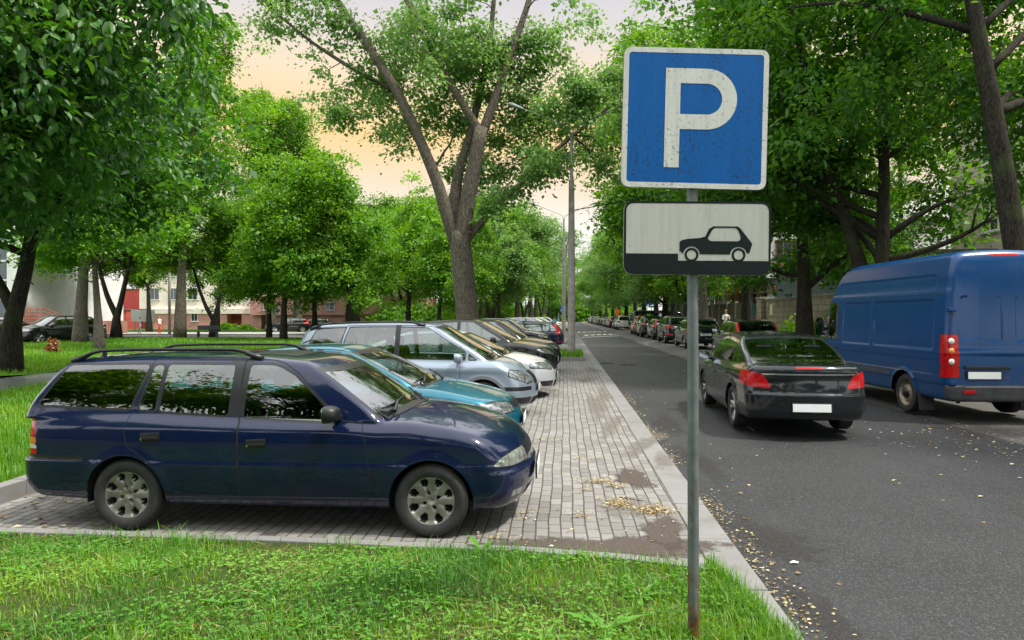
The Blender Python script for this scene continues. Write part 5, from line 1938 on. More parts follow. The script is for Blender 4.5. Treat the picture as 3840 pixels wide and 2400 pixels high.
exe, sh = build_car(EXEC, 'executive_sedan', 2)
plate(exe, sh, -2.45, 0.455, True, tilt=0.08)
mb = MB()
p = sh.hit((-0.62, 0, 2), (0, 0, -1))
mb.prism([(-0.07, -0.01), (0.07, -0.01), (-0.02, 0.05), (-0.06, 0.055)], -0.018, 0.018, lambda a, b, h: (-0.62 + a, h * (1 - b * 12), p[2] + b))
mb.build('roof_aerial', M_black, exe, True, auto=40)
for yy in (-0.62, -0.28, 0.38, 0.68):
    q = sh.hit((-3.2, yy, 0.50), (1, 0, 0))
    mb = MB(); mb.lathe([(0.0, -0.004), (0.012, -0.003), (0.015, 0.004)], 12, 'x', (q[0], yy, 0.50)); mb.build('parking_sensor', M_gap, exe)
place(exe, 3.58, 12.42, math.pi / 2 - R(2.2), 'charcoal sedan driving away in the middle of the street', 'car')

van, sh = build_car(VAN, 'panel_van', 2)
mb = MB()
mb.cur = 1
mb.box((-3.145, 0.41, 0.765), (0.012, 0.56, 0.14), None, 0.006)
mb.cur = 0
mb.box((-3.155, 0.41, 0.765), (0.008, 0.52, 0.112), None, 0.003)
mb.build('number_plate', [M_plate, M_black], van)
mb = MB()
mb.box((-3.145, 0.36, 0.89), (0.035, 0.72, 0.045), None, 0.012)
mb.build('plate_lamp_bar', M_black, van)
for zz in (1.82, 0.64):
    for s in (1, -1):
        mb = MB(); mb.box((-3.09, s * 0.90, zz), (0.11, 0.11, 0.07), None, 0.015); mb.build('hinge', P_van, van)
mb = MB()
mb.tube([(-2.97, 0.72, 0.30), (-2.97, 0.72, 0.45)], 0.03); mb.tube([(-2.87, 0.4, 0.42), (-2.87, -0.6, 0.42)], 0.05)
mb.build('underbody_bar', M_under, van)
for s in (1, -1):
    mb = MB(); mb.box((-2.31, s * 0.86, 0.30), (0.03, 0.26, 0.40), Matrix.Rotation(0.12, 4, 'Y'), 0.01); mb.build('mud_flap', M_rubber, van)
for s in (1, -1):
    for zz, m_ in ((1.31, M_lens_w), (0.98, M_lens_w), (1.15, M_amber)):
        q = sh.hit((-4.2, s * 0.895, zz), (1, 0, 0))
        mb = MB(); mb.lathe([(0.0, -0.014), (0.03, -0.012), (0.048, -0.004), (0.05, 0.006)], 18, 'x', (q[0], s * 0.895, zz)); mb.build('lamp_bulb', m_, van, True)
mb = MB()
mb.box((-3.175, 0.66, 0.50), (0.015, 0.20, 0.055), None, 0.006); mb.build('reflector', M_red, van)
van.scale = (1.03, 1.0, 1.025)
place(van, 7.14, 14.97, math.pi / 2 + R(2.0), 'blue high roof panel van with rusty sills parked at the right', 'van', GR)

# the long row far down the street
far_src = [est, sed, hat, suv, xuv]
far_mats = {id(est): P_char, id(sed): P_blackb, id(hat): P_char, id(suv): P_blackb, id(xuv): P_black}
words = {id(est): ('estate car', 'estate car'), id(sed): ('sedan', 'car'), id(hat): ('hatchback', 'car'), id(suv): ('suv', 'suv'), id(xuv): ('rounded suv', 'suv')}
order = [(sed, P_grey2, 96.6, 'grey'), (suv, P_blackb, 103, 'dark'), (hat, P_silver, 109.3, 'silver'), (est, P_blackb, 115.6, 'dark'), (sed, P_black, 122, 'black'), (hat, P_char, 128, 'charcoal'), (xuv, P_black, 134.5, 'black'),
         (est, P_grey2, 141, 'grey'), (sed, P_blackb, 148, 'dark'), (hat, P_white, 154, 'white'), (suv, P_char, 161, 'charcoal'), (sed, P_char, 168, 'charcoal'), (suv, P_white, 176, 'white'), (hat, P_black, 184, 'black'), (est, P_blackb, 192, 'dark')]
ordn = ['just past the white suv', 'second past the white suv', 'third past the white suv', 'fourth past the white suv', 'fifth past the white suv', 'sixth past the white suv', 'seventh past the white suv', 'eighth past the white suv',
        'ninth past the white suv', 'tenth past the white suv', 'eleventh past the white suv', 'twelfth past the white suv', 'thirteenth past the white suv', 'fourteenth past the white suv', 'last of the far row']
for (src, m, y, cw), on in zip(order, ordn):
    o = sed if y == 148 else copy_tree(src)
    if m is not far_mats[id(src)]:
        repaint(o, far_mats[id(src)], m)
    y = y * 0.935
    place(o, 7.15 - 0.003 * (y - 96) + random.uniform(-.12, .12), y, math.pi / 2, '%s %s parked %s' % (cw, words[id(src)][0], on), words[id(src)][1], GR)
for src, m, x, y, lab in ((suv, P_white, -2.4, 88.5, 'white suv just beyond the far grassy island'), (hat, P_white, -2.5, 93.5, 'white hatchback beyond the white suv on the far island'), (est, P_silver, -2.5, 57.5, 'silver estate car behind the second lamp post'),
                          (hat, P_white, -2.4, 67, 'white hatchback parked between the second and third lamp posts')):
    o = repaint(copy_tree(src), far_mats[id(src)], m)
    place(o, x, y, 0, lab, 'car', GL)
GB = 'cars parked beyond the lawn'
for src, m, x, y, a, lab in ((sed, P_black, -34.3, 38.8, -112, 'black car with its nose by the brick steps'), (suv, P_black, -30.9, 39.4, -114, 'black car behind the orange conifer'), (sed, P_blackb, -32.4, 44.3, -60, 'dark car between the thick pale trunk and the forked trunk'),
                            (hat, P_black, -27.8, 66.8, -150, 'black hatchback beside the pink building entrance'), (sed, P_char, -26.0, 69.5, -150, 'dark sedan farthest right before the pink building')):
    o = copy_tree(src)
    if m is not far_mats[id(src)]:
        repaint(o, far_mats[id(src)], m)
    o.location.z = 0.14
    place(o, x, y, R(a), lab, 'car', GB)
# dark minibus standing crosswise behind the red suv
MBUS = dict(VAN); MBUS.update(h=0.05, paint=P_blackb, hz=2.3, emboss=[], emboss_rear=[], seams=[], roof=[(-3.3, 2.1), (-2.9, 2.18), (0.3, 2.2), (1.0, 2.16), (1.5, 2.05), (1.9, 1.9)],
    gw=[(0.9, 0.985), (1.2, 0.98), (1.6, 0.95), (2.0, 0.87), (2.2, 0.78), (2.3, 0.74)], windows=[([(0.96, 1.25), (1.7, 1.22), (1.35, 1.85), (0.96, 1.87)], 0.03, 0), ([(-0.8, 1.25), (0.72, 1.25), (0.72, 1.87), (-0.8, 1.87)], 0.04, None), ([(-2.75, 1.25), (-0.95, 1.25), (-0.95, 1.87), (-2.75, 1.87)], 0.04, None)],
    panels=VAN['panels'][1:4], wheel=dict(VAN['wheel'], style='ten', mat=M_alloy2), mirror=(1.58, 1.36, M_black, (0.18, 0.24, 0.10)))
mbus, sh = build_car(MBUS, 'minibus', 1)
mb = MB(); mb.lathe([(0.0, -0.14), (0.16, -0.14), (0.20, -0.16), (0.34, -0.12), (0.36, -0.02), (0.34, 0.08), (0.0, 0.08)], 24, 'x', (-3.23, 0.1, 1.05)); mb.build('spare_wheel', M_rubber, mbus, True, auto=40)
place(mbus, 9.6, 67.5, R(8), 'dark minibus standing crosswise under the trees with a spare wheel on its tail', 'minibus')

# ------------------------------------------------------------------ signs on the near post
M_galv = None


def galv_mat():
    b = NB('galvanised_steel')
    v = b.coord('Object')
    f = b.noise(v, 14, 5)
    r = b.noise(b.coord('Object', (1, 1, 0.35)), 9, 6, 0.7)
    s = b.n('SeparateXYZ'); c = b.n('TexCoord'); b.l(c.outputs['Object'], s.inputs[0])
    low = b.math('SUBTRACT', 0.62, b.math('MULTIPLY', s.outputs['Z'], 0.55), clamp=True)
    rust = b.ramp(b.math('ADD', r, b.math('MULTIPLY', low, 0.42)), [(0.64, (0, 0, 0)), (0.74, (1, 1, 1))])
    base = b.ramp(f, [(0.3, (0.105, 0.122, 0.128)), (0.7, (0.17, 0.19, 0.195))])
    b.set(Base_Color=b.mix(rust, base, b.ramp(f, [(0.3, (0.07, 0.035, 0.015)), (0.7, (0.22, 0.10, 0.035))])), Metallic=0.25, Roughness=0.5)
    b.bump(r, 0.08, 0.004)
    return b.m


M_galv = galv_mat()


def sign_face(name, c, rough=0.45, grime=0.8, dots=0.62, streak=True):
    """retro-reflective sheet with specks of algae and dirty streaks"""
    b = NB(name)
    v = b.coord('Object')
    f = b.noise(v, 3.2, 5, 0.6)
    vo = b.n('TexVoronoi'); vo.inputs['Scale'].default_value = 95
    b.l(v, vo.inputs['Vector'])
    g = b.noise(v, 60, 4, 0.7)
    spots = b.math('MULTIPLY', b.ramp(g, [(dots, (0, 0, 0)), (dots + 0.06, (1, 1, 1))]), b.ramp(f, [(0.42, (0.15, 0.15, 0.15)), (0.62, (1, 1, 1))]))
    st = b.noise(b.coord('Object', (26, 1, 1.6)), 1.0, 4, 0.6)
    base = b.mix(b.math('MULTIPLY', b.ramp(st, [(0.42, (0, 0, 0)), (0.72, (1, 1, 1))]), 0.35 * (1 if streak else 0)), c, tuple(x * 0.55 for x in c))
    k = b.mix(b.math('MULTIPLY', spots, grime), base, (0.022, 0.03, 0.022))
    b.set(Base_Color=k, Roughness=rough, Specular_IOR_Level=0.18)
    return b.m


M_sblue = sign_face('sign_blue', (0.001, 0.098, 0.36), dots=0.535)
M_swhite = sign_face('sign_white', (0.60, 0.61, 0.59), dots=0.57)
M_plate_w = sign_face('plate_face', (0.46, 0.47, 0.44), dots=0.60, grime=0.6)
M_sblack = sign_face('sign_black', (0.006, 0.012, 0.013), dots=0.70, grime=0.3, streak=False)
M_alu = simple('sign_back', (0.35, 0.36, 0.36), 0.45, 0.6)

POST = Vector((0.667, 3.59, 0.10))
post = tag(empty('parking_sign', POST), 'large blue parking sign with white P above a plate on a rusty grey post', 'traffic sign')
mb = MB()
mb.tube([(0, 0, -0.15), (-0.005, 0, 1.4), (-0.014, 0, 2.97)], 0.0285, 24)
mb.build('pole', M_galv, post, True, auto=50)


def flat_poly(mb, poly, y, place):
    o = len(mb.v)
    mb.add([place(a, b, y) for a, b in poly], [tuple(range(len(poly)))])


def plate_obj(name, cx, cz, w, h, r, roll, yaw, mat_face, mat_rim, rim, parent, y0=-0.045, depth=0.022):
    e = empty(name, (cx, y0, cz), 0, parent)
    e.rotation_euler = (0, roll, yaw)
    out = fillet([(-w / 2, -h / 2), (w / 2, -h / 2), (w / 2, h / 2), (-w / 2, h / 2)], r, 8)
    inn = fillet([(-w / 2 + rim, -h / 2 + rim), (w / 2 - rim, -h / 2 + rim), (w / 2 - rim, h / 2 - rim), (-w / 2 + rim, h / 2 - rim)], max(0.01, r - rim), 8)
    n = len(out)
    mb = MB()
    vs = [(a, 0, b) for a, b in out] + [(a, depth, b) for a, b in out]
    mb.add(vs, [tuple(range(n, 2 * n))] + [(i, i + n, (i + 1) % n + n, (i + 1) % n) for i in range(n)])
    mb.build('backing', M_alu, e)
    mb = MB()
    vs = [(a, -0.002, b) for a, b in out] + [(a, -0.002, b) for a, b in inn] + [(a, 0.0, b) for a, b in out]
    mb.add(vs, [(i, (i + 1) % n, (i + 1) % n + n, i + n) for i in range(n)] + [(i, i + 2 * n, (i + 1) % n + 2 * n, (i + 1) % n) for i in range(n)])
    mb.build('rim', mat_rim, e)
    mb = MB()
    mb.add([(a, -0.0012, b) for a, b in inn], [tuple(range(n))])
    mb.build('face', mat_face, e)
    return e


YAW = PSI
e1 = plate_obj('sign_panel', -0.004, 2.660, 0.738, 0.712, 0.045, R(1.4), YAW, M_sblue, M_swhite, 0.026, post)
# the letter: upright, and a bowl bent round to it
def letter_p(w, h, t):
    L, Rr = -w / 2, w / 2
    top, bot = h / 2, -h / 2
    rad = h * 0.306
    cx_, cz_ = Rr - rad, top - rad
    outer = [(L, bot), (L + t, bot), (L + t, top - 2 * rad), (cx_, top - 2 * rad)]
    outer += [(cx_ + rad * math.sin(a), cz_ - rad * math.cos(a)) for a in np.linspace(0, math.pi, 26)[1:-1]]
    outer += [(cx_, top), (L, top)]
    r2 = rad - t
    inner = [(L + t, top - t), (cx_, top - t)] + [(cx_ + r2 * math.sin(a), cz_ + r2 * math.cos(a)) for a in np.linspace(0, math.pi, 26)[1:-1]] + [(cx_, top - 2 * rad + t), (L + t, top - 2 * rad + t)]
    return outer, inner


def filled(name, outer, holes, y, mat, parent):
    """flat outline with holes, filled as one sheet"""
    bm = bmesh.new()
    es = []
    for loop in [outer] + holes:
        vs = [bm.verts.new((a, y, b)) for a, b in loop]
        es += [bm.edges.new((vs[i], vs[(i + 1) % len(vs)])) for i in range(len(vs))]
    bmesh.ops.triangle_fill(bm, use_beauty=True, use_dissolve=False, edges=es)
    bmesh.ops.recalc_face_normals(bm, faces=bm.faces)
    for f in bm.faces:
        if f.normal.y > 0:
            f.normal_flip()
    me = bpy.data.meshes.new(name)
    bm.to_mesh(me); bm.free()
    me.materials.append(mat)
    o = bpy.data.objects.new(name, me)
    col.objects.link(o)
    o.parent = parent
    return o


outer, inner = letter_p(0.365, 0.505, 0.076)
o = filled('letter', [(a + 0.028, b) for a, b in outer], [[(a + 0.028, b) for a, b in inner]], -0.0026, M_swhite, e1)

e2 = plate_obj('sign_plate', 0.008, 2.050, 0.749, 0.374, 0.055, R(0.4), YAW, M_plate_w, M_sblack, 0.011, post)
W2, H2 = 0.749, 0.374
# black kerb shape below the car, stepping down to the right
st = [(-W2 / 2 + 0.010, H2 / 2 - 0.267), (-0.098, H2 / 2 - 0.267), (-0.098, H2 / 2 - 0.302), (W2 / 2 - 0.010, H2 / 2 - 0.302)] + \
     [(W2 / 2 - 0.010, -H2 / 2 + 0.05), (W2 / 2 - 0.016, -H2 / 2 + 0.028), (W2 / 2 - 0.030, -H2 / 2 + 0.015), (W2 / 2 - 0.05, -H2 / 2 + 0.010), (-W2 / 2 + 0.05, -H2 / 2 + 0.010), (-W2 / 2 + 0.030, -H2 / 2 + 0.015), (-W2 / 2 + 0.016, -H2 / 2 + 0.028), (-W2 / 2 + 0.010, -H2 / 2 + 0.05)]
filled('kerb_symbol', st, [], -0.0020, M_sblack, e2)


def pp(x, y):
    """plate drawing, traced in its own frame: x to the right, y down, 760 units across"""
    return ((x / 760 - 0.5) * W2, (0.5 - y / 376) * H2)


car_out = [(288, 207), (300, 199), (330, 192), (395, 187), (420, 180), (440, 140), (462, 127), (588, 127), (602, 138), (658, 208), (664, 216), (650, 263), (640, 265), (634, 262)]
for a in np.linspace(0.05, math.pi - 0.05, 14):
    car_out.append((593 + 44 * math.cos(a), 274 - 42 * math.sin(a)))
car_out += [(548, 271), (396, 271)]
for a in np.linspace(0.08, math.pi - 0.05, 14):
    car_out.append((350 + 43 * math.cos(a), 274 - 43 * math.sin(a)))
car_out += [(300, 262), (288, 255)]
win = fillet([(432, 192), (458, 143), (470, 135), (578, 135), (590, 147), (606, 185), (596, 203), (448, 203)], 12)
filled('car_symbol', [pp(*p) for p in car_out], [[pp(*p) for p in win]], -0.0023, M_sblack, e2)
for cx_ in (350, 593):
    o1 = [pp(cx_ + 36 * math.cos(a), 274 + 36 * math.sin(a)) for a in np.linspace(0, 2 * math.pi, 33)[:-1]]
    i1 = [pp(cx_ + 24 * math.cos(a), 274 + 24 * math.sin(a)) for a in np.linspace(0, 2 * math.pi, 33)[:-1]]
    filled('wheel_symbol', o1, [i1], -0.0026, M_sblack, e2)
    filled('wheel_symbol', i1, [], -0.0017, M_plate_w, e2)
for zz in (2.88, 2.44, 2.14, 1.98):
    mb = MB(); mb.box((-0.008, -0.018, zz), (0.09, 0.055, 0.03), Matrix.Rotation(YAW, 4, 'Z'), 0.004); mb.build('clamp', M_galv, post)

# ------------------------------------------------------------------ lamp posts, wires, small signs
M_conc = simple('pole_concrete', (0.30, 0.28, 0.25), 0.9, var=0.28, scale=5, bump=0.35, bscale=18)
M_lampw = simple('lamp_shell', (0.26, 0.27, 0.28), 0.5, 0.2)
M_lampg = simple('lamp_cover', (0.75, 0.76, 0.74), 0.2)


def lamp_post(x, y, label, h=9.7, rz=0.0):
    r = tag(empty('street_lamp', (x, y, 0.08), rz), label, 'street lamp', 'concrete street lamps along the paving')
    mb = MB()
    mb.tube([(0, 0, -0.2), (0, 0, 4), (0, 0, h - 2.3)], [0.165, 0.145, 0.115], 8)
    mb.build('concrete_pole', M_conc, r, True, auto=30)
    mb = MB()
    mb.tube([(0, 0, h - 2.35), (0, 0, h - 0.35)], 0.07, 12)
    mb.build('steel_tube', M_lampw, r, True, auto=50)
    for s in (-1, 1):
        mb = MB()
        pts = [(0, 0, h - 0.45), (s * 0.10, 0, h - 0.12), (s * 0.45, 0, h + 0.08), (s * 1.5, 0, h + 0.52), (s * 2.05, 0, h + 0.72)]
        mb.tube(pts, 0.025, 8)
        a = mb.build('lamp_arm', M_lampw, r, True)
        mb = MB()
        c = Vector((s * 2.35, 0, h + 0.84))
        rot = Matrix.Rotation(-s * 0.36, 4, 'Y')
        n = 14
        vs, fs = [], []
        prof = [(-0.36, 0.035), (-0.30, 0.075), (-0.12, 0.11), (0.10, 0.135), (0.28, 0.12), (0.36, 0.05)]
        for q, rr in prof:
            for j in range(n):
                t = 2 * math.pi * j / n
                zc = math.sin(t) * rr * (0.75 if math.sin(t) > 0 else 0.55)
                vs.append(c + rot @ Vector((s * q, math.cos(t) * rr, zc)))
        for i in range(len(prof) - 1):
            for j in range(n):
                fs.append((i * n + j, i * n + (j + 1) % n, (i + 1) * n + (j + 1) % n, (i + 1) * n + j))
        fs += [tuple(range(n)), tuple(range((len(prof) - 1) * n, len(prof) * n))]
        mb.add(vs, fs)
        for f_ in range(len(fs)):
            zz = sum((mb.v[i][2] for i in mb.f[f_])) / len(mb.f[f_])
            mb.mi[f_] = 0
        mb.build('lamp_head', [M_lampw, M_lampg], a, True, auto=50)
    return r


for x, y, lab in ((0.29, 28.8, 'nearest concrete lamp post standing in the grassy island'), (-0.06, 54.0, 'second concrete lamp post beyond the dark blue estate'),
                  (-0.1, 82.0, 'third concrete lamp post on the far grassy island'), (-0.1, 108.0, 'fourth lamp post far down the street'), (-0.1, 136.0, 'fifth and farthest lamp post of the street')):
    lamp_post(x, y, lab)


def wire(a, b, sag, label, r=0.012, mat=M_gap):
    mb = MB()
    a, b = Vector(a), Vector(b)
    pts = [a.lerp(b, t) - Vector((0, 0, sag * 4 * t * (1 - t))) for t in np.linspace(0, 1, 20)]
    mb.tube(pts, r, 5)
    return tag(mb.build('overhead_wire', mat, smooth=True), label, 'wire', 'overhead wires')


wire((0.29, 28.8, 6.2), (12.5, 24, 8.4), 0.25, 'overhead wire from the nearest lamp post to the right behind the sign', 0.02)
wire((0.29, 28.8, 6.25), (-0.06, 54, 6.3), 0.5, 'overhead wire between the first and second lamp posts')
wire((-0.06, 54, 5.2), (10.5, 60, 6.3), 0.3, 'overhead wire crossing the street at the second lamp post')
wire((-0.1, 82, 5.6), (10.5, 78, 6.0), 0.3, 'overhead wire crossing the street at the third lamp post')
wire((10.5, 8.5, 17.0), (6.5, 30.0, 9.6), 0.2, 'thin wire slanting through the linden crowns above the van', 0.014)

M_blue = simple('small_sign_blue', (0.02, 0.16, 0.55), 0.4)
M_wht = simple('small_sign_white', (0.75, 0.76, 0.76), 0.4)
M_post = simple('post_grey', (0.34, 0.35, 0.36), 0.5, 0.4)
M_dkgreen = simple('post_dark', (0.05, 0.055, 0.055), 0.5)


def crossing_sign(x, y, label, h=2.6, s=0.7, z0=0.13, extra=True):
    r = tag(empty('crossing_sign', (x, y, z0), -PSI * 0 + R(3)), label, 'road sign', 'blue pedestrian crossing signs')
    mb = MB(); mb.tube([(0, 0.03, -0.2), (0, 0.03, h + (1.2 if extra else 0.1))], 0.035, 8); mb.build('post', M_post, r)
    mb = MB(); mb.box((0, 0, h - s / 2), (s, 0.02, s), None, 0.008); mb.build('panel', M_blue, r)
    q = s * 0.40
    mb = MB(); mb.add([(-q, -0.014, h - s / 2 - q * 0.8), (q, -0.014, h - s / 2 - q * 0.8), (0, -0.014, h - s / 2 + q * 0.9)], [(0, 1, 2)]); mb.build('triangle', M_wht, r)
    mb = MB()
    u = s * 0.11
    zc = h - s / 2 - q * 0.25
    f = [(-0.1, 1.5), (0.25, 1.5), (0.3, 0.4), (1.0, -0.9), (0.6, -1.2), (0.05, -0.2), (-0.7, -1.3), (-1.05, -1.0), (-0.35, 0.2)]
    mb.add([(a * u, -0.017, zc + b * u) for a, b in f], [tuple(range(len(f)))])
    mb.lathe([(0.0, -0.017), (u * 0.32, -0.017)], 10, 'y', (0.05 * u, 0, zc + 2.0 * u))
    mb.build('walking_figure', M_gap, r)
    if extra:
        mb = MB(); mb.tube([(0, 0.02, h + 0.55), (0, 0.045, h + 0.55)], 0.33, 16); mb.build('round_sign', M_alu, r)
        mb = MB(); mb.box((0, 0.02, h + 1.08), (0.72, 0.02, 0.3), None, 0.008); mb.build('upper_plate', M_alu, r)
    return r


crossing_sign(-40.0, 76.0, 'blue crossing sign with more plates above it before the pink wall')
crossing_sign(-33.4, 76.8, 'blue crossing sign beside the dark trunk before the pink entrance', extra=False)
crossing_sign(-0.15, 79.0, 'blue crossing sign half hidden by the nearest lamp post', 3.0, 0.75, 0.0, False)
mb = MB()
r = tag(empty('blue_signboard', (9.4, 75, 0.12)), 'blue street signboard on a post under the right hand trees', 'road sign')
mb.tube([(0, 0.03, -0.2), (0, 0.03, 3.6)], 0.04, 8); mb.build('post', M_post, r)
mb = MB(); mb.box((-0.1, 0, 3.15), (1.3, 0.03, 0.5), None, 0.01); mb.build('panel', M_blue, r)
mb = MB(); mb.box((0.05, 0, 2.70), (0.75, 0.03, 0.22), None, 0.01); mb.build('lower_panel', simple('pale_blue', (0.25, 0.6, 0.72), 0.4), r)
r = tag(empty('sign_post', (-3.4, 60, 0.0)), 'slim dark sign post behind the parked white cars', 'post')
mb = MB(); mb.tube([(0, 0, -0.1), (0, 0, 1.6)], 0.05, 8); mb.build('lower_pole', M_wht, r)
mb = MB(); mb.tube([(0, 0, 1.6), (0, 0, 3.0)], 0.06, 8); mb.box((0, 0, 2.6), (0.10, 0.10, 0.9)); mb.build('upper_pole', M_dkgreen, r)
M_orange = simple('orange_sheet', (0.75, 0.16, 0.03), 0.5)
r = tag(empty('warning_sign', (8.6, 112, 0.12)), 'orange and white roadworks sign far down the right kerb', 'road sign')
mb = MB(); mb.tube([(0, 0.03, -0.2), (0, 0.03, 2.8)], 0.05, 8); mb.build('post', M_post, r)
mb = MB(); mb.tube([(0, -0.02, 2.5), (0, 0.02, 2.5)], 0.42, 20); mb.build('disc', M_orange, r)
mb = MB(); mb.box((0.05, 0, 1.45), (0.85, 0.05, 1.1), Matrix.Rotation(0.25, 4, 'Y'), 0.02); mb.build('panel', M_orange, r)
# white column lamp and dark post in the park
r = tag(empty('white_column', (-43.2, 60, 0.13)), 'thick white column before the dark red wall', 'column')
mb = MB(); mb.tube([(0, 0, -0.1), (0, 0, 4.4)], 0.17, 16); mb.build('shaft', M_wht, r, True, auto=40)
mb = MB(); mb.tube([(0, 0, 4.4), (0, 0, 4.52)], 0.24, 16); mb.build('cap', M_alu, r, True, auto=40)
r = tag(empty('grey_lamp_post', (-34.9, 58, 0.1)), 'grey lamp post beside the thick trunk before the cream wall', 'lamp post')
mb = MB(); mb.tube([(0, 0, -0.1), (0, 0, 9)], [0.14, 0.09], 10); mb.build('pole', M_conc, r, True)
mb = MB(); mb.tube([(0, 0, 8.9), (0.4, 0, 9.3), (1.4, 0, 9.5)], 0.05, 8); mb.build('lamp_arm', M_lampw, r, True)
r = tag(empty('park_bench', (-27.4, 50.6, 0.14), R(8)), 'dark park bench on the lawn behind the wagon roof', 'bench')
mb = MB(); mb.box((0, 0, 0.45), (1.7, 0.42, 0.05), None, 0.01); mb.build('seat', M_dkgreen, r)
mb = MB(); mb.box((0, 0.25, 0.75), (1.7, 0.05, 0.35), None, 0.01); mb.build('backrest', M_dkgreen, r)
for s in (-0.7, 0.7):
    mb = MB(); mb.box((s, 0.03, 0.22), (0.07, 0.4, 0.44), None, 0.01); mb.build('leg', M_dkgreen, r)
r = tag(empty('billboard', (-46.4, 72, 0.13)), 'blank white billboard on two posts before the dark red wall', 'billboard')
mb = MB(); mb.box((0, 0, 1.70), (2.7, 0.10, 1.3), None, 0.01); mb.build('board', M_wht, r)
for s in (-1.0, 1.0):
    mb = MB(); mb.tube([(s, 0.08, -0.1), (s, 0.08, 1.2)], 0.06, 8); mb.build('post', M_post, r)

# ------------------------------------------------------------------ buildings
def plaster(name, c, var=0.10):
    return simple(name, c, 0.92, var=var, scale=1.2, bump=0.1, bscale=30)


M_pink = plaster('pink_plaster', (0.62, 0.31, 0.29))
M_cream = plaster('cream_plaster', (0.90, 0.80, 0.70))
M_dred = plaster('dark_red_plaster', (0.42, 0.07, 0.065))
M_red2 = plaster('red_plaster', (0.66, 0.11, 0.09))
M_beige = plaster('beige_plaster', (0.48, 0.40, 0.33), 0.2)
M_whitep = plaster('white_plaster', (0.72, 0.71, 0.70))
M_greyp = plaster('blue_grey_plaster', (0.14, 0.17, 0.18))
M_slate = plaster('dark_cladding', (0.075, 0.072, 0.085))
M_wglass = simple('window_glass', (0.06, 0.075, 0.085), 0.06, 0.3, var=0.3)
M_wframe = simple('window_frame', (0.6, 0.6, 0.58), 0.5)
M_oframe = simple('orange_frame', (0.42, 0.12, 0.04), 0.5)
M_green = simple('green_metal', (0.012, 0.075, 0.055), 0.45, var=0.15)
M_rail = simple('orange_rail', (0.62, 0.12, 0.05), 0.5)


def brick_mat(name, a, c, mortar, sx, sy, ms):
    b = NB(name)
    v = b.coord('Object')
    s = b.n('SeparateXYZ'); b.l(v, s.inputs[0])
    k = b.n('CombineXYZ'); b.l(b.math('ADD', s.outputs['X'], s.outputs['Y']), k.inputs[0]); b.l(s.outputs['Z'], k.inputs[1])
    br = b.n('TexBrick')
    br.inputs['Scale'].default_value = 1
    br.inputs['Brick Width'].default_value = sx; br.inputs['Row Height'].default_value = sy; br.inputs['Mortar Size'].default_value = ms
    br.inputs['Color1'].default_value = (*a, 1); br.inputs['Color2'].default_value = (*c, 1); br.inputs['Mortar'].default_value = (*mortar, 1)
    b.l(k.outputs[0], br.inputs['Vector'])
    f = b.noise(v, 1.3, 6)
    b.set(Base_Color=b.mix(b.ramp(f, [(0.45, (0, 0, 0)), (0.7, (0.7, 0.7, 0.7))]), br.outputs['Color'], tuple(x * 0.45 for x in a)), Roughness=0.93)
    b.bump(b.math('SUBTRACT', 1.0, br.outputs['Fac']), 0.6, 0.03)
    return b.m


M_stone = brick_mat('stone_blocks', (0.33, 0.27, 0.20), (0.42, 0.36, 0.27), (0.14, 0.12, 0.09), 0.62, 0.30, 0.014)
M_cwall = brick_mat('stained_concrete', (0.12, 0.10, 0.075), (0.16, 0.135, 0.10), (0.05, 0.045, 0.035), 2.4, 2.9, 0.03)
M_brickr = brick_mat('red_bricks', (0.32, 0.13, 0.09), (0.40, 0.18, 0.13), (0.3, 0.24, 0.2), 0.26, 0.085, 0.008)


def box_part(name, x0, x1, y0, y1, z0, z1, mat, parent, bev=0.0):
    mb = MB()
    mb.box(((x0 + x1) / 2, (y0 + y1) / 2, (z0 + z1) / 2), (x1 - x0, y1 - y0, z1 - z0), None, bev)
    return mb.build(name, mat, parent)


def facade_window(parent, cx, cz, w, h, y, wall_face=-1, frame=M_wframe, axis='x', bars=1):
    """framed window set a little proud of the wall plane; axis x: wall runs along X and faces -Y; axis y: wall faces -X"""
    def P(a, d, z):
        return (a, y + d, z) if axis == 'x' else (y + d, a, z)

    def bx(mb, a, z, ww, hh, d0, d1):
        c = P(a, (d0 + d1) / 2, z)
        mb.box(c, (ww, abs(d1 - d0), hh) if axis == 'x' else (abs(d1 - d0), ww, hh))
    mb = MB()
    t = 0.08
    bx(mb, cx - w / 2 + t / 2, cz, t, h, -0.05, 0.06); bx(mb, cx + w / 2 - t / 2, cz, t, h, -0.05, 0.06)
    bx(mb, cx, cz + h / 2 - t / 2, w - 2 * t, t, -0.045, 0.06); bx(mb, cx, cz - h / 2 + t / 2, w - 2 * t, t, -0.045, 0.06)
    for k in range(bars):
        bx(mb, cx - w / 2 + w * (k + 1) / (bars + 1), cz, 0.05, h - 2 * t, -0.035, 0.05)
    o = mb.build('window', frame, parent)
    mb = MB(); bx(mb, cx, cz, w - 2 * t, h - 2 * t, -0.012, 0.0); mb.build('pane', M_wglass, o)
    mb = MB(); bx(mb, cx, cz - h / 2 - 0.04, w + 0.16, 0.06, -0.12, 0.0); mb.build('sill', frame, o)
    return o


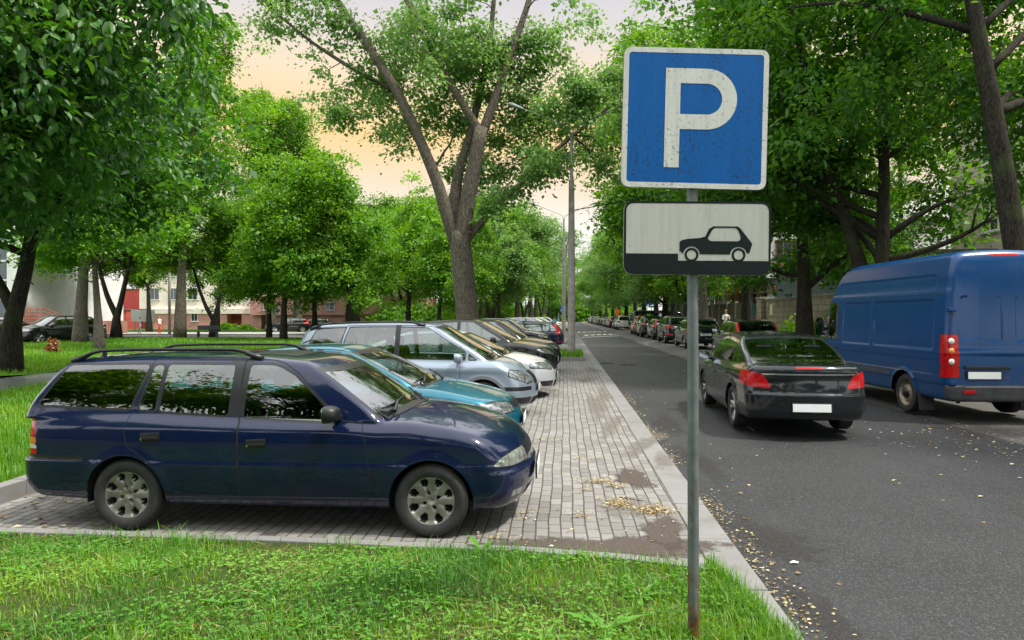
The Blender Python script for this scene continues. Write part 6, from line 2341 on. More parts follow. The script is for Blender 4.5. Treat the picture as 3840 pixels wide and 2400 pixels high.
apt = tag(empty('apartment_building', (-43, 82, 0)), 'cream apartment building with a pink ground floor beyond the park trees', 'building')
def rel(o, x0, x1, y0, y1, z0, z1):
    l = o.location
    return x0 - l.x, x1 - l.x, y0 - l.y, y1 - l.y, z0 - l.z, z1 - l.z
box_part('ground_floor', *rel(apt, -51.6, -41.9, 82, 94, -0.2, 2.5), M_pink, apt)
box_part('ground_floor', *rel(apt, -40.0, -37.5, 82, 94, -0.2, 2.1), M_pink, apt)
box_part('ground_floor', *rel(apt, -36.0, -18.0, 82, 94, -0.2, 2.1), M_pink, apt)
box_part('entrance_recess', *rel(apt, -41.9, -40.0, 83.2, 94, -0.2, 2.1), M_dred, apt)
box_part('entrance_recess', *rel(apt, -37.5, -36.0, 83.4, 94, -0.2, 1.9), M_dred, apt)
box_part('white_pier', *rel(apt, -36.6, -36.02, 81.7, 82.0, -0.1, 2.05), M_whitep, apt)
box_part('band', *rel(apt, -51.8, -38.6, 81.85, 94.1, 2.1, 2.72), M_cream, apt)
box_part('bay', *rel(apt, -38.6, -17.8, 81.3, 94.1, 1.95, 4.2), M_pink, apt)
box_part('upper_wall', *rel(apt, -53.5, -38.8, 82.3, 94, 2.72, 15), M_cream, apt)
box_part('upper_wall', *rel(apt, -38.8, -17.9, 81.9, 94, 4.2, 15), M_cream, apt)
box_part('roof', *rel(apt, -53.9, -17.5, 81.4, 94.4, 15, 15.35), M_slate, apt)
for cx_ in (-46.1, ):
    facade_window(apt, cx_ + 43, 1.65, 0.9, 1.05, 0.0)
for zz in (4.6, 7.5, 10.4, 13.2):
    for cx_ in (-51.5, -49.0, -46.5, -43.1, -40.6):
        facade_window(apt, cx_ + 43, zz, 1.3, 1.5, 0.3)
    for cx_ in (-36, -33.0, -30, -27, -24, -21):
        if zz > 5:
            facade_window(apt, cx_ + 43, zz, 1.5, 1.5, -0.1)
for zz in (2.9,):
    for cx_ in (-36.3, -32.6, -28.5):
        facade_window(apt, cx_ + 43, zz + 0.1, 1.2, 1.0, -0.7)
for zz in (4.5, 7.4, 10.3):
    bal = box_part('balcony', *rel(apt, -31.8, -28.6, 80.8, 81.9, zz - 0.55, zz + 0.45), M_whitep, apt)

red = tag(empty('red_building', (-56, 84, 0)), 'bright red block with a lower dark red wall left of the cream building', 'building')
box_part('wall', *rel(red, -59.5, -53.6, 84.0, 92, 0, 5.2), M_red2, red)
box_part('low_wall', *rel(red, -66, -53.7, 80, 82.5, -0.2, 2.55), M_dred, red)
box_part('ledge', *rel(red, -66.1, -53.6, 79.85, 82.6, 2.55, 2.66), M_greyp, red)
box_part('roof', *rel(red, -59.6, -53.55, 83.9, 92, 5.2, 5.35), M_greyp, red)
r = tag(empty('stair_rail', (-47, 76, 0.13)), 'sloping red handrail beside the billboard', 'handrail')
mb = MB()
for zz in (0.0, 0.28):
    mb.tube([(-4.2, 0, 1.55 + zz), (1.6, 0, 0.55 + zz)], 0.035, 6)
for k in range(6):
    x = -4.2 + 5.8 * k / 5
    mb.tube([(x, 0, -0.1), (x, 0, 1.83 - (x + 4.2) * 0.172)], 0.03, 6)
mb.build('rail', M_rail, r)

tow = tag(empty('glass_office_building', (-47, 52, 0)), 'white framed glass building at the far left edge', 'building')
box_part('white_corner', *rel(tow, -43.3, -41.9, 50.0, 62, 1.35, 11), M_whitep, tow)
box_part('base', *rel(tow, -60, -41.5, 49.7, 62, -0.2, 1.35), M_brickr, tow)
g_ = box_part('glass_wall', *rel(tow, -60, -43.3, 50.25, 62, 1.4, 11), M_wglass, tow)
for k in range(9):
    mb = MB(); x = -44.6 - k * 1.6
    mb.box((x + 47, -1.8, 6.2), (0.10, 0.12, 9.6)); mb.build('mullion', M_wframe, tow)
for k in range(7):
    mb = MB(); mb.box((-51.65 + 47, -1.83, 1.6 + k * 1.5), (16.6, 0.10, 0.14)); mb.build('transom', M_wframe, tow)
box_part('roof', *rel(tow, -60.2, -41.7, 49.8, 62.1, 11, 11.4), M_whitep, tow)
mb = MB(); mb.box((4.4, -2.08, 3.15), (0.45, 0.12, 0.75), None, 0.03); mb.build('wall_box', M_red2, tow)
st = tag(empty('brick_terrace', (-39.6, 48.5, 0)), 'low red brick terrace with an orange railing beside the glass building', 'terrace')
mb = MB(); mb.prism([(-4.5, -0.2), (4.0, -0.2), (0.2, 1.42), (-4.5, 1.42)], -0.8, 0.8, lambda x, z, h: (x, h, z)); mb.build('wall', M_brickr, st)
mb = MB()
for k in range(7):
    mb.tube([(-3.2 + k * 0.48, 0.9, 1.3), (-3.2 + k * 0.48, 0.9, 2.4)], 0.03, 6)
for zz in (1.6, 1.87, 2.13, 2.4):
    mb.tube([(-3.2, 0.9, zz), (0.0, 0.9, zz), (2.4, 0.9, zz - 1.05)], 0.03, 6)
mb.build('railing', M_rail, st)

# right hand side
cw = tag(empty('concrete_wall', (12.1, 54, 0.2)), 'stained brown concrete panel wall behind the parked estate', 'wall')
for k in range(8):
    mb = MB(); mb.box((0, -6.2 + k * 2.5, 1.2), (0.16, 2.42, 2.6), None, 0.01); mb.build('panel', M_cwall, cw)
    mb = MB(); mb.box((-0.06, -7.45 + k * 2.5, 1.25), (0.20, 0.20, 2.75), None, 0.01); mb.build('post', M_conc, cw)
gt = tag(empty('green_gate', (12.1, 44.7, 0.2)), 'dark green metal gate between the stone pillars', 'gate')
mb = MB()
for k in range(16):
    mb.box((0, -1.58 + k * 0.21, 1.2), (0.05, 0.19, 2.36), None, 0.008)
mb.build('sheet', M_green, gt)
mb = MB(); mb.box((0.05, 0, 2.3), (0.06, 3.4, 0.08)); mb.box((0.05, 0, 0.2), (0.06, 3.4, 0.08)); mb.build('frame', M_green, gt)
sw = tag(empty('stone_wall', (12.2, 36, 0.2)), 'weathered stone block wall with pillar right of the green gate', 'wall')
mb = MB(); mb.box((-0.1, 6.3, 1.25), (0.8, 1.0, 2.7), None, 0.02); mb.build('pillar', M_stone, sw)
mb = MB(); mb.box((0, -1.5, 1.2), (0.45, 14.5, 2.6), None, 0.02); mb.build('wall', M_stone, sw)
mb = MB(); mb.box((0, -1.5, 2.55), (0.58, 14.5, 0.10), None, 0.01); mb.box((-0.1, 6.3, 2.66), (0.95, 1.12, 0.12), None, 0.01); mb.build('coping', M_conc, sw)
mb = MB(); mb.box((-0.25, 4.6, 1.95), (0.02, 0.5, 0.62), None, 0.005); mb.build('yellow_notice', M_yellow, sw)

gb = tag(empty('blue_grey_building', (17, 43, 0.2)), 'low blue grey building behind the stone wall', 'building')
box_part('wall', -2.6, 6, -8, 5, 0, 4.7, M_greyp, gb)
box_part('roof', -2.75, 6.1, -8.1, 5.1, 4.7, 4.85, M_slate, gb)
box_part('door', -2.68, -2.6, 1.6, 2.6, 0, 3.0, M_green, gb)
for yy in (-5.5, -1.6):
    mb = MB(); mb.lathe([(0.0, -0.30), (0.14, -0.28), (0.16, 0.0)], 14, 'x', (-2.6, yy, 3.7)); mb.build('wall_lamp', M_wht, gb, True)
bb_ = tag(empty('beige_building', (24, 30, 0.2)), 'tall beige stone building glimpsed through the linden crowns above the van', 'building')
box_part('wall', -3, 12, -22, 9, 0, 12.5, M_beige, bb_)
box_part('roof', -3.4, 12.3, -22.4, 9.4, 12.5, 12.9, M_slate, bb_)
for yy in (-19, -15.5, -12, -8.5, -5, -1.5, 2, 5.5):
    for zz in (3.2, 6.6, 10):
        facade_window(bb_, yy, zz, 1.4, 1.7, -3.0, axis='y')
wb = tag(empty('white_building', (20, 60, 0.2)), 'white and dark building with orange window frames behind the concrete wall', 'building')
box_part('wall', -5, 8, -8, 5, 0, 4.4, M_slate, wb)
box_part('upper_wall', -5.2, 8, -8.2, 5.2, 4.4, 8.2, M_whitep, wb)
box_part('roof', -5.5, 8.3, -8.5, 5.5, 8.2, 8.5, M_slate, wb)
for yy in (-6.2, -3.4, -0.6, 2.2):
    facade_window(wb, yy, 3.0, 2.0, 1.7, -5.0, axis='y', frame=M_oframe, bars=2)
    facade_window(wb, yy, 6.3, 2.0, 1.8, -5.2, axis='y', frame=M_oframe, bars=2)
    f = facade_window(wb, -3.6 + (yy + 6.2) * 0.9, 3.0, 1.8, 1.7, -8.0, axis='x', frame=M_oframe, bars=2)
    facade_window(wb, -3.6 + (yy + 6.2) * 0.9, 6.3, 1.8, 1.8, -8.2, axis='x', frame=M_oframe, bars=2)
yw = tag(empty('rendered_wall', (15.2, 51.5, 0.2)), 'short white rendered wall with stone coping behind the concrete wall', 'wall')
box_part('wall', -0.2, 0.2, -4, 5, 0, 3.3, M_whitep, yw)
box_part('coping', -0.35, 0.35, -4.1, 5.1, 3.3, 3.5, M_stone, yw)
pg = tag(empty('pergola', (13.6, 57.0, 0.2)), 'brown wooden pergola top showing over the concrete wall', 'pergola')
for x in (-0.8, 0.8):
    for y in (-2, 2):
        mb = MB(); mb.box((x, y, 1.85), (0.14, 0.14, 3.7)); mb.build('post', M_oframe, pg)
for y in (-2, 2):
    mb = MB(); mb.box((0, y, 3.76), (2.2, 0.12, 0.16)); mb.build('beam', M_oframe, pg)
for k in range(5):
    mb = MB(); mb.box((-0.8 + k * 0.4, 0, 3.90), (0.10, 4.6, 0.12)); mb.build('rafter', M_oframe, pg)
db = tag(empty('dark_building', (18, 80, 0.2)), 'dark clad building with pale windows behind the far right trees', 'building')
box_part('wall', -5, 8, -8, 8, 0, 8, M_slate, db)
box_part('base', -5.3, 8, -8.3, 8, 0, 1.4, M_stone, db)
box_part('roof', -5.3, 8.2, -8.4, 8.2, 8, 8.3, M_greyp, db)
for k in range(4):
    facade_window(db, -6 + k * 3.6, 2.6, 2.0, 1.6, -5.0, axis='y', bars=2)
    facade_window(db, -3.4 + k * 3.0, 2.6, 1.8, 1.6, -8.0, bars=2)
    facade_window(db, -3.4 + k * 3.0, 5.8, 1.8, 1.6, -8.0, bars=2)

# ------------------------------------------------------------------ trees
GT = 'trees of the park and street'
Y0 = 29.0
# the big maple in the island: limbs traced in its own plane, spread in depth
def lp(pts, dy):
    n = len(pts)
    return [(x, Y0 + dy * i / (n - 1), z) for i, (x, z) in enumerate(pts)]


limbs_c = [(lp([(-4.62, 4.9), (-4.95, 5.9), (-5.32, 7.35), (-6.06, 9.18), (-6.98, 11.21), (-8.47, 13.44), (-9.79, 15.4), (-10.4, 17.4)], -1.5), 0.31, 0.11),
           (lp([(-6.98, 11.3), (-8.6, 12.0), (-10.6, 13.2), (-12.6, 14.9)], -2.0), 0.11, 0.04),
           (lp([(-4.42, 4.4), (-4.3, 5.6), (-3.97, 7.4), (-3.5, 9.75)], -0.3), 0.41, 0.28),
           (lp([(-3.5, 9.5), (-4.1, 10.4), (-4.77, 11.51), (-5.88, 13.54), (-6.89, 15.58), (-7.4, 17.4)], -1.2), 0.20, 0.08),
           (lp([(-3.52, 9.5), (-3.0, 10.93), (-2.40, 12.72), (-1.50, 15.21), (-1.0, 17.5)], 0.3), 0.23, 0.09),
           (lp([(-4.5, 4.8), (-4.78, 6.6), (-4.68, 8.0), (-4.25, 9.5), (-3.95, 11.05), (-3.4, 13.8), (-3.2, 16.6)], 2.2), 0.30, 0.10),
           (lp([(-4.25, 4.9), (-3.7, 5.7), (-3.13, 6.41), (-1.86, 7.66), (-0.06, 9.42), (2.07, 11.16), (3.6, 12.4)], 2.0), 0.18, 0.05),
           (lp([(-1.86, 7.66), (-1.2, 7.9), (-0.5, 8.1)], -1.0), 0.07, 0.03),
           (lp([(-5.6, 8.0), (-5.1, 8.7), (-4.7, 9.0), (-4.5, 9.6)], -1.2), 0.06, 0.03)]
ells_c = [(-12.6, 27.5, 15.6, 2.6, 2.2, 1.6, 5), (-10.2, 27.6, 14.4, 2.4, 2.2, 1.6, 5), (-8.6, 28.2, 11.4, 1.8, 1.8, 1.3, 4), (-7.4, 28.0, 13.0, 1.8, 2.0, 1.6, 4), (-9.3, 28.0, 10.2, 1.0, 1.2, 0.7, 1.3),
          (-5.6, 28.2, 13.0, 2.2, 2.4, 2.0, 6), (-5.2, 30.6, 10.9, 1.5, 1.2, 1.0, 2), (-3.6, 29.2, 13.6, 2.4, 2.6, 2.2, 6), (-1.0, 29.2, 15.2, 2.3, 2.4, 1.6, 5), (-2.2, 30.6, 11.2, 1.5, 1.2, 1.0, 2.5), (0.1, 31.2, 10.4, 2.4, 1.6, 1.3, 6), (2.4, 31.2, 11.8, 2.2, 1.8, 1.4, 4.5),
          (-1.0, 28.4, 8.0, 2.0, 1.8, 0.8, 3.5), (-5.8, 28.2, 7.6, 1.0, 1.2, 0.7, 1.5), (-5.4, 28.2, 6.3, 1.0, 1.0, 0.5, 1.3), (-3.0, 28.0, 6.9, 1.2, 1.2, 0.7, 2), (1.6, 31.0, 8.6, 1.3, 1.2, 0.7, 1.5), (-6.6, 28.0, 9.4, 1.0, 1.3, 0.8, 1.8),
          (-4.0, 30.6, 12.8, 5.4, 1.6, 4.0, 26), (-2.0, 30.4, 8.6, 3.6, 1.4, 1.4, 7), (0.2, 27.6, 10.8, 2.2, 0.8, 0.9, 4), (2.6, 28.0, 11.6, 1.5, 0.8, 0.9, 2.5), (-2.0, 29.6, 13.2, 1.5, 1.5, 1.8, 5), (-5.6, 29.6, 15.0, 1.8, 1.6, 1.2, 4), (-3.6, 29.4, 15.6, 2.2, 1.6, 1.2, 5), (-0.8, 29.4, 13.0, 1.4, 1.4, 1.0, 2.5), (-5.5, 29, 17.5, 6.0, 4.0, 2.0, 8), (-0.5, 29.0, 18, 3.5, 3, 2.0, 6)]
make_tree('maple_tree', 'tall maple with several spreading limbs rising from the grassy island', 11, [(-4.0, 29, 0.05), (-4.12, 29, 1.6), (-4.35, 29, 3.8), (-4.5, 29, 5.4)], 0.52, ells_c, 560, 100, 0.15, M_leaf_l, M_bark, 'tree', GT,
          limbs=0, clump=0.62, hollow=0.1, droop=0.6, limb_paths=limbs_c, gap=0.45, first=0.6, taper=0.85, flare=1.25, sides=16)

# dark tree overhanging at the left edge
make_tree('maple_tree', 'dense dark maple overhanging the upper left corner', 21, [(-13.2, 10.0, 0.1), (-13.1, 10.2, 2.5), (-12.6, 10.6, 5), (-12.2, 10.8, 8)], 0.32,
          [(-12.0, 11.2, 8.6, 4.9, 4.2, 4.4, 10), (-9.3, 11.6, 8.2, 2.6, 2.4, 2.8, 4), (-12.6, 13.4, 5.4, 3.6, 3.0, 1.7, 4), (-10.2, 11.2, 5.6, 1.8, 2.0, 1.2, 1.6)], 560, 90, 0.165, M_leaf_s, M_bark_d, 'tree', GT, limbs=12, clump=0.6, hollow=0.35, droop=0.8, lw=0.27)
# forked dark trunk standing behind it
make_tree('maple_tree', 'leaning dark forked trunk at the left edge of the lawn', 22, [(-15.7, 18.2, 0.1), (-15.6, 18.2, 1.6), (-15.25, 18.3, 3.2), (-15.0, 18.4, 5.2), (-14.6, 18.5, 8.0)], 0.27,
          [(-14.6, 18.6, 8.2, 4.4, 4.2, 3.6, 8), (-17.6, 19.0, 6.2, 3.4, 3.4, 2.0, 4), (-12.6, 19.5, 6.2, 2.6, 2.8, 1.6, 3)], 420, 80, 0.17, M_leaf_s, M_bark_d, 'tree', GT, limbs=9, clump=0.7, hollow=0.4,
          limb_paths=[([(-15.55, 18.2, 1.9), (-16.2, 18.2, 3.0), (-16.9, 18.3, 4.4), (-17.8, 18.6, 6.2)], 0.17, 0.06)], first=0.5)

# park trees
t2 = make_tree('maple_tree', 'thick pale trunk maple beside the black parked cars', 31, [(-27.9, 37.4, 0.1), (-27.8, 37.4, 3), (-27.6, 37.4, 6), (-27.4, 37.5, 11)], 0.35,
               [(-27.4, 37.5, 10.2, 5.8, 5.4, 4.4, 8), (-25.0, 36.5, 8.2, 3.4, 3.2, 2.0, 2.4)], 403, 80, 0.20, M_leaf, M_bark_l, 'tree', GT, limbs=12, clump=0.85, hollow=0.25, first=0.45, gap=0.9)
t4 = make_tree('maple_tree', 'straight grey trunk maple with a tall loose crown before the cream wall', 32, [(-27.75, 47.4, 0.1), (-27.6, 47.4, 5), (-27.3, 47.5, 10), (-26.8, 47.5, 18)], 0.36,
               [(-27.0, 47.4, 12.2, 5.4, 5.0, 4.4, 8), (-26.4, 47.6, 17.6, 4.2, 3.8, 3.2, 4), (-25.6, 47.8, 21.6, 3.0, 3.0, 3.0, 2.5)], 440, 74, 0.21, M_leaf, M_bark, 'tree', GT, limbs=13, clump=0.95, hollow=0.4, gap=0.6, first=0.4)
ty = make_tree('young_maple', 'round bushy maple with slim trunk right of the pink entrance', 33, [(-18.6, 44.0, 0.1), (-18.55, 44.0, 2.5), (-18.3, 44.0, 5), (-17.9, 44.1, 9)], 0.22,
               [(-17.6, 44.0, 6.6, 4.6, 4.4, 3.5, 8), (-17.2, 44.2, 9.8, 3.2, 3.2, 2.4, 3.4)], 403, 76, 0.18, M_leaf, M_bark_d, 'tree', GT, limbs=13, clump=0.72, hollow=0.25, first=0.3, gap=0.9)
tf = make_tree('forked_maple', 'forked maple behind the white column', 34, [(-32.3, 47.0, 0.1), (-32.3, 47, 1.6), (-32.0, 47, 2.6), (-31.2, 47, 6)], 0.34,
               [(-31.4, 47, 9.8, 5.4, 5.0, 4.0, 8), (-34.4, 47.4, 8.4, 3.2, 3.0, 2.0, 2.4)], 374, 78, 0.20, M_leaf, M_bark_d, 'tree', GT, limbs=10, clump=0.85, hollow=0.25, gap=0.9,
               limb_paths=[([(-32.25, 47, 1.7), (-33.0, 47, 3.2), (-33.6, 47.1, 5.0), (-34.2, 47.2, 7.5)], 0.22, 0.08)], first=0.5)
put_tree(tf, 'slim forked maple before the cream wall window', (-27.7, 52.0, 0.1), 0.5, 0.82, GT)
put_tree(ty, 'slim maple with mossy trunk just right of the dark trunk', (-17.4, 46.5, 0.1), 2.1, 0.9, GT)
put_tree(ty, 'bushy maple behind the roof of the grey minivan', (-14.3, 45.0, 0.1), 4.0, 1.03, GT)
put_tree(ty, 'bushy young maple left of the big island maple', (-11.6, 50.0, 0.1), 1.0, 1.0, GT, M_leaf_y)
put_tree(ty, 'low bushy maple left of the mossy trunk', (-21.8, 49.0, 0.1), 5.1, 0.85, GT)
put_tree(t2, 'broad maple beyond the footpath at the left', (-21.8, 30.5, 0.1), 3.3, 0.62, GT, M_leaf_y)
put_tree(t2, 'broad dark maple behind the brick terrace', (-38.5, 52, 0.1), 1.3, 0.85, GT)
put_tree(t4, 'tall airy maple far behind the cream building corner', (-31.0, 70, 0.1), 2.0, 1.12, GT)
put_tree(t4, 'tall tree whose top stands against the orange sky', (-28.6, 71.5, 0.1), 4.4, 1.02, GT)
put_tree(t2, 'leafy tree behind the glass building', (-62, 74, 0.1), 0.3, 1.3, GT)
put_tree(t2, 'leafy maple before the cream facade', (-42.5, 67, 0.1), 2.6, 0.78, GT)
put_tree(ty, 'small maple before the cream facade windows', (-35.5, 67.5, 0.1), 0.9, 1.0, GT)
put_tree(tf, 'leafy tree right of the pink building', (-23.5, 76, 0.1), 2.9, 1.1, GT)
put_tree(ty, 'small leafy tree at the pink building corner', (-19.5, 60, 0.1), 0.2, 0.9, GT, M_leaf_y)

# left side of the street beyond the island
llabel = ['second street maple after the island', 'pale green round maple after the island', 'dark trunk maple by the silver estate', 'maple behind the white estate', 'maple before the far island', 'maple on the far island', 'first maple beyond the far island', 'second maple beyond the far island',
          'third maple beyond the far island', 'fourth maple beyond the far island', 'last maple of the left street row']
for k, (x, y, s, m, src) in enumerate([(-8.2, 44, 0.74, M_leaf, ty), (-5.6, 58, 0.92, M_leaf_l, ty), (-7.4, 68, 1.05, M_leaf, tf), (-5.2, 75, 1.0, M_leaf_l, t2), (-8.6, 82, 1.0, M_leaf, ty), (-4.4, 90, 1.05, M_leaf_l, t2), (-6.2, 104, 1.0, M_leaf, tf),
                                      (-5.2, 120, 1.0, M_leaf_l, t2), (-4.6, 138, 1.0, M_leaf, tf), (-4.4, 160, 1.0, M_leaf_l, t2), (-4.0, 190, 1.0, M_leaf, tf)]):
    put_tree(src, llabel[k], (x, y, 0.1), k * 1.7, s, GT, m)
wl = ['far park tree behind the big maple', 'far park tree left of the big maple', 'far park tree behind the bushy maples', 'far park tree behind the pink building corner', 'far dark tree beside the street row', 'tall far tree behind the street row', 'tall far tree left of the street',
      'tall far tree closing the left view', 'far tree between the park maples', 'distant tree behind the red block', 'distant tree behind the dark red wall', 'distant tree over the glass building']
for k, (x, y, s, m, src) in enumerate([(-12, 78, 1.15, M_leaf, t2), (-19, 80, 1.2, M_leaf, tf), (-24, 92, 1.2, M_leaf, t2), (-15, 100, 1.3, M_leaf, tf), (-11, 95, 1.2, M_leaf_y, t2), (-10, 118, 1.4, M_leaf, t2), (-16, 130, 1.6, M_leaf, tf), (-24, 120, 1.5, M_leaf, t2), (-16, 66, 0.95, M_leaf_y, tf),
                                      (-52, 105, 1.5, M_leaf, t2), (-72, 100, 1.6, M_leaf, tf), (-90, 95, 1.7, M_leaf, t2)]):
    put_tree(src, wl[k], (x, y, 0.1), k * 2.3 + 0.4, s, GT, m)

# lindens along the right side
l1 = make_tree('linden_tree', 'thick leaning linden trunk at the right edge above the van', 41, [(10.4, 16, 0.1), (10.1, 16, 2.7), (9.6, 16, 5.8), (9.05, 16, 8.8), (8.7, 16.1, 13)], 0.29,
               [(9.6, 19.2, 10.2, 4.6, 3.0, 3.8, 8), (9.0, 18.4, 14.6, 4.6, 4.0, 3.0, 5), (12.6, 18, 6.6, 2.6, 2.6, 1.6, 2.2), (6.6, 17.6, 9.4, 2.4, 2.2, 1.6, 2)], 420, 78, 0.15, M_leaf_d, M_bark_d, 'tree', GT, limbs=10, clump=0.68, hollow=0.3, first=0.5, gap=0.5, lw=0.29)
l2 = make_tree('linden_tree', 'straight linden trunk behind the front of the blue van', 42, [(10.0, 22.4, 0.1), (10.0, 22.4, 3), (10.05, 22.4, 6), (10.0, 22.5, 15)], 0.29,
               [(9.8, 24.0, 10.0, 5.0, 3.6, 3.8, 9), (9.6, 22.6, 14.6, 4.4, 4.4, 3.4, 5), (6.8, 23.6, 7.2, 2.4, 2.4, 1.5, 2), (10.4, 25.2, 5.4, 3.0, 1.8, 1.5, 2.2), (12.2, 22.6, 5.4, 1.8, 2.6, 1.6, 1.5)], 450, 80, 0.155, M_leaf_d, M_bark_d, 'tree', GT, limbs=15, clump=0.72, hollow=0.3, first=0.3, gap=0.5)
l3 = make_tree('linden_tree', 'linden trunk between the charcoal sedan and the blue van', 43, [(9.55, 28.0, 0.1), (9.5, 28.0, 3), (9.4, 28, 6), (9.4, 28.2, 15)], 0.31,
               [(9.0, 28.2, 9.6, 5.0, 4.6, 3.8, 9), (9.0, 28.4, 14.4, 4.6, 4.4, 3.4, 5), (6.4, 28.2, 6.8, 2.6, 2.6, 1.5, 2.2), (9.4, 26.6, 4.9, 2.4, 1.8, 0.8, 1.5), (8.6, 30.0, 4.5, 2.8, 2.0, 1.4, 2.0), (11.6, 28.6, 4.7, 2.4, 2.8, 1.6, 1.8)], 450, 80, 0.165, M_leaf_d, M_bark_d, 'tree', GT, limbs=15, clump=0.74, hollow=0.3, first=0.25, gap=0.5)
make_tree('linden_tree', 'leaning linden trunk left of the straight one behind the van', 44, [(10.0, 22.9, 0.1), (9.6, 22.9, 3.2), (8.95, 22.8, 5.2), (8.15, 22.8, 7.3), (7.5, 22.8, 11)], 0.27,
          [(7.4, 24.2, 10.4, 3.6, 2.6, 3.2, 6), (6.6, 23.4, 13.6, 3.2, 3.0, 2.6, 3), (8.6, 24.6, 6.6, 2.2, 1.6, 1.2, 1.3)], 280, 60, 0.17, M_leaf_d, M_bark_d, 'tree', GT, limbs=9, clump=0.7, hollow=0.3, first=0.4, gap=0.5)
make_tree('linden_tree', 'pale linden trunk just right of the sign pole', 45, [(9.2, 46, 0.1), (9.15, 46, 3), (9.0, 46, 7), (8.6, 46, 16)], 0.33,
          [(8.2, 46, 11.5, 4.8, 4.6, 4.4, 8), (4.6, 44.5, 13.6, 3.0, 3.2, 4.2, 6), (4.9, 44, 8.4, 2.6, 2.8, 2.2, 3), (6.5, 46, 18.5, 5.0, 4.0, 3.6, 6), (3.2, 45, 17.5, 2.2, 2.6, 2.4, 2)], 620, 66, 0.2, M_leaf, M_bark, 'tree', GT, limbs=16, clump=0.85, hollow=0.25, first=0.3, gap=0.5)
rl = ['linden behind the dark grey estate', 'linden between the estate and the chrome trimmed suv', 'linden behind the black hatchback', 'linden behind the black rounded suv', 'linden before the blue signboard', 'linden past the blue signboard',
      'linden beside the white suv', 'first linden past the white suv', 'second linden past the white suv', 'third linden past the white suv', 'fourth linden past the white suv', 'fifth linden past the white suv', 'last linden of the right row']
for k, (x, y, s, m, src, rz) in enumerate([(9.6, 37, 1.0, M_leaf_d, l2, 2.2), (9.4, 53, 1.0, M_leaf, l3, 4.1), (9.2, 58.5, 0.95, M_leaf, l2, 0.4), (9.3, 64.5, 1.0, M_leaf_l, l3, 2.9), (9.3, 70.5, 1.0, M_leaf, l2, 5.2), (9.2, 80, 1.05, M_leaf_l, l3, 0.2),
                                          (9.2, 90, 1.05, M_leaf, l2, 1.6), (9.0, 101, 1.05, M_leaf_l, l3, 3.0), (8.9, 113, 1.05, M_leaf, l2, 4.0), (8.8, 126, 1.1, M_leaf_l, l3, 5.0), (8.6, 142, 1.1, M_leaf, l2, 0.0), (8.4, 162, 1.1, M_leaf_l, l3, 2.0), (7.6, 190, 1.1, M_leaf, l2, 3.4)]):
    put_tree(src, rl[k], (x, y, 0.1), rz, s, GT, m)
put_tree(l3, 'linden at the end of the street view', (-1.5, 225, 0.1), 3.4, 1.3, GT, M_leaf)
put_tree(l2, 'linden closing the end of the street', (4.5, 235, 0.1), 1.4, 1.3, GT, M_leaf_l)
for k, (x, y, s_, m, src) in enumerate([(-8, 235, 1.2, M_leaf, ty), (12, 240, 1.3, M_leaf, ty), (2, 250, 1.4, M_leaf_l, ty), (-16, 215, 1.5, M_leaf, ty), (20, 215, 1.6, M_leaf, ty)]):
    put_tree(src, ['leafy tree left of the street end', 'leafy tree right of the street end', 'pale leafy tree in the middle of the street end', 'big leafy tree far left of the street end', 'big leafy tree far right of the street end'][k], (x, y, -1.5), k * 1.1, s_, GT, m)
put_tree(l2, 'rear linden between the beige and blue grey buildings', (17, 36, 0.1), 0.7, 0.7, GT, M_leaf)

# the street goes on behind the lens: these trees show as reflections in paint and glass
bl = ['linden across the road behind the viewer', 'linden beside the road behind the viewer', 'maple on the lawn behind the viewer', 'second maple on the lawn behind the viewer', 'third maple on the lawn behind the viewer', 'maple farther left behind the viewer', 'linden at the right edge beside the viewer', 'far linden behind the viewer']
for k, (x, y, s, m, src) in enumerate([(16.5, -5, 0.95, M_leaf_d, l2), (9.6, -9, 0.95, M_leaf_d, l3), (-2.5, -12, 1.05, M_leaf, t2), (-9.5, -11, 1.0, M_leaf, tf), (-17, -9, 1.0, M_leaf, t2), (-23, -3, 1.0, M_leaf, tf), (15.5, 6.0, 0.9, M_leaf_d, l3), (4, -22, 1.2, M_leaf_d, l2)]):
    put_tree(src, bl[k], (x, y, 0.1), k * 1.9, s, GT, m)


def bush(name, label, c, r, n, per, leaf, m, seed, cat='bush', stems=8):
    g = np.random.default_rng(seed)
    root = tag(empty(name, c), label, cat)
    d = g.normal(size=(n, 3)); d /= np.linalg.norm(d, axis=1, keepdims=True)
    d[:, 2] = np.abs(d[:, 2])
    C = d * np.array(r) * (g.uniform(0.1, 1, n) ** 0.5)[:, None]
    V, Fq, A = crown_leaves(C, np.full(n, min(r) * 0.42), per, leaf, g, 0.3, 0.8)
    np_mesh('foliage', V, Fq, m, root, attr=A)
    mb = MB()
    for k in range(stems):
        q = C[g.integers(0, n)]
        mb.tube(bend((q[0] * 0.3, q[1] * 0.3, -0.1), q, 0.1, g, 4), np.linspace(0.02, 0.008, 4), 4, cap=False)
    mb.build('stems', M_bark_d, root)
    return root


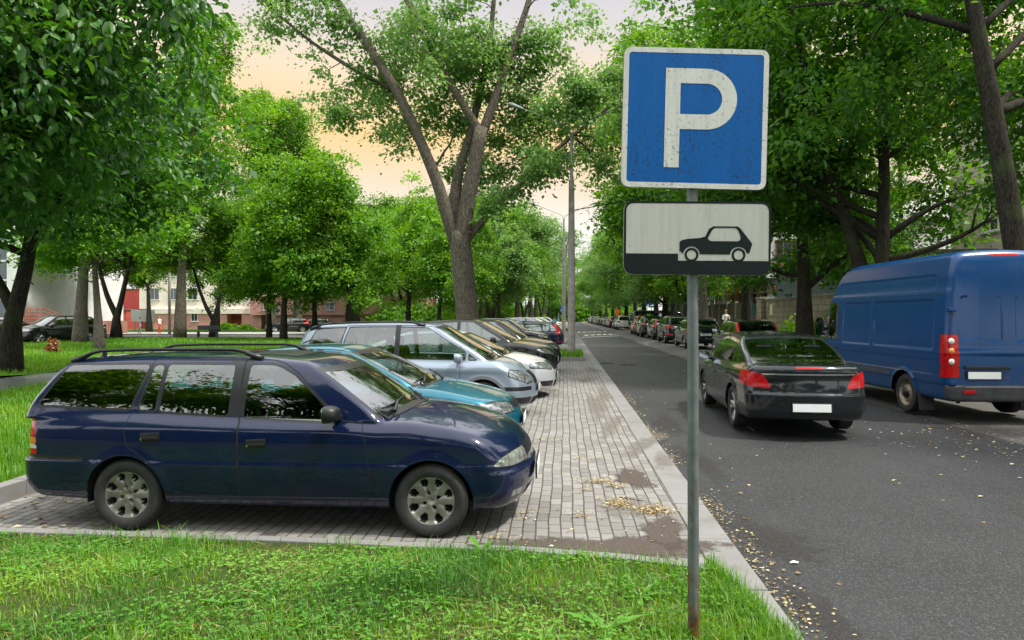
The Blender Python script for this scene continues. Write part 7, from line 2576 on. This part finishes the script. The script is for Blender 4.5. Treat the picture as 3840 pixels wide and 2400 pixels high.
bush('nettle_bush', 'bright green nettles against the stone wall', (11.2, 33.6, 0.2), (0.9, 2.4, 1.35), 110, 50, 0.14, M_leaf_y, 5)
bush('nettle_bush', 'bright green weeds right of the linden trunk', (11.0, 29.0, 0.2), (0.9, 1.8, 1.5), 90, 50, 0.14, M_leaf_y, 6)
bush('nettle_bush', 'low weeds below the linden beside the green gate', (11.0, 38.6, 0.2), (0.7, 1.6, 0.9), 60, 45, 0.13, M_leaf_y, 7)
M_dead = leaf_mat('dead_needles', (0.20, 0.07, 0.025), (0.32, 0.12, 0.04), (0.42, 0.19, 0.08), 0.2)
bush('dead_conifer', 'small dried orange conifer on the lawn', (-21.8, 27.6, 0.12), (0.26, 0.26, 0.75), 50, 34, 0.07, M_dead, 8, 'shrub')
bush('green_shrub', 'low shrub at the foot of the brick terrace', (-39.8, 46.9, 0.15), (1.5, 0.7, 0.85), 50, 40, 0.2, M_leaf, 9)
bush('green_shrub', 'small plants before the pink wall left of the entrance', (-41.2, 80.6, 0.1), (1.6, 0.7, 0.7), 40, 40, 0.25, M_leaf, 10)
bush('green_shrub', 'small plants between the entrance and the crossing sign', (-38.6, 79.6, 0.1), (1.4, 0.6, 0.6), 40, 40, 0.25, M_leaf, 12)
bush('green_hedge', 'green hedge behind the dark minibus', (12.6, 78, 0.2), (1.2, 5, 2.4), 150, 50, 0.25, M_leaf_y, 13, 'hedge')
bush('green_hedge', 'green hedge past the white suv along the right verge', (11.6, 100, 0.2), (1.2, 12, 2.2), 220, 50, 0.3, M_leaf_y, 14, 'hedge')
bush('green_hedge', 'long dark hedge closing the park behind the street maples', (-20, 140, 0.2), (16, 3, 4.5), 420, 60, 0.6, M_leaf, 15, 'hedge')
bush('green_hedge', 'low green hedge closing the street end', (3, 228, 0), (26, 4, 5.5), 420, 60, 0.8, M_leaf, 16, 'hedge')
bush('green_hedge', 'undergrowth along the verge past the crossing', (12.5, 145, 0), (1.5, 34, 3.6), 420, 60, 0.5, M_leaf, 17, 'hedge')
bush('green_hedge', 'undergrowth behind the left street maples', (-9.5, 120, 0), (2, 42, 3.2), 420, 60, 0.5, M_leaf, 18, 'hedge')
bush('green_hedge', 'bushes between the big maple and the park', (-13.5, 62, 0), (5, 5, 2.6), 260, 60, 0.3, M_leaf, 19, 'hedge')
bush('green_hedge', 'tall clipped shrubs on the lawn behind the viewer', (-9, -8.5, 0), (17, 1.5, 4.2), 420, 60, 0.35, M_leaf_d, 20, 'hedge')

# ------------------------------------------------------------------ grass and litter
M_grass = leaf_mat('grass_blades', (0.044, 0.165, 0.012), (0.115, 0.30, 0.018), (0.26, 0.43, 0.04), 0.45, 0.03)
M_clover = leaf_mat('clover_leaves', (0.05, 0.19, 0.020), (0.115, 0.32, 0.032), (0.25, 0.43, 0.065), 0.4, 0.03)
M_straw = leaf_mat('dry_straw', (0.22, 0.17, 0.06), (0.33, 0.26, 0.10), (0.42, 0.35, 0.17), 0.2, 0.03)
M_fallen = leaf_mat('fallen_leaf', (0.16, 0.085, 0.035), (0.36, 0.27, 0.12), (0.60, 0.55, 0.32), 0.2, 0.04)


def blades(P, hgt, wid, g, lean=0.45):
    """bent blades, two quads each"""
    n = len(P)
    a = g.uniform(0, 2 * np.pi, n)
    D = np.stack([np.cos(a), np.sin(a), np.zeros(n)], 1)
    S = np.stack([-np.sin(a), np.cos(a), np.zeros(n)], 1)
    k = (g.uniform(0.1, 1.0, n) * lean)[:, None]
    H = hgt[:, None]; Wd = wid[:, None]
    up = np.array([0, 0, 1.0])
    p1 = P + up * H * 0.55 + D * H * k * 0.35
    p2 = P + up * H * (1 - 0.35 * k) + D * H * k * 1.05
    V = np.stack([P - S * Wd, P + S * Wd, p1 - S * Wd * 0.8, p1 + S * Wd * 0.8, p2 - S * Wd * 0.12, p2 + S * Wd * 0.12], 1).reshape(-1, 3)
    i = np.arange(n)[:, None] * 6
    F = np.concatenate([i + np.array([[0, 1, 3, 2]]), i + np.array([[2, 3, 5, 4]])], 1).reshape(-1, 4)
    return V, F


def patchy(X, Y, s, seed):
    g = np.random.default_rng(seed)
    v = np.zeros_like(X)
    for k in range(6):
        a = g.uniform(0, 6.28); f = s * g.uniform(0.6, 2.2)
        v += np.sin((X * math.cos(a) + Y * math.sin(a)) * f + g.uniform(0, 6.28))
    return v / 6 * 1.6


g = np.random.default_rng(3)
n = 260000
X = g.uniform(-10.5, 1.06, n)
Y = front_edge(X) - 0.01 - (g.uniform(0, 1, n) ** 1.15) * 2.9
dens = 0.72 + 0.45 * patchy(X, Y, 2.6, 1) + 0.25 * patchy(X, Y, 9, 2)
vis = (X > -1.6 * Y - 1.6) & (Y > 1.6)
edge = np.clip((front_edge(X) - Y) / 0.35, 0, 1)
keep = vis & (g.uniform(0, 1, n) < np.clip(dens, 0.3, 1) * (0.35 + 0.65 * edge))
X, Y = X[keep], Y[keep]
n = len(X)
tall = np.clip(0.75 + 0.5 * patchy(X, Y, 1.7, 4), 0.3, 1.5)
P = np.stack([X, Y, front_z(X, Y) - 0.004], 1)
hg = g.gamma(2.6, 0.021, n) * tall
V, Fq = blades(P, np.clip(hg, 0.015, 0.24), g.uniform(0.0014, 0.0038, n), g, 1.0)
A = np.clip(0.40 + 0.42 * patchy(X, Y, 2.2, 5) + 0.2 * patchy(X, Y, 8, 6) + g.normal(0, 0.28, n), 0, 1)
tag(np_mesh('grass', V, Fq, M_grass, attr=np.repeat(A, 6)), kind='stuff')

m_ = 5200
Yk = g.uniform(1.8, 4.8, m_)
Xk = 0.96 + (verge_x(Yk) - 0.94) * g.uniform(0, 1, m_) ** 0.8
tk = np.clip((Xk - 0.98) / (verge_x(Yk) - 0.98), 0, 1)
V, Fq = blades(np.stack([Xk, Yk, 0.03 * (1 - tk ** 3)], 1), np.clip(g.gamma(2.6, 0.026, m_), 0.015, 0.2), g.uniform(0.0014, 0.0036, m_), g, 1.0)
tag(np_mesh('kerb_grass', V, Fq, M_grass, attr=np.repeat(g.uniform(0.05, 0.85, m_), 6)), kind='stuff')

# longer tufts round the post and along the kerb corner
c = [(0.667, 3.59, 0.16, 260), (0.95, 3.6, 0.2, 240), (0.9, 4.2, 0.22, 330), (0.75, 4.7, 0.2, 220), (0.2, 4.85, 0.25, 200), (-0.25, 4.95, 0.2, 120), (0.85, 3.2, 0.25, 350), (1.05, 2.9, 0.15, 200), (-1.6, 5.0, 0.25, 90), (0.45, 4.3, 0.3, 260), (0.1, 3.9, 0.35, 200), (-3.6, 5.05, 0.3, 90), (-5.1, 5.1, 0.4, 160), (0.98, 4.45, 0.14, 160), (1.08, 3.3, 0.10, 160)]
PX, HH = [], []
for x, y, r, m in c:
    q = g.normal(size=(m, 2)) * r * 0.6 + np.array([x, y])
    PX.append(q); HH.append(g.uniform(0.05, 0.15, m))
Q = np.concatenate(PX); H = np.concatenate(HH)
ok = (Q[:, 1] < front_edge(Q[:, 0]) + 0.02) & (Q[:, 0] < 1.14)
Q, H = Q[ok], H[ok]
V, Fq = blades(np.column_stack([Q, front_z(Q[:, 0], Q[:, 1]) - 0.004]), H, g.uniform(0.0018, 0.0036, len(Q)), g, 0.75)
tag(np_mesh('tall_grass', V, Fq, M_grass, attr=np.repeat(g.uniform(0.1, 0.75, len(Q)), 6)), kind='stuff')

# clover and other round leaves between the blades
n = 20000
X = g.uniform(-9, 1.08, n); Y = front_edge(X) - 0.03 - g.uniform(0, 2.7, n)
kp = (patchy(X, Y, 3.4, 8) > -0.3) & (X > -1.6 * Y - 1.0) & (Y > 1.8)
X, Y = X[kp], Y[kp]; n = len(X)
P = np.stack([X, Y, front_z(X, Y) + g.uniform(0.01, 0.07, n)], 1)
Vs, Fs, As = [], [], []
for k in range(3):
    a = g.uniform(0, 6.28, n) if k == 0 else a + 2.1
    D = np.stack([np.cos(a), np.sin(a), g.uniform(-0.1, 0.3, n)], 1)
    Nn = g.normal(size=(n, 3)) * 0.25 + np.array([0, 0, 1.0])
    v, f = leaf_quads(P, D, Nn, g.uniform(0.007, 0.020, n), 0.12)
    w = v.reshape(n, 4, 3); mid = (w[:, 1] + w[:, 3]) / 2
    w[:, 1] += (w[:, 1] - mid) * 0.5; w[:, 3] += (w[:, 3] - mid) * 0.5
    Vs.append(w.reshape(-1, 3)); Fs.append(f + 4 * n * k); As.append(np.repeat(np.clip(0.5 + 0.3 * patchy(X, Y, 3, 9) + g.normal(0, .2, n), 0, 1), 4))
tag(np_mesh('clover', np.concatenate(Vs), np.concatenate(Fs), M_clover, attr=np.concatenate(As)), kind='stuff')

# dandelion and plantain rosettes: each one a plant
def rosette(x, y, nl, ln, label, wd=0.26, up=0.7):
    gg = np.random.default_rng(int(abs(x * 1000) + y * 77))
    V, F, A = [], [], []
    for k in range(nl):
        a = k * 2.4 + gg.uniform(-.3, .3)
        L = ln * gg.uniform(0.7, 1.2)
        e = gg.uniform(0.3, 1.0) * up
        m = 6
        o = len(V)
        for i in range(m + 1):
            t = i / m
            r = L * t * math.cos(e * (1 - 0.5 * t)); z = L * t * math.sin(e) * (1 - 0.45 * t)
            w = L * wd * math.sin(min(1, t * 1.02) ** 0.8 * math.pi * 0.96 + 0.05) * (0.75 + 0.25 * math.cos(t * 26))
            for s in (-1, 0, 1):
                V.append((math.cos(a) * r - math.sin(a) * w * s * 0.5, math.sin(a) * r + math.cos(a) * w * s * 0.5, z + (0.006 if s else 0)))
                A.append(0.35 + 0.3 * gg.uniform())
        for i in range(m):
            for s in (0, 1):
                q = o + i * 3 + s
                F.append((q, q + 1, q + 4, q + 3))
    ob = np_mesh('weed_plant', V, F, M_clover, attr=A)
    ob.location = (x, y, float(front_z(np.array([x]), np.array([y]))[0]))
    return tag(ob, label, 'plant', 'broad leaved weeds in the foreground grass')


for k, (x, y, nl, ln, lab) in enumerate([(-0.62, 5.0, 4, 0.20, 'upright broad leaf weed at the kerb near the wagon front wheel'), (-0.75, 3.75, 6, 0.15, 'broad leaf plant in the grass below the front wheel'), (0.22, 3.55, 5, 0.22, 'long leaved dandelion left of the post'), (-0.1, 3.4, 6, 0.16, 'leafy weed low in the frame left of the post'),
                                        (-1.9, 3.7, 5, 0.15, 'small broad leaf plant in the middle of the grass'), (-2.75, 4.2, 5, 0.16, 'broad leaf plant in the left half of the grass'), (-3.4, 4.05, 6, 0.15, 'broad leaf plant near the left edge of the grass'), (0.05, 4.95, 4, 0.14, 'dandelion at the muddy paving corner'), (0.45, 4.05, 5, 0.15, 'weed with long leaves right behind the post'),
                                        (-1.1, 4.4, 5, 0.11, 'small rosette in front of the sill of the wagon'), (-1.35, 3.5, 5, 0.13, 'flat rosette near the lower edge')]):
    rosette(x, y, nl, ln, lab)

# dry straws and clippings
n = 2600
X = g.uniform(-6, 1.05, n); Y = front_edge(X) - 0.02 - g.uniform(0, 2.6, n)
kp = (X > -0.93 * Y - 0.3) & (patchy(X, Y, 2.0, 12) > -0.25)
X, Y = X[kp], Y[kp]; n = len(X)
P = np.stack([X, Y, front_z(X, Y) + g.uniform(0.005, 0.045, n)], 1)
a = g.uniform(0, 6.28, n)
D = np.stack([np.cos(a), np.sin(a), g.normal(0, 0.25, n)], 1)
V, Fq = leaf_quads(P, D, np.tile(np.array([[0, 0, 1.0]]), (n, 1)), g.uniform(0.03, 0.16, n), 0.0)
w = V.reshape(n, 4, 3); mid = (w[:, 1] + w[:, 3]) / 2
w[:, 1] = mid + (w[:, 1] - mid) * 0.06; w[:, 3] = mid + (w[:, 3] - mid) * 0.06
tag(np_mesh('dry_straw', w.reshape(-1, 3), Fq, M_straw, attr=np.repeat(g.uniform(0, 1, n), 4)), kind='stuff')

# lawns behind: coarser blades, thinning with distance
def lawn_blades(name, n, x0, x1, y0, y1, zf, hm, wd, seed, power=1.6):
    gg = np.random.default_rng(seed)
    X = gg.uniform(x0, x1, n); Y = y0 + (y1 - y0) * gg.uniform(0, 1, n) ** power
    kp = (X > -1.25 * Y - 1.0)
    X, Y = X[kp], Y[kp]; m = len(X)
    sc = 1 + 0.05 * (Y - y0)
    V, Fq = blades(np.stack([X, Y, zf(X, Y) - 0.01], 1), hm * gg.uniform(0.5, 1.5, m), wd * sc * gg.uniform(0.6, 1.4, m), gg, 0.6)
    A = np.clip(0.5 + 0.25 * patchy(X, Y, 0.9, seed) + gg.normal(0, 0.2, m), 0, 1)
    return tag(np_mesh(name, V, Fq, M_grass, attr=np.repeat(A, 6)), kind='stuff')


lawn_blades('lawn_grass', 75000, -11.7, -5.42, 5.1, 30, lawn_z, 0.13, 0.005, 51)
lawn_blades('lawn_grass', 60000, -34, -14.7, 15, 46, lawn_z, 0.14, 0.009, 52, 1.2)
lawn_blades('island_grass', 9000, -5.1, 0.76, 27.1, 30.9, lambda X, Y: 0.10 + 0 * X, 0.22, 0.010, 53, 1)
lawn_blades('far_island_grass', 3000, -5.1, 0.76, 80.7, 83.8, lambda X, Y: 0.10 + 0 * X, 0.25, 0.03, 54, 1)
lawn_blades('verge_grass', 16000, 9.1, 11.3, 12, 70, lambda X, Y: 0.22 + 0 * X, 0.16, 0.010, 55, 1.1)


# fallen leaves
def litter(name, XY, size, seed, z=0.0, zj=0.006, mat=M_fallen):
    gg = np.random.default_rng(seed)
    n = len(XY)
    P = np.column_stack([XY, np.full(n, z) + gg.uniform(0.003, zj, n)])
    a = gg.uniform(0, 6.28, n)
    D = np.stack([np.cos(a), np.sin(a), gg.normal(0, 0.12, n)], 1)
    Nn = gg.normal(size=(n, 3)) * 0.22 + np.array([0, 0, 1.0])
    V, Fq = leaf_quads(P, D, Nn, size * gg.uniform(0.5, 1.4, n), 0.3)
    V[:, 2] = np.maximum(V[:, 2], z + 0.002)
    return tag(np_mesh(name, V, Fq, mat, attr=np.repeat(gg.uniform(0, 1, n), 4)), kind='stuff')


pts = []
for x, y, rx, ry, m in ((0.36, 7.25, 0.22, 0.10, 170), (0.50, 6.40, 0.13, 0.14, 280), (0.80, 6.20, 0.15, 0.14, 300), (0.55, 7.05, 0.12, 0.10, 60), (0.15, 6.0, 0.15, 0.08, 50), (-0.35, 6.0, 0.12, 0.08, 40), (-0.3, 9.6, 0.25, 0.2, 60), (0.3, 8.4, 0.2, 0.15, 50), (-0.55, 5.35, 0.2, 0.1, 40), (0.2, 6.9, .1, .1, 30)):
    pts.append(g.normal(size=(m, 2)) * np.array([rx, ry]) * 0.55 + np.array([x, y]))
XY = np.concatenate(pts)
XY = XY[g.uniform(0, 1, len(XY)) < 0.8]
XY = np.concatenate([XY, np.stack([g.uniform(-0.9, 1.0, 420), 5.15 + 21 * g.uniform(0, 1, 420) ** 1.5], 1)])
litter('fallen_leaves', XY, 0.027, 61, 0.004, 0.03)
gx = np.abs(g.normal(0, 0.11, 1500)) + 1.32
gy = 2.2 + 14 * g.uniform(0, 1, 1500) ** 1.4
kp = np.sin(gy * 3.1) + np.sin(gy * 1.3 + 1) + g.normal(0, 0.7, 1500) > -0.3
litter('gutter_leaves', np.stack([gx, gy], 1)[kp][:900], 0.026, 62, -0.034, 0.02)
n = 300
litter('road_leaves', np.stack([g.uniform(1.35, 8.6, n), 2.5 + 30 * g.uniform(0, 1, n) ** 1.3], 1), 0.044, 63, -0.033, 0.008)
n = 260
litter('road_leaves', np.stack([g.normal(5.9, 0.9, n), g.normal(10.2, 1.1, n)], 1), 0.042, 64, -0.031, 0.01)
n = 450
litter('far_road_leaves', np.stack([g.uniform(1.5, 5.0, n), g.uniform(18, 58, n)], 1), 0.055, 65, -0.031, 0.01)

litter('verge_leaves', np.stack([g.uniform(-5.2, -3.2, 200), g.uniform(5.3, 7, 200)], 1), 0.05, 67, 0.003, 0.02)
mb = MB(); mb.tube([(0.53, 6.62, 0.012), (0.60, 6.55, 0.02), (0.74, 6.5, 0.014)], [0.006, 0.005, 0.003], 5)
tag(mb.build('twig', M_bark_d), 'thin dark twig lying among the leaf piles on the paving', 'twig')
M_paper = simple('paper_scrap', (0.8, 0.8, 0.78), 0.7)
for k, (x, y, z, lab) in enumerate([(1.62, 5.05, -0.028, 'larger white paper scrap in the gutter beside the kerb'), (1.55, 3.75, -0.028, 'white paper scrap in the gutter leaves near the lower edge'), (-0.12, 5.16, 0.012, 'small white scrap on the mud by the kerb')]):
    mb = MB()
    vs = [(0.0, 0.0, 0.004), (0.05, -0.01, 0.012), (0.10, 0.005, 0.004), (0.11, 0.035, 0.012), (0.05, 0.045, 0.02), (0.01, 0.03, 0.006)]
    s = 0.6 if k != 2 else 0.35
    mb.add([(a * s, b * s, c * s) for a, b, c in vs], [(0, 1, 4, 5), (1, 2, 3, 4)])
    tag(mb.build('paper_scrap', M_paper, loc=(x, y, z)), lab, 'litter')

# rain spots and petals lying on the car roofs and bonnets are left to the paint's dust

# ------------------------------------------------------------------ people
M_skin = simple('skin', (0.50, 0.30, 0.22), 0.6)
M_hair = simple('hair_blond', (0.40, 0.28, 0.14), 0.7)
M_hair2 = simple('hair_dark', (0.05, 0.03, 0.02), 0.6)
CL = {'white': simple('cloth_white', (0.75, 0.74, 0.70), 0.9), 'dark': simple('cloth_dark', (0.02, 0.02, 0.025), 0.9), 'red': simple('cloth_red', (0.60, 0.03, 0.03), 0.9), 'blue': simple('cloth_blue', (0.12, 0.28, 0.45), 0.9), 'grey': simple('cloth_grey', (0.2, 0.2, 0.22), 0.9)}


def person(label, loc, rz, top, bottom, hair, H=1.66, lean=0.0, arm_l=(0.1, 0.0), arm_r=(0.1, 0.0), stride=0.12, bag=None):
    """standing or walking figure grown from one jointed skeleton; faces -Y before turning"""
    root = tag(empty('person', loc, rz), label, 'person')
    k = H / 1.70
    J, E, Rr = [], [], []

    def j(p, r):
        J.append(Vector(p) * k); Rr.append(r * k); return len(J) - 1
    dz = -lean
    pel = j((0, 0, 0.95), 0.125)
    wai = j((0, -0.10 * lean, 1.12), 0.105); E.append((pel, wai))
    che = j((0, -0.32 * lean, 1.34 - 0.05 * lean), 0.125); E.append((wai, che))
    nek = j((0, -0.48 * lean, 1.49 - 0.12 * lean), 0.052); E.append((che, nek))
    hd0 = j((0, -0.52 * lean - 0.01, 1.56 - 0.14 * lean), 0.075); E.append((nek, hd0))
    hd1 = j((0, -0.56 * lean - 0.015, 1.645 - 0.17 * lean), 0.085); E.append((hd0, hd1))
    for s, st in ((-1, stride), (1, -stride)):
        hip = j((s * 0.095, 0, 0.90), 0.085); E.append((pel, hip))
        kn = j((s * 0.10, -st * 0.9 - 0.02, 0.49), 0.058); E.append((hip, kn))
        an = j((s * 0.10, -st + (0.10 if st < 0 else 0.0), 0.09), 0.042); E.append((kn, an))
        to = j((s * 0.115, -st - 0.14, 0.035), 0.032); E.append((an, to))
    for s, (fw, bend_) in ((-1, arm_l), (1, arm_r)):
        y0, z0 = -0.36 * lean, 1.40 - 0.06 * lean
        sh_ = j((s * 0.185, y0, z0), 0.052); E.append((che, sh_))
        el_ = Vector((s * 0.23, y0 - 0.27 * math.sin(fw), z0 - 0.27 * math.cos(fw)))
        ei = j(el_, 0.042); E.append((sh_, ei))
        f2 = fw + bend_
        wr = el_ + Vector((-s * 0.05 * min(1, bend_), -0.25 * math.sin(f2), -0.25 * math.cos(f2)))
        wi = j(wr, 0.030); E.append((ei, wi))
        d = Vector((0, -math.sin(f2), -math.cos(f2)))
        pa = j(wr + d * 0.075, 0.032); E.append((wi, pa))
        for q in range(4):
            t_ = j(wr + d * (0.155 + (0.012 if q in (1, 2) else 0)) + Vector((s * 0.0, 0.02 - 0.0133 * q, 0)), 0.009); E.append((pa, t_))
        th = j(wr + d * 0.085 + Vector((-s * 0.035, -0.03, 0)), 0.010); E.append((wi, th))
    me = bpy.data.meshes.new('body')
    me.from_pydata(J, E, [])
    ob = bpy.data.objects.new('body', me)
    col.objects.link(ob)
    md = ob.modifiers.new('skin', 'SKIN')
    md.use_smooth_shade = True
    for i, sv in enumerate(me.skin_vertices[0].data):
        sv.radius = (Rr[i], Rr[i] * (0.8 if i in (1, 2) else 1.0))
        sv.use_root = (i == 0)
    ob.modifiers.new('sub', 'SUBSURF').levels = 1
    ob.modifiers['sub'].render_levels = 1
    dg = bpy.context.evaluated_depsgraph_get()
    m2 = bpy.data.meshes.new_from_object(ob.evaluated_get(dg))
    ob.modifiers.clear()
    ob.data = m2
    bpy.data.meshes.remove(me)
    m2.materials.clear()
    for m in (M_skin, CL[top], CL[bottom], CL['dark']):
        m2.materials.append(m)
    hn = Vector((0, -0.48 * lean, 1.485 - 0.12 * lean)) * k
    hands = [J[i] for i in range(len(J)) if Rr[i] < 0.0335 * k and J[i].z > 0.3 * k]
    for p in m2.polygons:
        c = p.center
        if c.z > hn.z - 0.0 and abs(c.x) < 0.13:
            p.material_index = 0
        elif c.z < 0.085 * k:
            p.material_index = 3
        elif min((c - h).length for h in hands) < 0.05 * k:
            p.material_index = 0
        elif c.z > 0.97 * k or abs(c.x) > 0.20 * k:
            p.material_index = 1
        else:
            p.material_index = 2
        p.use_smooth = True
    ob.parent = root
    hc = J[hd1]
    mb = MB()
    vs, fs = [], []
    n1, n2 = 8, 14
    for i in range(n1 + 1):
        ph = math.pi * 0.60 * i / n1
        for q in range(n2):
            a = 2 * math.pi * q / n2
            back = 1.0 if math.sin(a) > -0.2 else 0.55
            p2 = ph * back
            vs.append((hc.x + 0.094 * k * math.sin(p2) * math.cos(a), hc.y + 0.012 + 0.104 * k * math.sin(p2) * math.sin(a), hc.z + 0.02 + 0.10 * k * math.cos(p2)))
    for i in range(n1):
        for q in range(n2):
            a_, b_ = i * n2 + q, i * n2 + (q + 1) % n2
            fs.append((a_, b_, b_ + n2, a_ + n2))
    mb.add(vs, fs)
    mb.build('hair', hair, root, True)
    mb = MB()
    for s in (-1, 1):
        mb.box((hc.x + s * 0.032 * k, hc.y - 0.088 * k, hc.z - 0.005), (0.022, 0.012, 0.010), None, 0.004)
    mb.box((hc.x, hc.y - 0.080 * k, hc.z - 0.062 * k), (0.045, 0.014, 0.010), None, 0.004)
    mb.build('eyes_and_mouth', M_hair2, root)
    mb = MB(); mb.box((hc.x, hc.y - 0.096 * k, hc.z - 0.028 * k), (0.022, 0.03, 0.045), Matrix.Rotation(0.3, 4, 'X'), 0.008); mb.build('nose', M_skin, root, True)
    return root


person('woman in a white jacket and dark trousers walking by the concrete wall', (10.6, 46.0, 0.42), R(8), 'white', 'dark', M_hair, 1.72, 0.05, (0.25, 1.3), (0.2, 1.5), 0.1)
mb = MB(); mb.box((0, 0, 0), (0.12, 0.34, 0.30), None, 0.06)
mb.tube([(0, -0.13, 0.12), (-0.03, -0.06, 0.45), (-0.03, 0.06, 0.45), (0, 0.13, 0.12)], 0.012, 6)
tag(mb.build('shoulder_bag', CL['grey'], smooth=True, loc=(10.94, 46.0, 1.38)), 'grey shoulder bag of the woman in the white jacket', 'bag')
person('person in red top bending forward behind the dark hatchback', (11.6, 43.0, 0.30), R(70), 'red', 'dark', M_hair2, 1.70, 0.55, (0.6, 0.5), (0.7, 0.4), 0.05)
person('person with raised arm in blue top between the parked cars', (-0.75, 51.0, 0.0), R(150), 'blue', 'dark', M_hair2, 1.74, 0.05, (2.3, 0.6), (0.2, 0.3), 0.15)
person('person in dark patterned clothes walking near the billboard', (-38.0, 58.5, 0.15), R(80), 'grey', 'grey', M_hair2, 1.50, 0.08, (0.4, 0.3), (-0.3, 0.4), 0.2)
person('person in white top and red skirt walking near the grey lamp post', (-37.2, 60.2, 0.20), R(75), 'white', 'red', M_hair, 1.55, 0.08, (0.4, 0.4), (-0.3, 0.3), 0.2)
